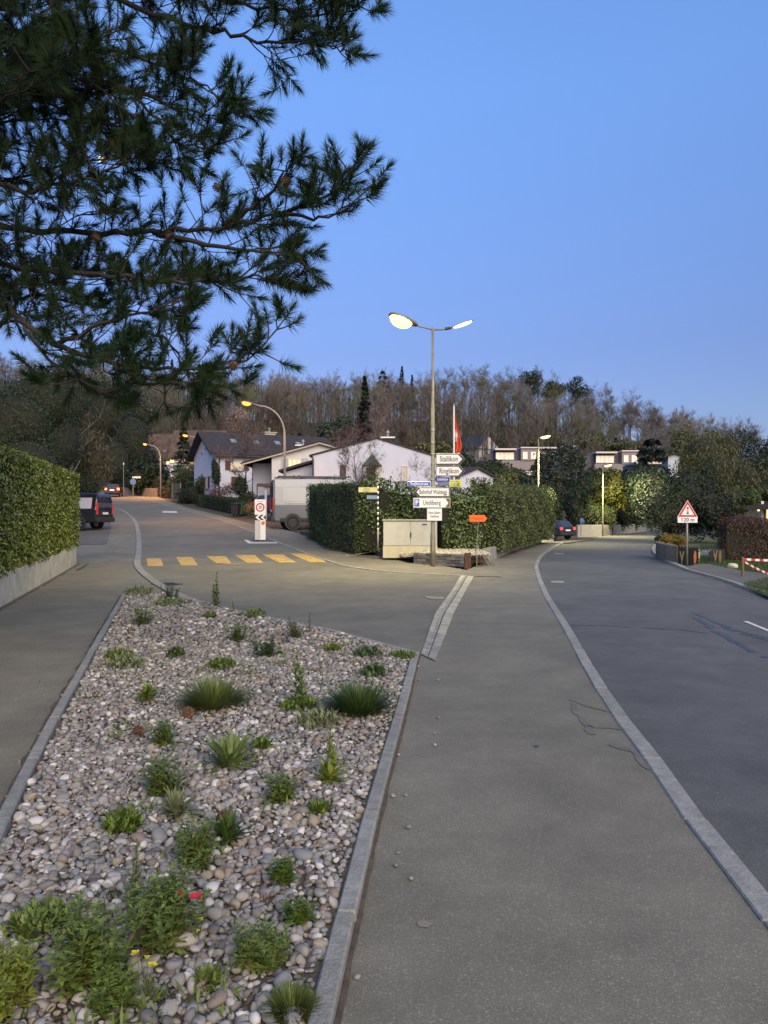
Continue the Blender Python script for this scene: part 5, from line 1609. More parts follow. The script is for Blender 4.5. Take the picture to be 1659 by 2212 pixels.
# warning triangle with distance plate
def triangle_sign():
    g = G(1484, 1219); d = g.y; s = d / FPX
    o = thing('traffic_light_warning_sign', 'red triangle traffic light warning sign with 120 m plate on the right verge', 'road sign', g, R(-3))
    z = lambda py: (1219 - py) * s
    MB().tube([(0, 0, -0.05), (0, 0, z(1088))], 0.032, 10).build('pole', m_galv, o, smooth=True)
    def tri(k, dz=0): 
        top, bot, hw = z(1082), z(1116.5), 20.5 * s
        c = bot + (top - bot) / 3
        return [(x * k, c + (zz - c) * k + dz) for x, zz in ((-hw, bot), (hw, bot), (0, top))]
    MB().prism(tri(1.08), 1, -0.05, -0.036).build('backing', m_signw, o, bevel=0.01)
    MB().prism(tri(1.0), 1, -0.056, -0.049).build('red_border', m_signred, o)
    MB().prism(tri(0.66), 1, -0.061, -0.055).build('panel', m_signw, o)
    for py, m in ((1097.5, mat('dot_red', (0.30, 0.03, 0.05), 0.5)), (1103, mat('dot_amber', (0.62, 0.28, 0.10), 0.5)), (1108.5, mat('dot_green', (0.03, 0.13, 0.16), 0.5))):
        MB().disc((0, -0.064, z(py)), 2.5 * s, 1, 0.006, 14).build('signal_dot', m, o)
    MB().box((0, -0.045, z(1123)), (42 * s, 0.014, 12.6 * s)).build('distance_plate', m_signw, o, bevel=0.012)
    text_mesh('120 m', 11 * s * 1.05, m_signk, o, (0, -0.0545, z(1123)), 1.0, bold=0.002)
triangle_sign()
# ------------------------------------------------------------------ buildings
m_wh = mat('white_render', (0.57, 0.58, 0.67), 0.9, var=0.05, vscale=1.2, bump=0.1, bscale=30)
m_cream = mat('cream_render', (0.60, 0.57, 0.56), 0.9, var=0.05, vscale=1.2, bump=0.1, bscale=30)
m_tile_d = mat('dark_roof_tiles', (0.040, 0.033, 0.034), 0.85, var=0.4, vscale=3, bump=0.6, bscale=20)
m_tile_b = mat('brown_roof_tiles', (0.105, 0.070, 0.052), 0.9, var=0.45, vscale=1.5, bump=0.6, bscale=14)
m_fascia = mat('pale_fascia', (0.45, 0.38, 0.28), 0.8, var=0.1)
m_eave = mat('dark_eave_wood', (0.06, 0.045, 0.04), 0.85, var=0.2)
m_glass_d = mat('dark_window_glass', (0.03, 0.03, 0.04), 0.12, spec=0.8)
m_glass_b = mat('skylight_glass', (0.20, 0.27, 0.38), 0.15, spec=0.9)
m_shut_r = mat('red_brown_shutter', (0.10, 0.035, 0.03), 0.75, var=0.2, vscale=5)
m_shut_g = mat('grey_shutter', (0.42, 0.39, 0.41), 0.75, var=0.1, vscale=5)
m_blind = mat('cream_blind', (0.70, 0.60, 0.36), 0.7, var=0.08, vscale=3, emit=(1.0, 0.80, 0.42), estr=0.22)
m_lit = mat('lit_window', (0.7, 0.55, 0.3), 0.6, emit=(1.0, 0.68, 0.30), estr=0.9, var=0.25, vscale=2)
m_wframe = mat('window_frame_white', (0.60, 0.57, 0.54), 0.6)
m_pipe = mat('brown_downpipe', (0.07, 0.045, 0.04), 0.6, metal=0.2)

def window(parent, M, x, z, w, h, pane, shutter=None, sill=True, mull=1, frame=m_wframe):
    """window on the plane y = 0 of the frame M (4x4, local to the parent), facing -y"""
    def put(mb, name, m, par):
        o = mb.build(name, m, par)
        if par is parent: o.matrix_local = M
        return o
    f = MB()
    t = 0.06
    for s in (-1, 1):
        f.box((x + s * (w / 2 - t / 2), -0.02, z), (t, 0.08, h)); f.box((x, -0.02, z + s * (h / 2 - t / 2)), (w - 2 * t, 0.08, t))
    for i in range(1, mull):
        f.box((x - w / 2 + w * i / mull, -0.02, z), (0.05, 0.07, h - 2 * t))
    win = put(f, 'window', frame, parent)
    MB().box((x, 0.0, z), (w - 2 * t, 0.03, h - 2 * t)).build('pane', pane, win)
    if sill: MB().box((x, -0.06, z - h / 2 - 0.03), (w + 0.2, 0.18, 0.06)).build('sill', m_shut_g, win)
    if shutter:
        for s in (-1, 1):
            MB().box((x + s * (w / 2 + 0.26), -0.05, z), (0.46, 0.05, h)).build('shutter', shutter, win)
    return win

def gable_house(name, label, x, y, base, rz, w, l, eave, ridge, wm, rm, over=0.4, gover=0.25, rth=0.16, apex=0.0, right_eave=None, cat='house', roof_lo=None, fascia=None):
    """gable end on local -y (y = 0), ridge along +y, x centred; eave/ridge heights above base"""
    o = thing(name, label, cat, (x, y, base), rz)
    re = right_eave if right_eave is not None else eave
    poly = [(-w / 2, -1.5), (w / 2, -1.5), (w / 2, re), (apex, ridge), (-w / 2, eave)]
    MB().prism(poly, 1, 0, l).build('wall', wm, o)
    for s in (-1, 1):
        e = eave if s < 0 else re
        dx = (w / 2) - s * apex; sl = (ridge - e) / dx
        ov = over if not (roof_lo and s < 0) else roof_lo
        x1, z1 = s * (w / 2 + ov), e - sl * ov
        nrm = Vector((s * sl, 1)).normalized()
        a = [(apex, ridge + 0.01), (x1, z1 + 0.01), (x1 + nrm.x * rth, z1 + nrm.y * rth), (apex, ridge + rth * 1.05)]
        if s < 0: a = a[::-1]
        r = MB().prism(a, 1, -gover, l + gover).build('roof', rm, o)
        gm = MB().box((x1 + s * 0.05, l / 2, z1 + 0.02), (0.12, l + 2 * gover, 0.10)); gm.build('gutter', m_pipe, o)
        if fascia:
            b = [(apex, ridge - 0.12), (x1 - s * 0.02, z1 - 0.12), (x1 - s * 0.02, z1 - 0.005), (apex, ridge - 0.005)]
            if s < 0: b = b[::-1]
            MB().prism(b, 1, -gover - 0.01, -gover + 0.05).build('fascia', fascia, o)
    return o

def chimney(o, x, y, z0, z1, w, d, m, cap):
    c = MB().box((x, y, (z0 + z1) / 2), (w, d, z1 - z0)).build('chimney', m, o)
    MB().box((x, y, z1 + 0.05), (w + 0.25, d + 0.25, 0.10)).build('cap', cap, c)
    MB().lathe([(0.09, 0), (0.09, 0.25), (0.15, 0.28), (0.12, 0.42), (0.02, 0.5)], 10, c=(x, y, z1 + 0.1)).build('cowl', m_galv, c)

# white house with the broad gable
def house_white():
    d = 50.0; u = d / FPX
    base = hz(-0.6, d)
    xc = -0.585
    Z = lambda py: EYE + (CY - py) * u - base
    o = gable_house('white_house', 'white house with broad low gable behind the corner hedge', xc, d, base, 0, 8.13, 11, Z(984), Z(948), m_wh, m_tile_d, over=0.12, gover=0.10, rth=0.10, apex=0.14, right_eave=Z(988))
    M = Matrix.Identity(4)
    X = lambda px: (px - CX) * u - xc
    window(o, M, X(741), Z(1020), 0.40, 0.92, mat('brown_blind', (0.09, 0.06, 0.05), 0.7), mull=1, frame=m_pipe)
    window(o, M, X(874.5), Z(1022), 0.42, 0.96, mat('beige_blind', (0.55, 0.50, 0.40), 0.8), mull=1)
    # bay with a copper-green pyramid roof
    bx, bw, bd = X(803.5), 1.05, 0.9
    zr = Z(1007)
    bay = MB().box((bx, -bd / 2, zr / 2 - 0.5), (bw, bd, zr + 1.0)).build('bay', mat('bay_render', (0.60, 0.58, 0.45), 0.85, var=0.1), o)
    MB().box((bx - 0.05, -bd - 0.012, zr - 0.55), (bw * 0.5, 0.02, 0.85)).build('pane', m_glass_d, bay)
    e = bw / 2 + 0.12
    rb = MB(); ys = -bd / 2
    prof = [(e, zr - 0.02), (e * 0.55, zr + 0.30), (0.02, Z(982))]
    vs, fs = [], []
    for r, z in prof:
        vs += [(bx - r, ys - r, z), (bx + r, ys - r, z), (bx + r, ys + r, z), (bx - r, ys + r, z)]
    for i in range(2):
        for k in range(4):
            a, b = i * 4 + k, i * 4 + (k + 1) % 4; fs.append((a, b, b + 4, a + 4))
    fs += [(3, 2, 1, 0), (8, 9, 10, 11)]
    rb.add(vs, fs).build('bay_roof', mat('verdigris_roof', (0.055, 0.075, 0.060), 0.7, var=0.3, vscale=5), o)
    chimney(o, X(836) * 1.09, 4.2, Z(960), Z(934), 0.75, 0.5, mat('dark_brick_chimney', (0.05, 0.04, 0.038), 0.9), m_signw)
    MB().tube([(-4.08, -0.06, Z(985)), (-4.02, -0.06, Z(992)), (-4.02, -0.06, -1)], 0.05, 8).build('downpipe', m_pipe, o)
house_white()

def house_cream():
    d = 60.0; u = d / FPX
    x0, x1 = (587 - CX) * u, (795 - CX) * u; w = x1 - x0; xc = (x0 + x1) / 2
    base = hz(xc, d)
    Z = lambda py: EYE + (CY - py) * u - base
    X = lambda px: (px - CX) * u - xc
    o = gable_house('cream_house', 'cream gabled house with lit window behind the grey van', xc, d, base, 0, w, 10, Z(985), Z(956.5), m_cream, m_tile_d, over=0.4, gover=0.35, rth=0.14, roof_lo=(587 - 524) * u, fascia=m_fascia)
    # recessed side wing under the long roof
    MB().box(((X(538) + X(586.6)) / 2, 3.0, Z(1000) / 2 - 0.8), (X(586.6) - X(538), 2.4, Z(996.5) + 1.6)).build('side_wing', mat('shaded_side_render', (0.42, 0.43, 0.50), 0.9, var=0.05), o)  # bluish shade under the deep eave is put into the wall colour
    window(o, Matrix.Identity(4), X(637), Z(1001.5), 1.05, 0.82, m_blind, m_shut_g, mull=3)
    chimney(o, X(640), 5.0, Z(968), Z(962) + 0.35, 1.0, 0.7, m_tile_d, m_signw)
    MB().tube([(X(537), 1.9, Z(1000)), (X(537), 1.9, -1)], 0.05, 6).build('downpipe', m_pipe, o)
    # low annex with lean-to roof
    d2 = 53.0; u2 = d2 / FPX
    a = thing('garden_annex', 'low annex with curved dark lean-to roof between the two pale houses', 'building', (0, d2, hz(-6, d2)))
    Z2 = lambda py: EYE + (CY - py) * u2 - a.location.z
    X2 = lambda px: (px - CX) * u2
    MB().prism([(X2(614), -1), (X2(677), -1), (X2(677), Z2(1001)), (X2(640), Z2(1012)), (X2(614), Z2(1019))], 1, 0.3, 4).build('wall', mat('annex_render', (0.55, 0.56, 0.62), 0.9, var=0.05), a)
    pts = [(602, 1020), (622, 1014), (645, 1007), (680, 997)]
    lo = [(X2(p), Z2(q)) for p, q in pts]; hi = [(X2(p), Z2(q - 5)) for p, q in pts]
    MB().prism(lo + hi[::-1], 1, -0.1, 4.2).build('roof', m_tile_d, a)
    for px in (634, 645):
        window(a, Matrix.Translation((0, 0.3, 0)), X2(px), Z2(1035), 0.22, 0.7, m_glass_d, mull=1, sill=False)
house_cream()

def carport():
    d = 47.5; u = d / FPX; g = hz(-7.3, d)
    o = thing('carport', 'flat-roofed carport with grey posts behind the grey van', 'carport', ((576 - CX) * u, d, g))
    Z = lambda py: EYE + (CY - py) * u - g
    MB().box((0.0, 1.6, Z(1047)), (1.1, 3.6, 0.14)).build('roof', mat('carport_felt', (0.05, 0.05, 0.06), 0.8), o)
    MB().box((0.0, -0.22, Z(1048)), (1.14, 0.05, 0.2)).build('fascia', m_eave, o)
    for dx in (0.0, 0.45):
        MB().box((dx - 0.05, 0.0, Z(1050) / 2), (0.12, 0.12, Z(1050))).build('post', m_shut_g, o)
    MB().box((-0.62, 0.2, Z(1052) / 2), (0.06, 0.06, Z(1045))).build('post', m_eave, o)
carport()

def house_dark_roof():
    # eave side faces the camera, gable end turned to the left
    c = P(467, 1100, 70.0); th = R(28)
    u = Vector((math.cos(th), math.sin(th))); n = Vector((-math.sin(th), math.cos(th)))
    L_, W_ = 12.0, 8.0
    base = hz(c.x, c.y)
    zE, zR = EYE + 128 * 70 / FPX - base, EYE + 170 * 73.5 / FPX - base
    # gable_house has its gable on local -y; turn it so that the gable faces the left
    mid = Vector((c.x, c.y)) + n * W_ / 2
    o = gable_house('dark_roofed_house', 'white house with steep dark tiled roof and red-brown shutters', mid.x, mid.y, base, th - math.pi / 2, W_, L_, zE, zR, m_wh, m_tile_d, over=0.55, gover=0.7, rth=0.18)
    # local axes: +y runs along the ridge, +x is towards the camera side
    Mx = Matrix.Translation((W_ / 2, 0, 0)) @ Matrix.Rotation(math.pi / 2, 4, 'Z')
    m_refl = mat('painted_reflection_pane', (0.55, 0.47, 0.36), 0.4, emit=(1.0, 0.78, 0.45), estr=0.18, var=0.6, vscale=6)  # the reflected light is put into the pane colour and a faint glow
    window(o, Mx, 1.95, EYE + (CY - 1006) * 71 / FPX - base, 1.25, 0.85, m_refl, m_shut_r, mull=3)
    window(o, Mx, 1.95, EYE + (CY - 1040) * 71 / FPX - base, 1.25, 1.0, m_shut_r, None, mull=2)
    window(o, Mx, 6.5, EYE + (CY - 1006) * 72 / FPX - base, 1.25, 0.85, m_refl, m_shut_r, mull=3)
    window(o, Matrix.Identity(4), 0.6, zE + 0.9, 0.4, 0.5, m_glass_d, mull=1)
    window(o, Matrix.Identity(4), -0.9, zE + 0.6, 0.4, 0.5, m_glass_d, mull=1)
    window(o, Matrix.Identity(4), 1.0, zE - 2.6, 0.8, 1.1, m_glass_d, m_shut_r, mull=2)
    sl = math.atan2(zR - zE, W_ / 2)
    for yy in (2.2, 4.4, 6.6, 8.8):
        s = MB().box((0, 0, 0), (0.75, 0.55, 0.10)).build('skylight', m_galv, o)
        s.location = (W_ / 2 * 0.50, yy, zE + (zR - zE) * 0.50 + 0.26); s.rotation_euler = (0, sl, 0)
        MB().box((0, 0, 0.055), (0.6, 0.42, 0.02)).build('pane', m_glass_b, s)
    chimney(o, -0.3, 6.6, zR - 0.8, zR + 0.35, 0.7, 1.1, mat('cream_chimney', (0.50, 0.45, 0.36), 0.9), mat('chimney_slab', (0.4, 0.38, 0.34), 0.9))
    MB().tube([(W_ / 2 + 0.5, 0.25, zE - 0.3), (W_ / 2 + 0.06, 0.25, zE - 0.9), (W_ / 2 + 0.06, 0.25, -1)], 0.06, 6).build('downpipe', m_pipe, o)
house_dark_roof()

def house_brown_roof():
    d = 115.0; u = d / FPX
    for (p0, p1, y0, nm, lb) in ((296, 366, 118.0, 'brown_roofed_house', 'left half of the large steep brown roof behind the trees'), (364, 480, 115.0, 'brown_roofed_house', 'right half of the large steep brown roof, with lit windows under its eave')):
        x0, x1 = (p0 - CX) * u, (p1 - CX) * u; base = hz((x0 + x1) / 2, y0)
        o = thing(nm, lb, 'house', ((x0 + x1) / 2, y0, base))
        w = x1 - x0
        Z = lambda py: EYE + (CY - py) * u - base
        MB().box((0, 3, Z(988) / 2 - 1), (w - 0.4, 6, Z(988) + 2)).build('wall', m_wh, o)
        zr, ze = Z(925 + (4 if p0 < 300 else 0)), Z(987)
        rf = MB().prism([(-0.6, ze - 0.3), (6.6, ze - 0.3), (3.0, zr)], 0, -w / 2, w / 2).build('roof', m_tile_b, o)
        if p0 > 300:
            for i, px in enumerate((345, 358)):
                pass
            for px in (372, 386, 400):
                window(o, Matrix.Identity(4), (px - (p0 + p1) / 2) * u, Z(996), 0.7, 0.55, m_lit, mull=1)
        else:
            for px in (341, 355):
                s = MB().box(((px - (p0 + p1) / 2) * u, 0.62, Z(973)), (0.5, 0.12, 0.75)).build('skylight', m_glass_b, o)
                s.rotation_euler = (0, 0, 0)
            window(o, Matrix.Identity(4), (354 - (p0 + p1) / 2) * u, Z(997), 1.0, 0.6, m_lit, mull=2)
house_brown_roof()

def house_small_right():
    d = 58.0; u = d / FPX
    c = P(1030, 1040, d); base = hz(c.x, d)
    Z = lambda py: EYE + (CY - py) * u - base
    o = gable_house('small_white_house', 'small white house with dark roof seen above the hedge right of the signs', c.x, d, base, R(40), 3.6, 5.5, Z(1030), Z(1013), m_wh, m_tile_d, over=0.25, gover=0.2)
    window(o, Matrix.Identity(4), -0.4, Z(1045), 0.7, 0.7, m_glass_d)
    c2 = P(1000, 1052, 50)
    b = thing('white_shed', 'low white shed wall under a dark flat roof behind the yellow notice', 'shed', (c2.x, 50, hz(c2.x, 50)))
    MB().box((0, 1, 1.0), (2.6, 2, 2.4)).build('wall', m_wh, b)
    MB().box((0, 1, 2.28), (3.0, 2.5, 0.16)).build('roof', m_tile_d, b)
house_small_right()

m_terr = mat('taupe_render', (0.27, 0.235, 0.23), 0.9, var=0.08)
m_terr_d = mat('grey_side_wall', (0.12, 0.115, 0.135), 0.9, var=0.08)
def terrace_house(label, p0, p1, roof_py, d, wing, seed):
    u = d / FPX; xc = ((p0 + p1) / 2 - CX) * u; base = hz(xc, d) - 0.5
    o = thing('terraced_house', label, 'house', (xc, d, base), 0, 'terraced houses on the slope')
    Z = lambda py: EYE + (CY - py) * u - base
    X = lambda px: (px - CX) * u - xc
    w = p1 - p0
    a, b, c = p0, p0 + w * 0.46, p0 + w * 0.60
    z0, z1, z2, z3 = Z(roof_py), Z(roof_py + 24), Z(roof_py + 44), Z(roof_py + 70)
    # upper storey: recessed glazed part and projecting block
    MB().box(((X(a) + X(c)) / 2, 3.5, (z0 + z1) / 2), (X(c) - X(a), 5, z0 - z1)).build('wall', m_terr_d, o)
    MB().box(((X(c) + X(p1)) / 2, 2.6, (z0 + z1) / 2 + 0.1), (X(p1) - X(c), 6, z0 - z1 + 0.2)).build('wall', m_terr, o)
    MB().box(((X(a) + X(b)) / 2, 3.0, z0 + 0.06), (X(b) - X(a) + 0.5, 6.4, 0.28)).build('roof_edge', mat('pale_roof_edge', (0.68, 0.60, 0.58), 0.8), o)
    MB().box(((X(c) + X(p1)) / 2, 2.5, z0 + 0.30), (X(p1) - X(c) + 0.2, 6.4, 0.22)).build('roof_edge', MATS['pale_roof_edge'], o)
    # terrace parapet, then the lower storey in front
    MB().box((0, 0.6, (z1 + z2) / 2), (X(p1) - X(p0) + 1.0, 1.6, z1 - z2)).build('balcony', m_terr, o)
    MB().box((0, 1.8, (z2 + z3) / 2), (X(p1) - X(p0) + 1.0, 4.0, z2 - z3)).build('wall', m_terr_d, o)
    MB().box((0.4, -0.6, (z2 + z3) / 2 - 0.9), (X(p1) - X(p0) + 1.6, 0.3, 0.8)).build('parapet', MATS['pale_roof_edge'], o)
    for px, ww, dy, z in ((a + w * .12, 1.7, 0.99, (z0 + z1) / 2), (a + w * .33, 1.9, 0.99, (z0 + z1) / 2), (c + w * .10, 0.9, -0.41, (z0 + z1) / 2), (p1 - w * .10, 1.0, -0.41, (z0 + z1) / 2), (a + w * .28, 2.6, -0.21, (z2 + z3) / 2 + 0.3), (p1 - w * .2, 2.2, -0.21, (z2 + z3) / 2 + 0.3)):
        window(o, Matrix.Translation((0, dy, 0)), X(px), z - 0.1, ww, 1.35, m_lit_c, mull=2, sill=False)
    if wing:
        px0, py0, px1, py1 = wing
        MB().prism([(X(px0), z3), (X(px1), z3), (X(px1), Z(py1)), (X(px0), Z(py0))], 1, 2.0, 7.0).build('side_wing', m_terr_d, o)
m_lit_c = mat('curtained_window', (0.70, 0.60, 0.50), 0.6, emit=(1.0, 0.80, 0.58), estr=0.28, var=0.3, vscale=1.5)
terrace_house('left terraced house with stepped balconies on the slope', 1072, 1160, 971, 140, (1030, 990, 1074, 972), 1)
terrace_house('right terraced house with stepped balconies beside the dark cedar', 1290, 1377, 978, 142, (1236, 992, 1292, 979), 2)
terrace_house('partly hidden terraced house between the other two on the slope', 1166, 1246, 968, 150, None, 3)
def far_bits():
    d = 165.0; u = d / FPX
    c = P(1056, 975, d); base = hz(c.x, d)
    Z = lambda py: EYE + (CY - py) * u - base
    o = gable_house('glass_gabled_house', 'dark blue steep-roofed house with white glazed gable on the slope', c.x, d, base - 1, R(38), 6.2, 9.0, Z(967) + 1, Z(941) + 1, mat('gable_cream', (0.52, 0.47, 0.44), 0.8), mat('blue_slate_roof', (0.030, 0.040, 0.062), 0.6, var=0.2), over=0.4, gover=0.4, apex=0.0)
    for x in (-2.0, -0.7, 0.7, 2.0):
        MB().box((x, -0.04, Z(972)), (0.2, 0.12, 7.5)).build('timber', m_eave, o)
    for x, z in ((-1.35, Z(964)), (1.35, Z(964))):
        window(o, Matrix.Identity(4), x, z + 0.6, 1.05, 2.0, m_glass_b, mull=1, sill=False)
    MB().box((0, -0.05, Z(967) + 0.6), (6.0, 0.12, 0.2)).build('timber', m_eave, o)
    c = P(1459, 1000, 105); base = hz(c.x, 105)
    b = gable_house('pale_blue_house', 'pale blue-white house wall between the dark cedar and the willow', c.x, 105, base, R(-10), 1.9, 5, c.z + 0.9 - base, c.z + 1.2 - base, mat('pale_blue_render', (0.50, 0.53, 0.60), 0.9, var=0.05), m_tile_d, over=0.5, gover=0.4)
    c = P(1412, 1012, 118); base = hz(c.x, 118)
    b = thing('white_bungalow', 'long white wall of a house half hidden behind the dark cedar', 'house', (c.x, 118, base))
    MB().box((0, 2, (c.z - base) / 2), (7, 4, c.z - base + 1.2)).build('wall', m_terr, b)
    MB().box((0, -0.2, c.z - base + 0.7), (7.4, 5, 0.3)).build('roof_edge', MATS['pale_roof_edge'], b)
    MB().box((0.5, -0.6, c.z - base - 1.2), (6.5, 0.3, 0.8)).build('parapet', MATS['pale_roof_edge'], b)
    # hillside cabin seen over the gable of the white house
    c = P(688, 952, 105); base = hz(c.x, 105)
    b = thing('grey_flat_block', 'small pale grey roof block seen over the cream house', 'building', (c.x, 105, base))
    MB().box((0, 1, (c.z - base) / 2), (1.6, 2, c.z - base + 0.6)).build('wall', mat('pale_grey_render', (0.5, 0.49, 0.5), 0.9), b)
    MB().box((0, 1, c.z - base + 0.36), (2.0, 2.4, 0.16)).build('roof_edge', m_signw, b)
far_bits()

def house_right_edge():
    d = 31.0; u = d / FPX
    x0 = (1646 - CX) * u; base = hz(x0, d)
    o = thing('veranda_house', 'house with glowing veranda window cut by the right edge', 'house', (x0, d, base), R(-27))
    Z = lambda py: EYE + (CY - py) * u - base
    MB().box((3.0, 2.5, Z(1100) / 2 - 0.2), (6, 4.6, Z(1100) + 0.4)).build('wall', mat('veranda_wood', (0.20, 0.16, 0.11), 0.85, var=0.2), o)
    MB().prism([(-0.55, Z(1101)), (7, Z(1101)), (7, Z(1060)), (3.5, Z(1072)), (-0.55, Z(1092))], 1, -0.8, 5.5).build('roof', m_tile_d, o)
    f = window(o, Matrix.Translation((0, 0.19, 0)), 0.75, Z(1112), 1.3, 0.55, m_lit, mull=5, frame=mat('blond_frame', (0.55, 0.40, 0.2), 0.6))
    MB().box((0.02, 0.1, Z(1112)), (0.10, 0.14, 1.1)).build('post', m_signw, o)
    MB().lathe([(0.03, -0.05), (0.05, 0), (0.03, 0.05)], 8, c=(-0.12, -0.3, Z(1101.5))).build('wall_lamp', mat('small_warm_lamp', (1, .8, .5), .5, emit=(1, 0.75, 0.4), estr=1.2), o)
house_right_edge()

# flag on a pole
def flag():
    d = 44.0; p = P(980.5, 1000, d); g = hz(p.x, d); u = d / FPX
    zt = EYE + (CY - 875) * u - g
    o = thing('flagpole', 'white flagpole standing behind the corner hedge', 'flagpole', (p.x, d, g))
    MB().lathe([(0.06, 0), (0.06, zt * 0.5), (0.045, zt)], 10).build('pole', mat('white_pole', (0.70, 0.66, 0.56), 0.5), o, smooth=True)
    MB().lathe([(0.06, -0.02), (0.07, 0.03), (0.04, 0.08), (0.01, 0.1)], 10, c=(0, 0, zt)).build('finial', m_galv, o)
    m_f = mat('flag_red', (0.62, 0.085, 0.03), 0.7)
    f = thing('flag', 'red flag with white cross hanging limp from the flagpole', 'flag', (p.x, d, g))
    z0, z1 = EYE + (CY - 890) * u - g, EYE + (CY - 986) * u - g
    n, k = 9, 18
    def pt(i, j):
        t, s = i / n, j / k
        w = (0.03 + 0.36 * min(1, s * 1.35 + 0.02)) if s < 0.78 else 0.39 - (s - 0.78) * 0.8
        return (0.06 + w * t, 0.10 * math.sin(t * 11 + s * 2) * (0.4 + s), z0 + (z1 - z0) * s - 0.35 * t * (1 - s) * 0.6)
    vs = [pt(i, j) for j in range(k + 1) for i in range(n + 1)]
    fs, mi = [], []
    mb = MB()
    red, wht = [], []
    for j in range(k):
        for i in range(n):
            a = j * (n + 1) + i
            q = (a, a + 1, a + n + 2, a + n + 1)
            t, s = (i + .5) / n, (j + .5) / k
            cross = (0.46 < s < 0.56 and t < 0.55) or (0.40 < s < 0.66 and 0.12 < t < 0.34)
            (wht if cross else red).append(q)
    c = MB(); c.add(vs, red).build('cloth', m_f, f, smooth=True)
    c = MB(); c.add(vs, wht).build('cross', m_signw, f, smooth=True)
flag()
# ------------------------------------------------------------------ vehicles (front on local +y, wheels on z = 0)
m_tyre = mat('tyre_rubber', (0.018, 0.018, 0.018), 0.9)
m_rim = mat('alloy_rim', (0.42, 0.42, 0.42), 0.35, metal=0.7)
m_rim_d = mat('grey_rim', (0.20, 0.20, 0.21), 0.45, metal=0.6)
m_carglass = mat('car_glass', (0.03, 0.035, 0.045), 0.08, spec=0.9)
m_tail_on = mat('tail_light_on', (0.6, 0.02, 0.01), 0.3, emit=(1.0, 0.07, 0.02), estr=9)
m_tail = mat('tail_light', (0.45, 0.012, 0.008), 0.25)
m_plate = mat('number_plate', (0.72, 0.71, 0.66), 0.5)
m_blackp = mat('black_bumper', (0.022, 0.022, 0.024), 0.6)

def wheel(o, x, y, r, w, rim):
    s = 1 if x > 0 else -1
    t = MB()
    n = 24
    prof = [(r * 0.62, -w / 2), (r * 0.92, -w / 2), (r, -w / 2 + 0.03), (r, w / 2 - 0.03), (r * 0.92, w / 2), (r * 0.62, w / 2)]
    vs, fs = [], []
    for rr, xx in prof:
        for k in range(n):
            a = 2 * math.pi * k / n
            vs.append((x + xx, y + rr * math.cos(a), r + rr * math.sin(a)))
    m = len(prof)
    for i in range(m):
        for k in range(n):
            a, b = i * n + k, i * n + (k + 1) % n; c = ((i + 1) % m) * n
            fs.append((a, b, c + (k + 1) % n, c + k))
    t.add(vs, fs)
    wh = t.build('wheel', m_tyre, o, smooth=True)
    rm = MB().disc((x + s * w * 0.30, y, r), r * 0.62, 0, 0.03, 20)
    for k in range(5):
        a = k * 1.2566
        rm.box((x + s * (w * 0.36), y + math.cos(a) * r * 0.33, r + math.sin(a) * r * 0.33), (0.03, r * 0.5, r * 0.14), rot=Matrix.Rotation(a, 3, 'X'))
    rm.build('rim', rim, wh)

def loft_body(stations, taper):
    """stations: list of (y, z_low, z_belt, z_top, half_low, half_belt, half_top)"""
    mb = MB(); n = 10
    vs, fs = [], []
    for (y, zl, zb, zt, hl, hb, ht) in stations:
        ring = [(hl * 0.94, zl), (hl, zl + 0.08), (hb, zb), (ht + (hb - ht) * 0.35, zb + (zt - zb) * 0.70), (ht * 0.90, zt)]
        ring = ring + [(-x, z) for x, z in ring[::-1]]
        vs += [(x, y, z) for x, z in ring]
    for i in range(len(stations) - 1):
        for k in range(n):
            a, b = i * n + k, i * n + (k + 1) % n
            fs.append((a, b, b + n, a + n))
    fs.append(tuple(range(n))); fs.append(tuple(range((len(stations) - 1) * n, len(stations) * n))[::-1])
    fs = [f[::-1] for f in fs]
    return mb.add(vs, fs)

def side_x(hb, ht, zb, zt, z):
    """half width of the body side at height z above the belt"""
    xm = ht + (hb - ht) * 0.35; zm = zb + (zt - zb) * 0.70
    if z <= zm: return hb + (xm - hb) * (z - zb) / (zm - zb)
    return xm + (ht * 0.90 - xm) * (z - zm) / (zt - zm)

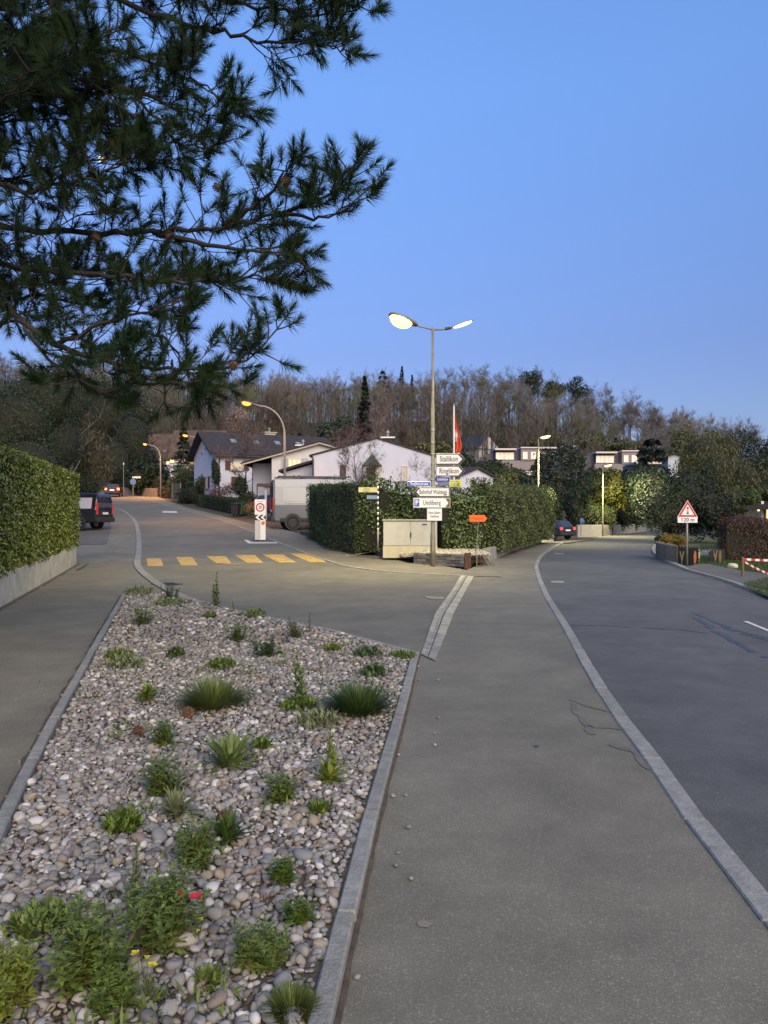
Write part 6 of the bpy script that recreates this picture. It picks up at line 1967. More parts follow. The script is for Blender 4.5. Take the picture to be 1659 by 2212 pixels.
def van_grey():
    g = G(632, 1143.0); sc_ = 1.0
    yaw = R(-90 + 14)
    o = thing('grey_panel_van', 'silver-grey high-roof panel van parked in the drive beside the hedge', 'van', (0, 0, 0), yaw)
    paint = mat('silver_grey_paint', (0.150, 0.162, 0.182), 0.35, metal=0.35, coat=0.4, var=0.03)
    L_, Hh, hw = 5.9, 2.62, 1.0
    st = [(-2.93, 0.50, 1.25, 2.45, 0.93, 0.95, 0.84), (-2.85, 0.36, 1.25, 2.58, 0.97, 0.99, 0.86), (-1.0, 0.34, 1.25, 2.62, 0.99, 1.0, 0.87), (1.1, 0.34, 1.25, 2.60, 0.99, 1.0, 0.86),
          (1.6, 0.34, 1.22, 2.42, 0.98, 0.99, 0.80), (2.15, 0.36, 1.12, 1.30, 0.96, 0.96, 0.80), (2.85, 0.40, 0.98, 1.06, 0.90, 0.90, 0.74), (2.97, 0.48, 0.80, 0.86, 0.80, 0.80, 0.66)]
    loft_body(st, 0).build('body', paint, o, bevel=0.03, seg=2)
    for x in (-0.91, 0.91):
        for y in (-1.95, 1.9):
            wheel(o, x, y, 0.35, 0.22, m_rim_d)
            s = 1 if x > 0 else -1
            MB().disc((s * 0.995, y, 0.38), 0.43, 0, 0.02, 24).build('wheel_well', m_blackp, o)
    for s in (-1, 1):
        X = lambda z: s * (side_x(1.0, 0.87, 1.25, 2.6, z) + 0.004)
        p = MB()
        p.add([(X(1.42), -2.45, 1.42), (X(1.42), -0.35, 1.42), (X(2.15), -0.35, 2.15), (X(2.15), -2.45, 2.15)], [(0, 1, 2, 3) if s > 0 else (3, 2, 1, 0)])
        p.build('side_panel', mat('pressed_panel_grey', (0.185, 0.20, 0.225), 0.35, metal=0.35, coat=0.4), o)
        q = MB().box((s * 1.008, -1.35, 1.36), (0.02, 1.9, 0.035)); q.build('door_rail', m_rim, o)
        MB().box((s * 1.006, -0.25, 1.25), (0.03, 0.05, 0.12)).build('handle', m_blackp, o)
        MB().box((s * 1.0, 0.0, 0.50), (0.03, 5.2, 0.14)).build('sill', m_blackp, o)
        w = MB(); w.add([(X(1.36) , 0.75, 1.36), (X(1.36), 1.75, 1.36), (X(2.0), 1.42, 2.0), (X(2.0), 0.75, 2.0)], [(0, 1, 2, 3) if s > 0 else (3, 2, 1, 0)]); w.build('window', m_carglass, o)
        MB().box((s * 0.90, -2.93, 1.28), (0.17, 0.07, 0.62)).build('tail_light', m_tail, o, bevel=0.015)
        MB().box((s * 0.10, -2.945, 1.5), (0.012, 0.02, 1.75)).build('door_seam', m_blackp, o)
        MB().box((s * 0.48, -2.93, 1.95), (0.62, 0.02, 0.55)).build('rear_window', m_carglass, o)
    MB().box((0, -2.98, 0.52), (1.86, 0.18, 0.24)).build('bumper', m_blackp, o, bevel=0.03)
    MB().box((0, 2.95, 0.52), (1.7, 0.14, 0.26)).build('bumper', m_blackp, o, bevel=0.03)
    MB().box((0, -2.955, 0.95), (0.52, 0.015, 0.12)).build('number_plate', m_plate, o)
    MB().add([(-0.80, 1.62, 2.30), (0.80, 1.62, 2.30), (0.88, 2.13, 1.34), (-0.88, 2.13, 1.34)], [(3, 2, 1, 0)]).build('windscreen', m_carglass, o)
    rk = MB()
    for y in (-2.6, -1.3, 0.0, 1.0): rk.box((0, y, 2.70), (1.72, 0.05, 0.05))
    for s in (-1, 1): rk.box((s * 0.82, -0.8, 2.71), (0.05, 3.8, 0.07))
    rk.build('roof_rack', mat('dark_rack', (0.05, 0.05, 0.055), 0.6), o)
    # place it: the rear wheel nearest the camera stands at the spot seen in the photograph
    wloc = Vector((0.88, -1.95, 0)); wl = Matrix.Rotation(yaw, 3, 'Z') @ wloc
    p = Vector((g.x, g.y, 0)) - wl
    o.location = (p.x, p.y, hz(g.x, g.y))
van_grey()

def van_black():
    yaw = R(83)
    g = G(207, 1142)
    o = thing('black_minivan', 'black minivan parked in the driveway behind the clipped hedge', 'van', (0, 0, 0), yaw)
    paint = mat('black_paint', (0.012, 0.013, 0.018), 0.22, coat=0.7, var=0.02)
    st = [(-2.32, 0.52, 0.98, 1.62, 0.80, 0.84, 0.66), (-2.25, 0.36, 1.0, 1.80, 0.86, 0.90, 0.70), (-1.0, 0.30, 1.0, 1.86, 0.90, 0.92, 0.72), (0.5, 0.30, 1.0, 1.84, 0.90, 0.92, 0.70), (0.9, 0.30, 1.0, 1.72, 0.90, 0.92, 0.66),
          (1.55, 0.32, 0.98, 1.10, 0.88, 0.88, 0.66), (2.2, 0.36, 0.80, 0.92, 0.82, 0.82, 0.62), (2.36, 0.42, 0.62, 0.70, 0.70, 0.70, 0.56)]
    loft_body(st, 0).build('body', paint, o, bevel=0.035, seg=2)
    for x in (-0.84, 0.84):
        for y in (-1.40, 1.45):
            wheel(o, x, y, 0.32, 0.20, m_rim)
            s = 1 if x > 0 else -1
            MB().disc((s * 0.915, y, 0.35), 0.39, 0, 0.02, 24).build('wheel_well', m_blackp, o)
    m_pw = mat('painted_reflection_glass', (0.42, 0.42, 0.46), 0.15, spec=0.9)  # pale reflection painted as the glass colour, near side only
    for s in (-1, 1):
        X = lambda z: s * (side_x(0.92, 0.72, 1.0, 1.85, z) + 0.004)
        w = MB()
        for y0, y1 in ((-2.05, -1.0), (-0.9, 0.1), (0.2, 0.95)):
            w.add([(X(1.06), y0, 1.06), (X(1.06), y1, 1.06), (X(1.60), y1 - (0.2 if y1 > .5 else 0), 1.60), (X(1.60), y0, 1.60)], [(0, 1, 2, 3) if s > 0 else (3, 2, 1, 0)])
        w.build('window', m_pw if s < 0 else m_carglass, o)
        MB().box((s * 0.80, -2.29, 1.05), (0.12, 0.12, 0.58)).build('tail_light', mat('tail_light_lit_red', (0.5, 0.03, 0.02), 0.25, emit=(1, 0.05, 0.02), estr=0.04), o, bevel=0.02)
    MB().add([(-0.62, -2.285, 1.66), (0.62, -2.285, 1.66), (0.72, -2.345, 1.12), (-0.72, -2.345, 1.12)], [(0, 3, 2, 1)]).build('rear_window', mat('rear_glass', (0.07, 0.085, 0.11), 0.1, spec=0.9), o)
    MB().box((0, -2.345, 0.82), (0.52, 0.03, 0.12)).build('number_plate', m_plate, o)
    MB().box((0, -2.34, 0.50), (1.72, 0.16, 0.24)).build('bumper', m_blackp, o, bevel=0.03)
    MB().box((0, 2.3, 0.5), (1.5, 0.14, 0.24)).build('bumper', m_blackp, o, bevel=0.03)
    wl = Matrix.Rotation(yaw, 3, 'Z') @ Vector((0.80, -1.40, 0))
    p = Vector((g.x, g.y, 0)) - wl
    o.location = (p.x, p.y, hz(p.x, p.y) + 0.01)
van_black()

def hatchback(name, label, loc, yaw, paint, lights, scale=1.0, group=None):
    o = thing(name, label, 'car', loc, yaw, group)
    st = [(-2.0, 0.42, 0.82, 0.92, 0.78, 0.80, 0.60), (-1.95, 0.30, 0.88, 1.02, 0.83, 0.86, 0.62), (-1.55, 0.26, 0.92, 1.42, 0.86, 0.88, 0.60), (-0.9, 0.24, 0.92, 1.48, 0.87, 0.89, 0.62), (0.1, 0.24, 0.90, 1.45, 0.87, 0.89, 0.61),
          (0.95, 0.25, 0.88, 0.97, 0.87, 0.87, 0.66), (1.75, 0.28, 0.72, 0.80, 0.82, 0.82, 0.60), (2.0, 0.36, 0.56, 0.62, 0.70, 0.70, 0.52)]
    loft_body(st, 0).build('body', paint, o, bevel=0.035, seg=2)
    for x in (-0.76, 0.76):
        for y in (-1.28, 1.28):
            wheel(o, x, y, 0.31, 0.19, m_rim)
    for s in (-1, 1):
        X = lambda z: s * (side_x(0.885, 0.615, 0.92, 1.46, z) + 0.005)
        w = MB()
        for y0, y1, k in ((-1.40, -0.35, 0.05), (-0.28, 0.62, 0.42)):
            w.add([(X(0.97), y0, 0.97), (X(0.97), y1, 0.97), (X(1.34), y1 - k, 1.34), (X(1.34), y0 + 0.08, 1.34)], [(0, 1, 2, 3) if s > 0 else (3, 2, 1, 0)])
        w.build('window', m_carglass, o)
        MB().box((s * 0.70, -1.985, 0.84), (0.26, 0.10, 0.20)).build('tail_light', lights, o, bevel=0.02)
        MB().box((s * 0.62, 1.90, 0.64), (0.3, 0.14, 0.13)).build('headlight', m_rim, o, bevel=0.02)
        MB().box((s * 0.94, 0.55, 0.98), (0.14, 0.10, 0.12)).build('mirror', paint, o, bevel=0.02)
    MB().add([(-0.52, -1.60, 1.40), (0.52, -1.60, 1.40), (0.60, -1.945, 1.03), (-0.60, -1.945, 1.03)], [(0, 3, 2, 1)]).build('rear_window', m_carglass, o)
    MB().add([(-0.54, 0.18, 1.42), (0.54, 0.18, 1.42), (0.64, 0.93, 0.99), (-0.64, 0.93, 0.99)], [(3, 2, 1, 0)]).build('windscreen', m_carglass, o)
    MB().box((0, -2.01, 0.72), (0.50, 0.03, 0.11)).build('number_plate', mat('lit_plate', (0.75, 0.74, 0.7), 0.5, emit=(1, 0.9, 0.8), estr=0.5) if lights is m_tail_on else m_plate, o)
    MB().box((0, -1.99, 0.44), (1.5, 0.12, 0.2)).build('bumper', m_blackp, o, bevel=0.03)
    o.scale = (scale,) * 3
    return o
g = G(247, 1073)
hatchback('dark_car', 'dark car with glowing red tail lights driving up the lane', (g.x, g.y, g.z + 0.01), R(12), mat('dark_purple_paint', (0.03, 0.012, 0.022), 0.3, coat=0.6), m_tail_on, 1.03)
p = at(606, 50.5)
hatchback('blue_car', 'blue car parked under the carport behind the grey van', (p.x, p.y + 0.8, p.z), R(-35), mat('blue_paint', (0.025, 0.045, 0.10), 0.3, coat=0.6), m_tail, 1.0)
p = at(1184, 50.5)
hatchback('navy_car', 'dark blue car half hidden at the end of the hedge by the road', (p.x, p.y, p.z), R(35), mat('navy_paint', (0.015, 0.022, 0.04), 0.3, coat=0.6), mat('tail_light_dim', (0.5, 0.02, 0.015), 0.3, emit=(1, 0.1, 0.05), estr=0.6), 0.85)

def bins():
    for px, d, m, lb in ((509, 51.5, mat('black_bin_plastic', (0.012, 0.013, 0.018), 0.6), 'black wheeled bin beside the lane hedge'), (518.5, 52.2, mat('green_bin_plastic', (0.03, 0.075, 0.035), 0.6), 'green wheeled bin next to the black bin')):
        p = at(px, d)
        o = thing('wheeled_bin', lb, 'bin', p, R(-10))
        b = MB(); w0, w1, h = 0.21, 0.27, 0.80
        b.add([(-w0, -w0, 0.06), (w0, -w0, 0.06), (w0, w0, 0.06), (-w0, w0, 0.06), (-w1, -w1, h), (w1, -w1, h), (w1, w1, h), (-w1, w1, h)], [(3, 2, 1, 0), (4, 5, 6, 7), (0, 1, 5, 4), (1, 2, 6, 5), (2, 3, 7, 6), (3, 0, 4, 7)])
        b.build('body', m, o, bevel=0.02)
        MB().box((0, 0, h + 0.03), (0.60, 0.62, 0.07)).build('lid', m, o, bevel=0.02)
        for s in (-1, 1): MB().disc((s * 0.22, 0.22, 0.08), 0.08, 0, 0.05, 14).build('wheel', m_tyre, o)
bins()
# ------------------------------------------------------------------ street lamps along both roads
def arc_lamp(label, px, d, top_py, head_px, lens_m, power):
    g = at(px, d); u = d / FPX
    o = thing('street_lamp', label, 'street lamp', g, 0, 'curved orange street lamps up the lane')
    zt = EYE + (CY - top_py) * u - g.z
    dx = (head_px - px) * u
    pts = [(0, 0, 0), (0, 0, zt * 0.72)]
    for k in range(1, 9):
        a = k / 8 * math.pi / 2
        pts.append((dx * 0.62 * (1 - math.cos(a)) , 0, zt * 0.72 + (zt * 0.245) * math.sin(a)))
    pts.append((dx * 0.80, 0, zt * 0.985))
    rr = 1.0 if d < 60 else 1.2
    MB().tube(pts, [0.085 * rr, 0.07 * rr] + [0.055 * rr] * 8 + [0.045 * rr], 8).build('pole', mat('aluminium_pole', (0.32, 0.29, 0.27), 0.55, metal=0.3), o, smooth=True)
    luminaire(o, Vector((dx * 0.78, 0, zt * 0.982)), Vector((dx * 1.06, -0.15, zt * 1.0)), lens_m, 0.42, 0.20)
    lamp_light('lamp_glow', o, (dx * 0.95, -0.1, zt * 0.95), (1.0, 0.42, 0.10), power, 0.15, 140)
arc_lamp('curved street lamp with orange light above the grey van, nearest on the lane', 615, 46.5, 868, 528, m_lens_o, 1100)
arc_lamp('curved orange street lamp in front of the dark-roofed house', 447, 85, 939, 398, m_lens_o, 2600)
arc_lamp('curved orange street lamp at the far bend of the lane, farthest', 347, 91, 958, 312, m_lens_o, 2600)

def post_lamp(label, px, d, top_py, power, box=False):
    g = at(px, d); u = d / FPX
    o = thing('street_lamp', label, 'street lamp', g, 0, 'straight street lamps along the main road')
    zt = EYE + (CY - top_py) * u - g.z
    MB().lathe([(0.07, -0.05), (0.07, 1.0), (0.055, 1.1), (0.035, zt)], 10).build('pole', m_pole, o, smooth=True)
    luminaire(o, Vector((-0.02, 0, zt)), Vector((0.62, -0.35, zt + 0.12)), mat('pale_yellow_lens', (1, 0.9, 0.5), 0.4, emit=(1.0, 0.80, 0.26), estr=2.0), 0.26, 0.13)
    lamp_light('lamp_glow', o, (0.52, -0.30, zt - 0.12), (1.0, 0.86, 0.42), power, 0.12, 150, (0, R(-28), 0))
    if box:
        z = EYE + (CY - 1102) * u - g.z
        MB().box((0.32, 0, z), (0.56, 0.04, 0.46)).build('sign_back', m_signgrey, o, bevel=0.02)
        MB().box((0.05, 0.0, z), (0.12, 0.05, 0.08)).build('bracket', m_galv, o)
post_lamp('straight lamp post with small square sign at the hedge end by the main road', 1163, 43.4, 946, 1700, True)
post_lamp('straight lamp post before the yellow-green tree, farther along the main road', 1302, 60.3, 1007, 3200)

# ------------------------------------------------------------------ walls, signs and gardens up the lane
beige = mat('beige_garden_wall', (0.25, 0.20, 0.15), 0.9, var=0.15, vscale=1.5)
wall('lane_end_wall', 'beige garden wall at the far bend of the lane', [Vector(P(262, 1070, 99).xy), Vector(P(300, 1070, 98).xy), Vector(P(345, 1070, 94).xy)], 0.25, 1.0, beige, panel=4)
def small_sign(name, label, px, d, h, kind):
    g = at(px, d)
    o = thing(name, label, 'road sign', g)
    MB().tube([(0, 0, -0.05), (0, 0, h)], 0.035, 8).build('post', m_galv, o)
    if kind == 'blue':
        MB().disc((0, -0.06, h - 0.6), 0.36, 1, 0.03, 18).build('disc', mat('blue_disc', (0.05, 0.13, 0.36), 0.5), o)
        MB().box((0.42, -0.05, h - 0.05), (1.0, 0.04, 0.2)).build('name_plate', mat('pale_blue_plate', (0.35, 0.45, 0.55), 0.5), o)
    elif kind == 'pink':
        MB().disc((-0.75, -0.06, h), 0.42, 1, 0.03, 20).build('disc_back', mat('pink_disc', (0.55, 0.24, 0.24), 0.5, var=0.1), o)
        MB().tube([(0, 0, h), (-0.75, -0.02, h)], 0.03, 6).build('bracket', m_galv, o)
        MB().box((-0.15, -0.05, h), (0.22, 0.12, 0.24)).build('clamp', m_signw, o)
    elif kind == 'post':
        MB().tube([(0, 0, h), (0, 0, h + 0.25)], 0.07, 8).build('cap', m_signw, o)
    return o
small_sign('lane_sign', 'blue round sign with name plate at the bend of the lane', 287.5, 93, 2.4, 'blue')
small_sign('no_entry_sign', 'pink round sign on the orange lamp post by the dark-roofed house', 447, 84.6, 2.05, 'pink')
small_sign('no_entry_sign', 'smaller pink round sign at the far bend of the lane', 347, 110, 2.0, 'pink')
small_sign('marker_post', 'thin white marker post behind the dark car', 267, 96, 3.9, 'post')

m_dk = leafmat('dark_evergreen', (0.018, 0.030, 0.014), 0.4)
m_dk2 = leafmat('deep_green', (0.030, 0.046, 0.018), 0.4)
m_mid = leafmat('mid_green_shrub', (0.055, 0.080, 0.024), 0.4)
m_olive = leafmat('olive_foliage', (0.105, 0.115, 0.040), 0.4)
m_brown = leafmat('brown_catkins', (0.105, 0.088, 0.048), 0.4)
m_brownh = leafmat('brown_beech_leaves', (0.085, 0.045, 0.032), 0.45)
m_red = leafmat('red_brown_twigs', (0.10, 0.050, 0.040), 0.4)
m_yel_f = leafmat('forsythia', (0.30, 0.20, 0.02), 0.4)
m_ygreen = leafmat('fresh_yellow_green', (0.16, 0.17, 0.030), 0.4)
m_blueg = leafmat('blue_green_shrub', (0.040, 0.062, 0.038), 0.4)
m_blossom = leafmat('pale_blossom', (0.28, 0.22, 0.20), 0.3)

# trees and shrubs left of the lane
bush('evergreen_tree', 'huge dark evergreen behind the clipped hedge at the left edge', 'tree', [ell(30, 925, 34, 105, 100), ell(-60, 890, 34, 110, 95), ell(85, 880, 36, 85, 75), ell(60, 1010, 33, 90, 80)], 0.14, 24000, m_dk2, asp=0.3, trunk=(at(20, 34), P(30, 880, 34), 0.28), seed=201)
bush('evergreen_tree', 'dark evergreen tree left of the lane between birch and clipped hedge', 'tree', [ell(115, 960, 52, 75, 90), ell(70, 890, 54, 90, 80), ell(140, 870, 56, 70, 65)], 0.18, 15000, m_dk, asp=0.3, trunk=(at(110, 52), P(100, 860, 53), 0.25), seed=202)
bush('weeping_tree', 'brownish weeping tree with hanging twigs left of the lane', 'tree', [ell(175, 975, 62, 62, 90), ell(205, 1010, 61, 40, 60), ell(150, 905, 62, 55, 70)], 0.34, 7500, m_brown, trunk=(at(185, 62), P(178, 930, 62), 0.22), seed=203, asp=0.18, droop=-3.0, core=False, shell=0.2)
bush('dark_yew_tree', 'tall dark tree mass behind the driving car on the lane', 'tree', [ell(285, 960, 108, 48, 85), ell(250, 1000, 104, 40, 65), ell(315, 1010, 110, 38, 55), ell(235, 900, 115, 50, 70), ell(180, 900, 120, 60, 90)], 0.38, 12000, m_dk, asp=0.35, trunk=(at(280, 108), P(280, 960, 108), 0.4), seed=204)
bush('dark_fir_tree', 'dark fir crown above the far bend of the lane', 'tree', [ell(210, 870, 128, 70, 70), ell(290, 900, 128, 45, 60), ell(120, 850, 130, 80, 60)], 0.6, 5000, m_dk2, trunk=(at(230, 128), P(230, 860, 128), 0.4), seed=205)
bush('round_evergreen', 'dark rounded evergreen by the far orange lamp', 'tree', [ell(325, 1025, 98, 40, 38), ell(300, 1035, 97, 34, 30), ell(345, 1045, 97, 26, 28)], 0.45, 3600, m_dk, trunk=(at(325, 98), P(325, 1030, 98), 0.2), seed=206)
bush('garden_shrub', 'green clipped shrub above the black minivan', 'shrub', [ell(192, 1054, 58, 26, 24), ell(170, 1050, 57, 28, 30)], 0.16, 2600, m_dk2, seed=207)
def birch():
    g = at(152, 58); tr, tv, tf = bare_tree_mesh(77, 11.0, 0.26, 0.30, 3, 11, 3, fine=0.9, tw=0.012, up=1.5)
    o = thing('birch_tree', 'slender white-barked birch left of the lane', 'tree', g, 0.6)
    tr.build('trunk', m_bark_birch, o)
    mesh_np('crown', tv, tf, m_brown, o)
birch()
# shrubs and hedges on the right of the lane
hl = [Vector(P(535, 1100, 53).xy), Vector(P(500, 1100, 57).xy), Vector(P(432, 1100, 69).xy)]
hedge('lane_hedge', 'low clipped dark hedge beside the lane past the bins', hl[::-1], 0.9, 0.0, 0.95, 0.10, 210, m_dk2, seed=31, side=(1, 0.3))
hedge('brown_lane_hedge', 'low brownish hedge at the far bend of the lane', [Vector(P(340, 1085, 96).xy), Vector(P(385, 1085, 86).xy)], 0.9, 0.0, 1.1, 0.16, 90, m_brownh, seed=32, side=(1, 0.3))
place_conifer('young_spruce', 'young blue-green spruce in front of the brown roof', *P(397, 1000, 92).xy, 8.6, 2.0, leafmat('spruce_young', (0.030, 0.046, 0.026), 0.4), 41, n=3000, leaf=0.42, layers=14, taper=0.8)
bush('conical_shrub', 'green conical shrub beside the pink sign', 'shrub', [ell(432, 1062, 74, 22, 26), ell(436, 1045, 74, 12, 18)], 0.18, 1800, m_mid, seed=208)
bush('lane_shrub', 'mid-green shrub mass below the young spruce', 'shrub', [ell(405, 1035, 80, 34, 32), ell(425, 1020, 84, 30, 28), ell(385, 1050, 82, 26, 28)], 0.22, 3600, m_mid, seed=209)
bush('dark_lane_shrub', 'dark shrub beside the garden gate on the lane', 'shrub', [ell(415, 1068, 73, 22, 26), ell(400, 1075, 74, 18, 22)], 0.18, 2000, m_dk, seed=210)
bush('forsythia_bush', 'small yellow forsythia by the garden gate on the lane', 'shrub', [ell(374, 1050, 88, 9, 12), ell(380, 1062, 87, 10, 10)], 0.20, 500, m_yel_f, seed=211, core=False)
bush('columnar_cypress', 'dark columnar cypress against the white gable of the dark-roofed house', 'shrub', [ell(467, 1025, 67, 10, 26), ell(462, 1005, 67, 5, 16)], 0.16, 1500, m_dk2, seed=212)
bush('red_twig_shrub', 'reddish bare shrub in front of the dark-roofed house', 'shrub', [ell(470, 1065, 64, 24, 18), ell(497, 1058, 63, 20, 16)], 0.22, 1500, m_red, seed=213, asp=0.15, core=False, shell=0.15)
bush('garden_shrub', 'dark evergreen shrub below the window with red-brown shutters', 'shrub', [ell(520, 1052, 62, 16, 24), ell(535, 1075, 60, 20, 14)], 0.16, 1700, m_dk2, seed=214)
bush('dry_grass_clump', 'pale dry grass clump right of the bins', 'plant', [ell(540, 1098, 50, 13, 12)], 0.30, 700, leafmat('dry_grass', (0.20, 0.16, 0.09), 0.4), seed=215, asp=0.10, core=False, droop=6.0, shell=0.1)
hedge('low_garden_hedge', 'low dark hedge behind the bins below the dark-roofed house', [Vector(P(440, 1090, 66).xy), Vector(P(530, 1090, 60).xy)], 0.9, 0.0, 0.9, 0.12, 160, m_mid, seed=33, side=(1, 0.3))
def gate():
    a, b = at(372, 79), at(390, 76)
    o = thing('garden_gate', 'grey wire garden gate beside the lane', 'gate', a)
    d = b - a
    for t in (0, 1): MB().tube([d * t, d * t + Vector((0, 0, 1.9))], 0.05, 6).build('post', m_galv, o)
    for k in range(1, 12):
        MB().tube([d * (k / 12) + Vector((0, 0, 0.1)), d * (k / 12) + Vector((0, 0, 1.8))], 0.012, 4).build('bar', m_galv, o)
    for z in (0.15, 1.0, 1.75): MB().tube([Vector((0, 0, z)), d + Vector((0, 0, z))], 0.02, 4).build('rail', m_galv, o)
gate()
# bare shrubs and trees in front of the white house
def bare(label, px, d, h, seed, m_t, name='bare_garden_tree', spread=0.30, first=0.25, n1=12, tw=0.010, fine=0.8, m_b=None, up=1.0):
    g = at(px, d)
    o = thing(name, label, 'tree', g, seed * 0.7)
    tr, tv, tf = bare_tree_mesh(seed, h, spread, first, 3, n1, 4, fine=fine, tw=tw, up=up)
    tr.build('trunk', m_b or m_bark_grey, o)
    mesh_np('crown', tv, tf, m_t, o)
m_tw_p = mat('purple_grey_twigs', (0.16, 0.115, 0.105), 0.9, spec=0.1)
bare('bare purple-twigged tree in front of the white gable', 768, 44, 5.4, 91, m_tw_p, spread=0.32, first=0.28, n1=13, tw=0.010, fine=0.5, up=1.1)
bare('bare shrub with upright twigs in front of the cream window of the white house', 915, 42, 4.0, 92, m_tw_p, spread=0.40, first=0.1, n1=7, tw=0.008, fine=0.4, up=1.3)
bare('bare garden tree in front of the window with red-brown shutters', 530, 64, 7.2, 93, m_tw_p, spread=0.30, first=0.25, n1=12, tw=0.014, fine=0.8)
bare('tall bare poplar-like tree between the dark roof and the lamp arm', 588, 95, 14.0, 94, mat('tan_twigs', (0.115, 0.088, 0.070), 0.9, spec=0.1), spread=0.17, first=0.2, n1=18, tw=0.020, fine=1.2, up=2.2)
bare('bare tan tree behind the right roof slope of the white house', 870, 100, 13.0, 95, mat('tan_twigs', (0.115, 0.088, 0.070), 0.9), spread=0.22, first=0.2, n1=14, tw=0.020, fine=1.2, up=1.7)
bare('bare pale-trunked tree left of the white house chimney', 815, 110, 15.0, 96, m_tw_p, spread=0.18, first=0.4, n1=12, tw=0.020, fine=1.2, up=1.9, m_b=m_bark_birch)
bare('bare red-twigged tree behind the ridge of the white house', 760, 78, 8.6, 97, m_red, spread=0.24, first=0.2, n1=16, tw=0.016, fine=0.8, up=1.4)
bush('blue_green_conifer', 'blue-green conifer crown behind the cream house ridge', 'tree', [ell(718, 940, 92, 34, 30), ell(745, 930, 94, 28, 34), ell(700, 955, 92, 20, 18)], 0.4, 2600, m_blueg, trunk=(at(725, 92), P(725, 935, 92), 0.2), seed=216)
bush('climbing_shrub', 'green climbing shrub on the bay of the white house', 'shrub', [ell(801, 1025, 46, 16, 20), ell(812, 1005, 46, 8, 14)], 0.10, 900, m_mid, seed=217, core=False, shell=0.2)
bush('blossom_tree', 'pale blossoming tree behind the lamp arm on the hillside', 'tree', [ell(515, 900, 150, 26, 22), ell(500, 915, 150, 16, 16)], 0.5, 1800, m_blossom, trunk=(at(512, 150), P(512, 900, 150), 0.15), seed=218, core=False, asp=0.3, shell=0.3)
bush('slope_shrub', 'brownish shrub belt at the forest edge above the white house', 'shrub', [ell(890, 972, 130, 60, 20), ell(955, 972, 132, 36, 18)], 0.5, 3600, m_olive, seed=219)
bush('grey_shrub', 'green shrubs left of the dark blue gabled house', 'shrub', [ell(990, 1000, 90, 40, 30), ell(1040, 1020, 85, 36, 24)], 0.3, 2800, m_dk2, seed=220)
bush('pink_blossom_shrub', 'pinkish bare shrub beside the small white house', 'shrub', [ell(1042, 1050, 47, 18, 18)], 0.14, 700, leafmat('pinkish_twigs', (0.20, 0.13, 0.13), 0.3), seed=221, asp=0.15, core=False, shell=0.15)

# ------------------------------------------------------------------ right side: gardens along the main road
bush('green_hedge_bush', 'tall bright hedge bush above the concrete wall beside the lamp post', 'shrub', [ell(1085, 1090, 46, 34, 40), ell(1115, 1090, 48, 28, 36)], 0.14, 5200, m_mid, seed=230)
bush('olive_shrub', 'olive shrub with loose top right of the small white house', 'shrub', [ell(1075, 1045, 60, 22, 22), ell(1100, 1035, 62, 22, 24)], 0.2, 2600, m_olive, seed=231)
bush('dark_cedar', 'dark spreading cedar behind the first straight lamp post', 'tree', [ell(1185, 1010, 78, 38, 40), ell(1210, 1035, 76, 50, 34), ell(1160, 1050, 76, 44, 30), ell(1225, 985, 80, 26, 30)], 0.34, 6500, leafmat('cedar_grey_green', (0.040, 0.050, 0.036), 0.4), trunk=(at(1190, 78), P(1190, 1000, 78), 0.3), seed=232)
bush('dark_hedge_tree', 'very dark conical shrub beside the parked navy car', 'shrub', [ell(1195, 1095, 56, 22, 44), ell(1188, 1068, 57, 18, 26)], 0.2, 3000, m_dk2, seed=233)
bush('dark_column_shrub', 'black-green columnar shrub between hedge and yellow-green tree', 'shrub', [ell(1238, 1105, 62, 18, 46), ell(1245, 1075, 63, 14, 24)], 0.2, 2400, m_dk, seed=234)
bush('lit_tree', 'yellow-green tree lit by the second straight lamp', 'tree', [ell(1318, 1052, 64, 34, 34), ell(1340, 1070, 65, 34, 38), ell(1296, 1075, 65, 26, 34), ell(1322, 1026, 63.5, 18, 18)], 0.17, 7500, m_ygreen, trunk=(at(1320, 65), P(1320, 1050, 64.5), 0.14), seed=235)
bush('garden_shrub', 'green shrub under the yellow-green lit tree', 'shrub', [ell(1280, 1112, 63, 22, 28), ell(1310, 1118, 64, 24, 26), ell(1275, 1080, 66, 22, 30)], 0.18, 3600, m_mid, seed=236)
bush('clipped_shrub', 'clipped rounded shrub on the wall right of the second lamp', 'shrub', [ell(1345, 1115, 69, 22, 28), ell(1375, 1112, 76, 24, 30)], 0.2, 3000, m_dk2, seed=237)
hedge('far_road_hedge', 'green clipped hedge above the far wall of the main road', [Vector(P(1395, 1110, 83).xy), Vector(P(1440, 1110, 106).xy)], 1.2, 0.6, 2.9, 0.22, 80, m_mid, seed=34, side=(1, 0.3))
bush('garden_undergrowth', 'dark bushes behind the parked navy car', 'shrub', [ell(1215, 1075, 70, 40, 30), ell(1260, 1060, 72, 36, 34), ell(1150, 1070, 64, 26, 24)], 0.26, 4200, m_dk2, seed=238)
fw = [Vector(P(1245, 1155, 60).xy), Vector(P(1300, 1150, 61.5).xy), Vector(P(1385, 1150, 80).xy), Vector(P(1436, 1140, 104).xy)]
wall('far_road_wall', 'long low concrete wall along the far side of the main road', fw, 0.25, 0.8, m_conc_old, panel=4)
wall('wood_fence_panel', 'dark brown fence panel behind the parked navy car', [Vector(P(1202, 1150, 56).xy), Vector(P(1222, 1150, 58).xy)], 0.08, 1.3, mat('brown_fence', (0.10, 0.075, 0.06), 0.9, var=0.2, vscale=4), cat='fence')
wall('bright_wall_end', 'pale end of the far wall beside the second lamp post', [Vector(P(1246, 1155, 59.2).xy), Vector(P(1298, 1150, 60.2).xy)], 0.2, 0.85, mat('pale_wall', (0.34, 0.33, 0.29), 0.9, var=0.15))
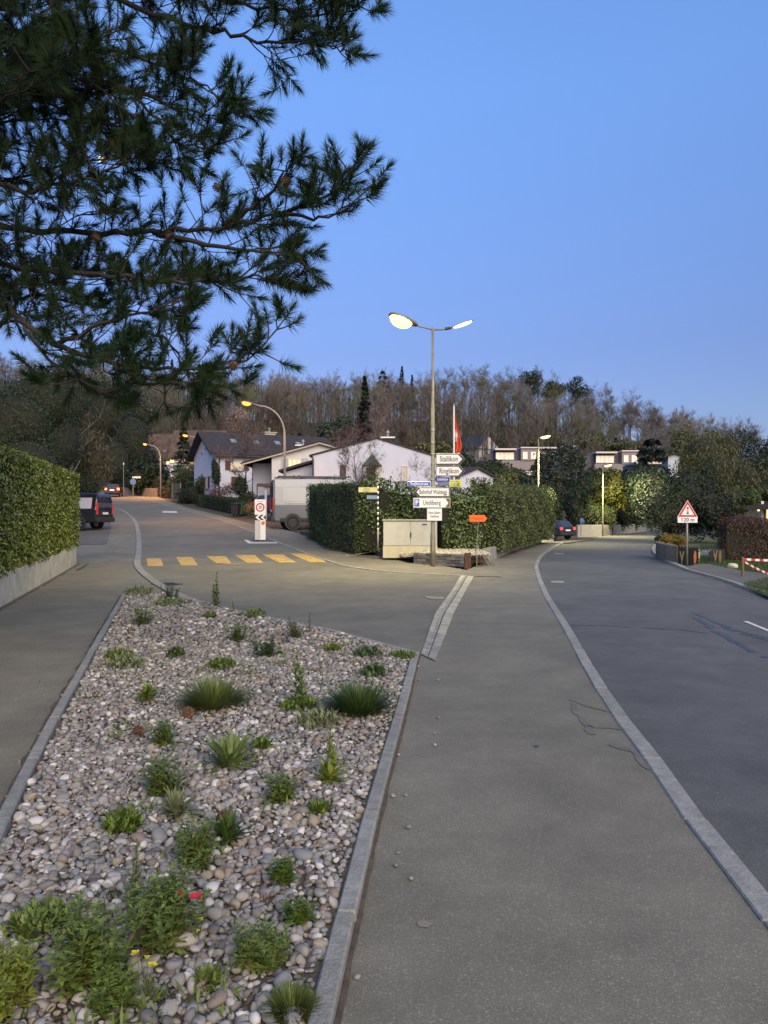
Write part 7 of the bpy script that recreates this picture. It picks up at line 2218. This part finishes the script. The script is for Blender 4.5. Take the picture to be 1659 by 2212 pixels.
def blue_post():
    g = at(1255, 58.6)
    o = thing('blue_sign', 'small blue round sign on the far wall', 'road sign', g)
    MB().tube([(0, 0, 0), (0, 0, 1.4)], 0.03, 6).build('post', m_galv, o)
    MB().disc((0.06, -0.05, 1.2), 0.17, 1, 0.03, 14).build('disc', mat('blue_disc', (0.05, 0.13, 0.36), 0.5), o)
blue_post()
bush('blue_green_bush', 'huge dark blue-green bush at the inner bend of the main road', 'shrub', [ell(1415, 1060, 62, 58, 56), ell(1380, 1045, 64, 40, 42), ell(1420, 1100, 58, 44, 44)], 0.22, 8500, m_blueg, seed=240)
bush('dark_laurel_mass', 'nearly black evergreen mass behind the warning triangle', 'shrub', [ell(1490, 1095, 44, 62, 66), ell(1540, 1105, 42, 46, 56), ell(1455, 1120, 42, 34, 48), ell(1500, 1045, 46, 46, 40)], 0.17, 11000, m_dk, seed=241)
place_conifer('dark_cedar_tree', 'dark spiky conifer on the slope beside the right terraced house', *P(1408, 1000, 98).xy, 11.0, 3.6, leafmat('cedar_dark', (0.016, 0.024, 0.016), 0.35), 42, n=4200, leaf=0.55, layers=9, taper=0.55, base=0.1, dz=1.0)
bush('willow_tree', 'olive-green willow with soft hanging crown right of the dark mass', 'tree', [ell(1520, 985, 60, 55, 55), ell(1560, 1030, 58, 62, 66), ell(1610, 1040, 57, 40, 50), ell(1490, 1010, 60, 34, 46), ell(1570, 970, 61, 34, 36), ell(1590, 1085, 55, 50, 40)], 0.26, 13000, m_olive, trunk=(at(1555, 58), P(1545, 985, 59), 0.3), seed=242, asp=0.2, droop=-2.5, shell=0.3)
place_pine('mountain_pine', 'dark rounded pine at the right edge against the sky', *P(1605, 1000, 78).xy, 10.3, [(0, .93, 1.6, 1.1), (-1.6, .84, 1.7, 1.0), (1.4, .82, 1.7, 1.1), (0, .72, 2.6, 1.2), (2.2, .66, 1.4, 1.0), (-2.4, .68, 1.3, 0.9), (0.3, .55, 2.6, 1.3)], leafmat('mountain_pine_needles', (0.024, 0.038, 0.026), 0.4), 43, leaf=0.28, n=4600)
bush('edge_conifer', 'dark tree at the right edge below the mountain pine', 'tree', [ell(1650, 1040, 70, 40, 60), ell(1690, 1000, 72, 50, 70)], 0.3, 3800, m_dk2, trunk=(at(1660, 70), P(1660, 1010, 70), 0.2), seed=243)
bush('back_shrubs', 'olive trees behind the willow near the terraced houses', 'tree', [ell(1480, 960, 120, 34, 40), ell(1545, 965, 118, 36, 34)], 0.45, 2600, m_olive, trunk=(at(1500, 119), P(1500, 965, 119), 0.2), seed=244)
bush('garden_shrub', 'green shrubs in front of the veranda house', 'shrub', [ell(1620, 1078, 36, 26, 16), ell(1640, 1062, 40, 34, 14)], 0.14, 1900, m_mid, seed=245)
bush('terrace_shrub', 'dark shrubs below the left terraced house', 'shrub', [ell(1060, 1012, 120, 40, 20), ell(1110, 1030, 118, 40, 20), ell(1230, 1000, 125, 40, 30), ell(1290, 1030, 122, 40, 20), ell(1350, 1032, 120, 40, 18)], 0.5, 4600, m_dk2, seed=246)
bush('forest_edge_shrub', 'olive scrub along the forest edge above the terraced houses', 'shrub', [ell(1240, 955, 175, 70, 16), ell(1350, 965, 170, 60, 16), ell(1130, 958, 180, 60, 14), ell(1450, 985, 165, 60, 20)], 0.6, 4200, m_olive, seed=247)
# brown clipped beech hedge and lawn edge
hb = [Vector((11.45, 25.9)), Vector((13.1, 25.5))]
hedge('beech_hedge', 'brown clipped beech hedge right of the warning triangle', hb, 1.25, 0.05, 1.36, 0.06, 900, m_brownh, seed=35, bulge=0.10, rough_top=0.09, zfun=lambda u: 1.34 + 0.03 * np.sin(u * 3))
hedge('beech_hedge', 'second brown beech hedge at the right edge beyond the first', [Vector((13.9, 27.0)), Vector((17.5, 26.0))], 1.2, 0.05, 1.30, 0.06, 420, m_brownh, seed=36)
bush('forsythia_bush', 'yellow-tinged bush behind the wooden fence at the bend', 'shrub', [ell(1462, 1168, 27.5, 22, 14), ell(1440, 1165, 28.5, 14, 12)], 0.09, 1500, m_yel_f, seed=248, asp=0.25)
bush('fence_shrub', 'small dark shrub at the far end of the wooden fence', 'shrub', [ell(1424, 1166, 29.5, 10, 10)], 0.08, 600, m_dk2, seed=249)
# wooden picket fence: every picket its own piece
def picket_fence(label, pts, h, gap, m, colours=None):
    path = resample(pts, gap)
    base = Vector((path[0].x, path[0].y, hz(path[0].x, path[0].y)))
    o = thing('picket_fence', label, 'fence', base)
    for i, (a, b) in enumerate(zip(path, path[1:])):
        c = (a + b) / 2; ang = math.atan2(b.y - a.y, b.x - a.x); hh = h * random.uniform(0.93, 1.05)
        w = gap * 0.86
        mb = MB().prism([(-w / 2, -0.05), (w / 2, -0.05), (w / 2, hh * 0.9), (0.0, hh), (-w / 2, hh * 0.9)], 1, -0.012, 0.012)
        mb.build('picket', m, o, loc=(c.x - base.x, c.y - base.y, hz(c.x, c.y) - base.z), rz=ang + random.uniform(-.03, .03))
    for z in (0.15, h * 0.72):
        for a, b in zip(path[::6], path[6::6] + [path[-1]]):
            d = b - a
            if d.length < 0.05: continue
            MB().box(((a.x + b.x) / 2 - base.x - d.y / d.length * 0.035, (a.y + b.y) / 2 - base.y + d.x / d.length * 0.035, z), (d.length, 0.03, 0.05), math.atan2(d.y, d.x)).build('rail', m, o)
    return o
m_oldwood = mat('grey_weathered_wood', (0.17, 0.155, 0.12), 0.92, var=0.4, vscale=10, rand=0.3)
m_darkwood = mat('dark_garden_wood', (0.022, 0.022, 0.024), 0.9, rand=0.3)
F0, F1, F2 = XY(1417, 1200.6), XY(1463, 1216), XY(1509, 1218.5)
picket_fence('weathered grey picket fence curving round the bend', [F0, F0.lerp(F1, 0.5) + Vector((-0.10, 0)), F1], 0.56, 0.10, m_oldwood)
picket_fence('short dark picket fence behind the warning triangle post', [F1 + Vector((0.02, 0.0)), F2], 0.55, 0.10, m_darkwood)
picket_fence('dark garden pickets left of the beech hedge', [XY(1533, 1216), XY(1566, 1213)], 0.42, 0.13, m_darkwood)
def cutout(label, px, py, m, v=True):
    g = G(px, py); g.y -= 0.06; g.z = hz(g.x, g.y)
    o = thing('painted_figure', label, 'garden figure', g, 0, 'painted wooden figures on the fence')
    if v:
        poly = [(-0.03, 0.10), (0.03, 0.10), (0.05, 0.25), (0.10, 0.45), (0.05, 0.45), (0.0, 0.27), (-0.05, 0.45), (-0.10, 0.45), (-0.05, 0.25)]
    else:
        poly = [(-0.03, 0.05), (0.03, 0.05), (0.06, 0.25), (0.04, 0.47), (-0.01, 0.49), (-0.05, 0.30)]
    poly = [(x * 0.8, z * 0.85) for x, z in poly]
    MB().prism(poly, 1, -0.015, 0.0).build('figure', m, o)
    MB().box((0, 0.006, 0.06), (0.025, 0.012, 0.25)).build('stake', m_oldwood, o)
m_fy = mat('faded_yellow_paint', (0.15, 0.12, 0.04), 0.8, var=0.3, vscale=9); m_fo = mat('faded_orange_paint', (0.40, 0.11, 0.03), 0.8, var=0.3, vscale=9); m_fs = mat('salmon_paint', (0.22, 0.12, 0.06), 0.8, var=0.3, vscale=9)
cutout('yellow painted wooden figure left of the warning triangle post', 1471, 1217, m_fy, True)
cutout('bright orange painted wooden figure right of the warning triangle post', 1499, 1219, m_fo, False)
cutout('salmon painted wooden figure left of the beech hedge', 1543, 1215, m_fs, True)
cutout('yellow painted wooden figure next to the salmon one', 1553, 1217, m_fy, False)
cutout('pale yellow-green wooden figure on the dark picket fence', 1507, 1214, mat('pale_lime_paint', (0.40, 0.42, 0.24), 0.8), False)
def barrier():
    g = G(1604, 1246); u = g.y / FPX
    o = thing('barrier_stake', 'orange-brown wooden stake holding the red and white tape', 'stake', g)
    h = 43 * u
    MB().box((0, 0, h / 2 - 0.03), (0.042, 0.042, h + 0.06), 0.3).build('stake', mat('stake_wood', (0.20, 0.11, 0.06), 0.9, var=0.25, vscale=8), o)
    t = thing('barrier_tape', 'red and white barrier tape tied to the wooden stake at the right edge', 'tape', g)
    mr, mw = mat('tape_red', (0.50, 0.03, 0.03), 0.5), mat('tape_white', (0.72, 0.72, 0.72), 0.5)
    for (x1, y1, z1, sag, z0, wd) in ((1.9, 0.5, -0.02, 0.04, 0.44, 0.055), (0.95, -0.3, -0.45, 0.05, 0.40, 0.05)):
        n = 16
        for k in range(n):
            q = []
            for tt in (k / n, (k + 1) / n):
                q.append(Vector((x1 * tt, y1 * tt, z0 + z1 * tt - sag * 4 * tt * (1 - tt))))
            dz = Vector((0, 0, wd / 2)); th = Vector((0, 0.006, 0))
            mb = MB().add([q[0] - dz - th, q[1] - dz - th, q[1] + dz - th, q[0] + dz - th, q[0] - dz + th, q[1] - dz + th, q[1] + dz + th, q[0] + dz + th], [(0, 1, 2, 3), (7, 6, 5, 4), (3, 2, 6, 7), (1, 0, 4, 5)])
            mb.build('stripe', mr if k % 2 == 0 else mw, t)
barrier()
def pale_rock():
    g = G(1583, 1229)
    rng = np.random.default_rng(3); w, f = stone_variant(2, rng)
    o = mesh_np('pale_stone', w * (0.17, 0.12, 0.11), f, mat('pale_lichen_stone', (0.50, 0.50, 0.32), 0.9, var=0.3, vscale=6), None, smooth=True)
    o.location = (g.x, g.y, g.z + 0.06)
    tag(o, 'pale yellowish stone on the turf before the beech hedge', 'stone')
pale_rock()
# turf blades on the right verge
def turf():
    rng = np.random.default_rng(12)
    polys = [[XY(1661, 1292), XY(1602, 1263), XY(1661, 1249), XY(1700, 1260)], [XY(1512, 1219), XY(1530, 1218), XY(1600, 1232), XY(1700, 1243), XY(1700, 1216), XY(1560, 1207), XY(1512, 1206)], [XY(1512, 1198), XY(1512, 1172), XY(1575, 1172), XY(1575, 1198)]]
    V, F = [], []; off_ = 0
    for poly in polys:
        pl = [(p.x, p.y) for p in poly]
        xs = [p[0] for p in pl]; ys = [p[1] for p in pl]
        area = (max(xs) - min(xs)) * (max(ys) - min(ys))
        n = int(min(16000, area * 900))
        x = rng.uniform(min(xs), max(xs), n); y = rng.uniform(min(ys), max(ys), n)
        k = inside(pl, x, y); x, y = x[k], y[k]; n = len(x)
        a = rng.uniform(0, 6.28, n); h = rng.uniform(0.03, 0.09, n); z = H(x, y)
        s = np.stack([np.cos(a), np.sin(a), a * 0], 1) * 0.006
        b = np.stack([x, y, z], 1)
        tip = b + np.stack([rng.normal(0, 0.02, n), rng.normal(0, 0.02, n), h], 1)
        V.append(np.stack([b - s, b + s, tip], 1).reshape(-1, 3)); F.append(np.arange(3 * n).reshape(n, 3) + off_); off_ += 3 * n
    o = mesh_np('verge_grass', np.concatenate(V), np.concatenate(F), leafmat('lawn_blades', (0.050, 0.085, 0.020), 0.4))
    tag(o, 'short green grass on the right verge', 'grass', kind='stuff')
turf()
# pale moon behind the pine
def moon():
    c = P(220, 345, 3000)
    bm = bmesh.new(); bmesh.ops.create_uvsphere(bm, u_segments=24, v_segments=12, radius=13.5)
    me = bpy.data.meshes.new('moon'); bm.to_mesh(me); bm.free(); me.shade_smooth()
    o = link('moon', me, mat('moon_glow', (0.9, 0.85, 0.7), 0.9, emit=(1.0, 0.88, 0.62), estr=0.9, var=0.15, vscale=0.1))
    o.location = c
    o['kind'] = 'structure'
moon()

def stick():
    a, b = G(167, 1233), G(190, 1219)
    o = MB().tube([Vector((0, 0, 0.02)), (b - a) * 0.5 + Vector((0.03, 0, 0.025)), (b - a) + Vector((0, 0, 0.02))], [0.025, 0.02, 0.012], 5).build('fallen_stick', m_bark)
    o.location = a
    tag(o, 'dark stick lying on the left footpath past the wall', 'stick')
stick()
# ------------------------------------------------------------------ the big pine, its trunk just outside the left edge
def big_pine():
    rng = random.Random(33); nr = np.random.default_rng(33)
    T0 = Vector((-6.7, 8.4, 0)); 
    o = thing('pine_tree', 'large dark pine reaching over the footpath from the upper left', 'tree', T0)
    W = lambda px, py, d: P(px, py, d) - T0
    m_needle = mat('pine_needles', (0.014, 0.031, 0.009), 0.7, spec=0.15, rand=0.5, island=True, trans=0.08)
    m_limb = mat('pine_bark', (0.034, 0.026, 0.021), 0.95, var=0.4, vscale=20, bump=0.9, bscale=45)
    m_twig = mat('pine_twig_bark', (0.040, 0.029, 0.022), 0.9, var=0.3, vscale=20)
    trunk_pts = [Vector((0, 0, -0.3)), Vector((0.05, 0, 3)), Vector((-0.05, 0.1, 7)), Vector((0.1, 0, 11)), Vector((0.1, 0.1, 14))]
    MB().tube(trunk_pts, [0.30, 0.25, 0.19, 0.12, 0.03], 12).build('trunk', m_limb, o, smooth=True)
    # main limbs, as they run in the photograph: (radius at start, points)
    limbs = [
        (0.075, [(0, 0, 4.4), W(-60, 640, 8.0), W(40, 690, 7.6), W(120, 745, 7.3), W(220, 775, 7.0), W(340, 795, 6.9), W(460, 800, 6.8), W(540, 775, 6.8), W(600, 700, 6.8)]),
        (0.065, [(0, 0, 5.2), W(-40, 560, 8.0), W(120, 585, 7.6), W(300, 600, 7.3), W(440, 610, 7.2), W(560, 600, 7.1), W(625, 620, 7.0)]),
        (0.070, [(0, 0, 6.0), W(-40, 470, 8.2), W(160, 500, 7.8), W(330, 500, 7.5), W(480, 490, 7.3), W(600, 460, 7.2), W(700, 430, 7.1), W(770, 360, 7.0)]),
        (0.045, [W(480, 490, 7.3), W(560, 440, 7.2), W(610, 380, 7.1), W(625, 340, 7.0)]),
        (0.040, [W(600, 460, 7.2), W(690, 470, 7.0), W(780, 430, 6.9)]),
        (0.050, [W(330, 500, 7.5), W(470, 530, 7.2), W(580, 550, 7.1), W(650, 550, 7.0)]),
        (0.060, [(0, 0, 6.6), W(-20, 390, 7.6), W(120, 400, 7.2), W(240, 370, 7.0), W(300, 330, 6.9)]),
        (0.065, [(0, 0, 7.6), W(-40, 180, 8.0), W(140, 190, 7.6), W(260, 190, 7.4), W(330, 250, 7.3), W(390, 310, 7.2), W(460, 320, 7.1)]),
        (0.060, [(0, 0, 8.0), W(0, 60, 8.0), W(160, 90, 7.6), W(320, 130, 7.4), W(430, 180, 7.2), W(500, 230, 7.1)]),
        (0.070, [(0, 0, 8.8), W(100, -60, 8.0), W(280, 10, 7.6), W(440, 60, 7.4), W(560, 90, 7.3), W(680, 95, 7.2), W(740, 110, 7.1)]),
        (0.055, [(0, 0, 9.2), W(250, -60, 7.8), W(450, -10, 7.5), W(600, 20, 7.3), W(700, 35, 7.2), W(790, 15, 7.1)]),
        (0.045, [W(260, 190, 7.4), W(380, 230, 7.2), W(470, 260, 7.1)]),
        (0.050, [(0, 0, 5.6), W(-60, 700, 9.2), W(60, 640, 9.0), W(200, 660, 8.8), W(330, 680, 8.6), W(390, 700, 8.5)]),
        (0.045, [W(120, 745, 7.3), W(220, 700, 7.1), W(320, 670, 7.0), W(400, 660, 6.9)]),
        (0.040, [W(220, 775, 7.0), W(300, 820, 6.8), W(380, 830, 6.7), W(420, 850, 6.6)]),
        (0.035, [W(40, 690, 7.6), W(120, 790, 7.2), W(190, 830, 7.0), W(250, 850, 6.9)]),
        (0.050, [(0, 0, 9.8), W(60, -180, 7.6), W(300, -160, 7.2), W(500, -120, 7.0), W(640, -90, 6.9)]),
    ]
    # inner limbs that fill the crown
    for k in range(34):
        z = rng.uniform(4.2, 9.6); d1 = rng.uniform(6.4, 9.8)
        px = rng.uniform(60, 470); pyz = CY - (z + rng.uniform(-0.5, 0.5) - EYE) / d1 * FPX
        if pyz > 620: pyz = rng.uniform(60, 620)
        if k % 3 == 0: px, pyz = rng.uniform(0, 380), rng.uniform(-40, 330)
        if pyz < 320 and px > 420: px -= 150
        e = W(px, pyz, d1); s0 = Vector((0, 0, z))
        limbs.append((rng.uniform(0.035, 0.06), [s0, s0.lerp(e, 0.35) + Vector((0, 0, rng.uniform(-.2, .3))), s0.lerp(e, 0.7) + Vector((rng.uniform(-.2, .2), 0, rng.uniform(-.25, .15))), e]))
    for px, py, d1 in ((250, 840, 7.4), (410, 820, 7.1)):
        e = W(px, py, d1); s0 = W(px - 90, 720, d1 + 0.5)
        limbs.append((0.035, [s0, s0.lerp(e, 0.5) + Vector((0, 0, 0.12)), e]))
    NSEEN = len(limbs)
    # limbs on the far sides, out of the picture
    for k in range(16):
        a = rng.uniform(1.3, 5.2); z = rng.uniform(3.6, 12); L_ = (14.5 - z) * 0.36 + 0.8
        e = Vector((math.cos(a), math.sin(a), 0)) * L_
        limbs.append((0.05, [(0, 0, z), e * 0.5 + Vector((0, 0, z + 0.2)), e + Vector((0, 0, z + 0.5))]))
    poly = []
    for r, pts in limbs:
        pts = [Vector(p) for p in pts]
        out = []
        for i in range(len(pts) - 1):
            p0, p1, p2, p3 = pts[max(i - 1, 0)], pts[i], pts[i + 1], pts[min(i + 2, len(pts) - 1)]
            for k in range(6):
                t = k / 6
                out.append(0.5 * ((2 * p1) + (p2 - p0) * t + (2 * p0 - 5 * p1 + 4 * p2 - p3) * t * t + (3 * p1 - p0 - 3 * p2 + p3) * t ** 3))
        out.append(pts[-1])
        out = [p + Vector((rng.uniform(-.02, .02), rng.uniform(-.04, .04), rng.uniform(-.022, .022))) for p in out]
        n = len(out)
        MB().tube(out, [max(0.006, r * 0.62 * (1 - 0.93 * (i / n) ** 0.8)) for i in range(n)], 7).build('branch', m_limb, o, smooth=True)
        poly.append((r, out))
    # side twigs with tufts of needles at their ends
    TW = MB(); V = []; F = []
    tips = []
    def tuft(p, d, L_, n):
        """needles round the last part of a shoot"""
        w_ = p + T0
        if math.hypot(CX + w_.x / w_.y * FPX - 220, CY - (w_.z - EYE) / w_.y * FPX - 345) < 20: return    # a gap in the crown
        tips.append((p, d))
        d = d.normalized()
        for k in range(n):
            t = rng.random() ** 1.2
            b = p - d * (0.15 * t)
            ax = Vector((rng.gauss(0, 1), rng.gauss(0, 1), rng.gauss(0, 1))); ax -= d * ax.dot(d)
            if ax.length < 1e-3: continue
            ax.normalize()
            spread = 0.15 + 1.15 * t + rng.uniform(-.2, .3)
            nd = (d * math.cos(spread) + ax * math.sin(spread)).normalized()
            l = L_ * rng.uniform(0.7, 1.1)
            s = nd.cross(Vector((0, -1, 0.2))); s = s.normalized() * 0.0026 if s.length > 1e-3 else Vector((0.0026, 0, 0))
            i = len(V)
            mid = b + nd * l * 0.55 + Vector((0, 0, -0.004))
            V.extend((b - s, b + s, b + nd * l + Vector((0, 0, -0.012))))
            F.append((i, i + 1, i + 2))
    def twig(p, d, L_, r, lev):
        q = [p]; dd = d.normalized()
        for k in range(4):
            dd = (dd + Vector((rng.uniform(-.22, .22), rng.uniform(-.22, .22), rng.uniform(-.06, .26)))).normalized()
            q.append(q[-1] + dd * L_ / 4)
        TW.tube(q, [r, r * .85, r * .7, r * .55, r * .4], 4, cap=False)
        tuft(q[-1], dd, rng.uniform(0.105, 0.14), 104)
        if lev > 0:
            for j in range(rng.choice([2, 3, 3])):
                k = rng.choice([1, 2, 3]); a = Vector((rng.gauss(0, 1), rng.gauss(0, 1), rng.gauss(0.15, 0.8))).normalized()
                twig(q[k], dd * 0.7 + a * 0.8, L_ * rng.uniform(0.45, 0.75), r * 0.7, lev - 1)
    for li, (r, out) in enumerate(poly):
        n = len(out); seen = li < NSEEN
        L_tot = sum((b - a).length for a, b in zip(out, out[1:]))
        cnt = int(L_tot * (5.6 if seen else 2.0))
        for c in range(cnt):
            t = 0.12 + 0.88 * (c + rng.random()) / cnt
            i = min(int(t * (n - 1)), n - 2)
            p = out[i].lerp(out[i + 1], t * (n - 1) - i); d = (out[i + 1] - out[i]).normalized()
            if p.length > 0 and p.xy.length < 1.2: continue
            a = Vector((rng.gauss(0, 1), rng.gauss(0, 1), rng.gauss(0.25, 0.8))).normalized()
            tail = 1 - 0.55 * t
            twig(p, d * 0.8 + a * 0.9, rng.uniform(0.28, 0.62) * tail + 0.10, 0.0075, 1 if t < 0.9 else 0)
        twig(out[-1], (out[-1] - out[-3]), 0.18, 0.006, 1)
    TW.build('twig', m_twig, o)
    nd = mesh_np('needles', np.array([tuple(v) for v in V], np.float32), np.array(F, np.int32), m_needle, o)
    nd['kind'] = 'stuff'
    # cones
    for px, py, d in ((612, 395, 7.0), (475, 412, 7.1), (500, 800, 6.7), (215, 520, 7.1), (245, 320, 7.1), (360, 515, 7.2)):
        q = bpy.data.objects.new('cone', CONE); COL.objects.link(q); q.parent = o
        q.location = W(px, py, d); q.rotation_euler = (rng.uniform(-1, 1), rng.uniform(-1, 1), rng.uniform(0, 6)); q.scale = (1.3, 1.3, 1.3)
    return len(F)
big_pine()
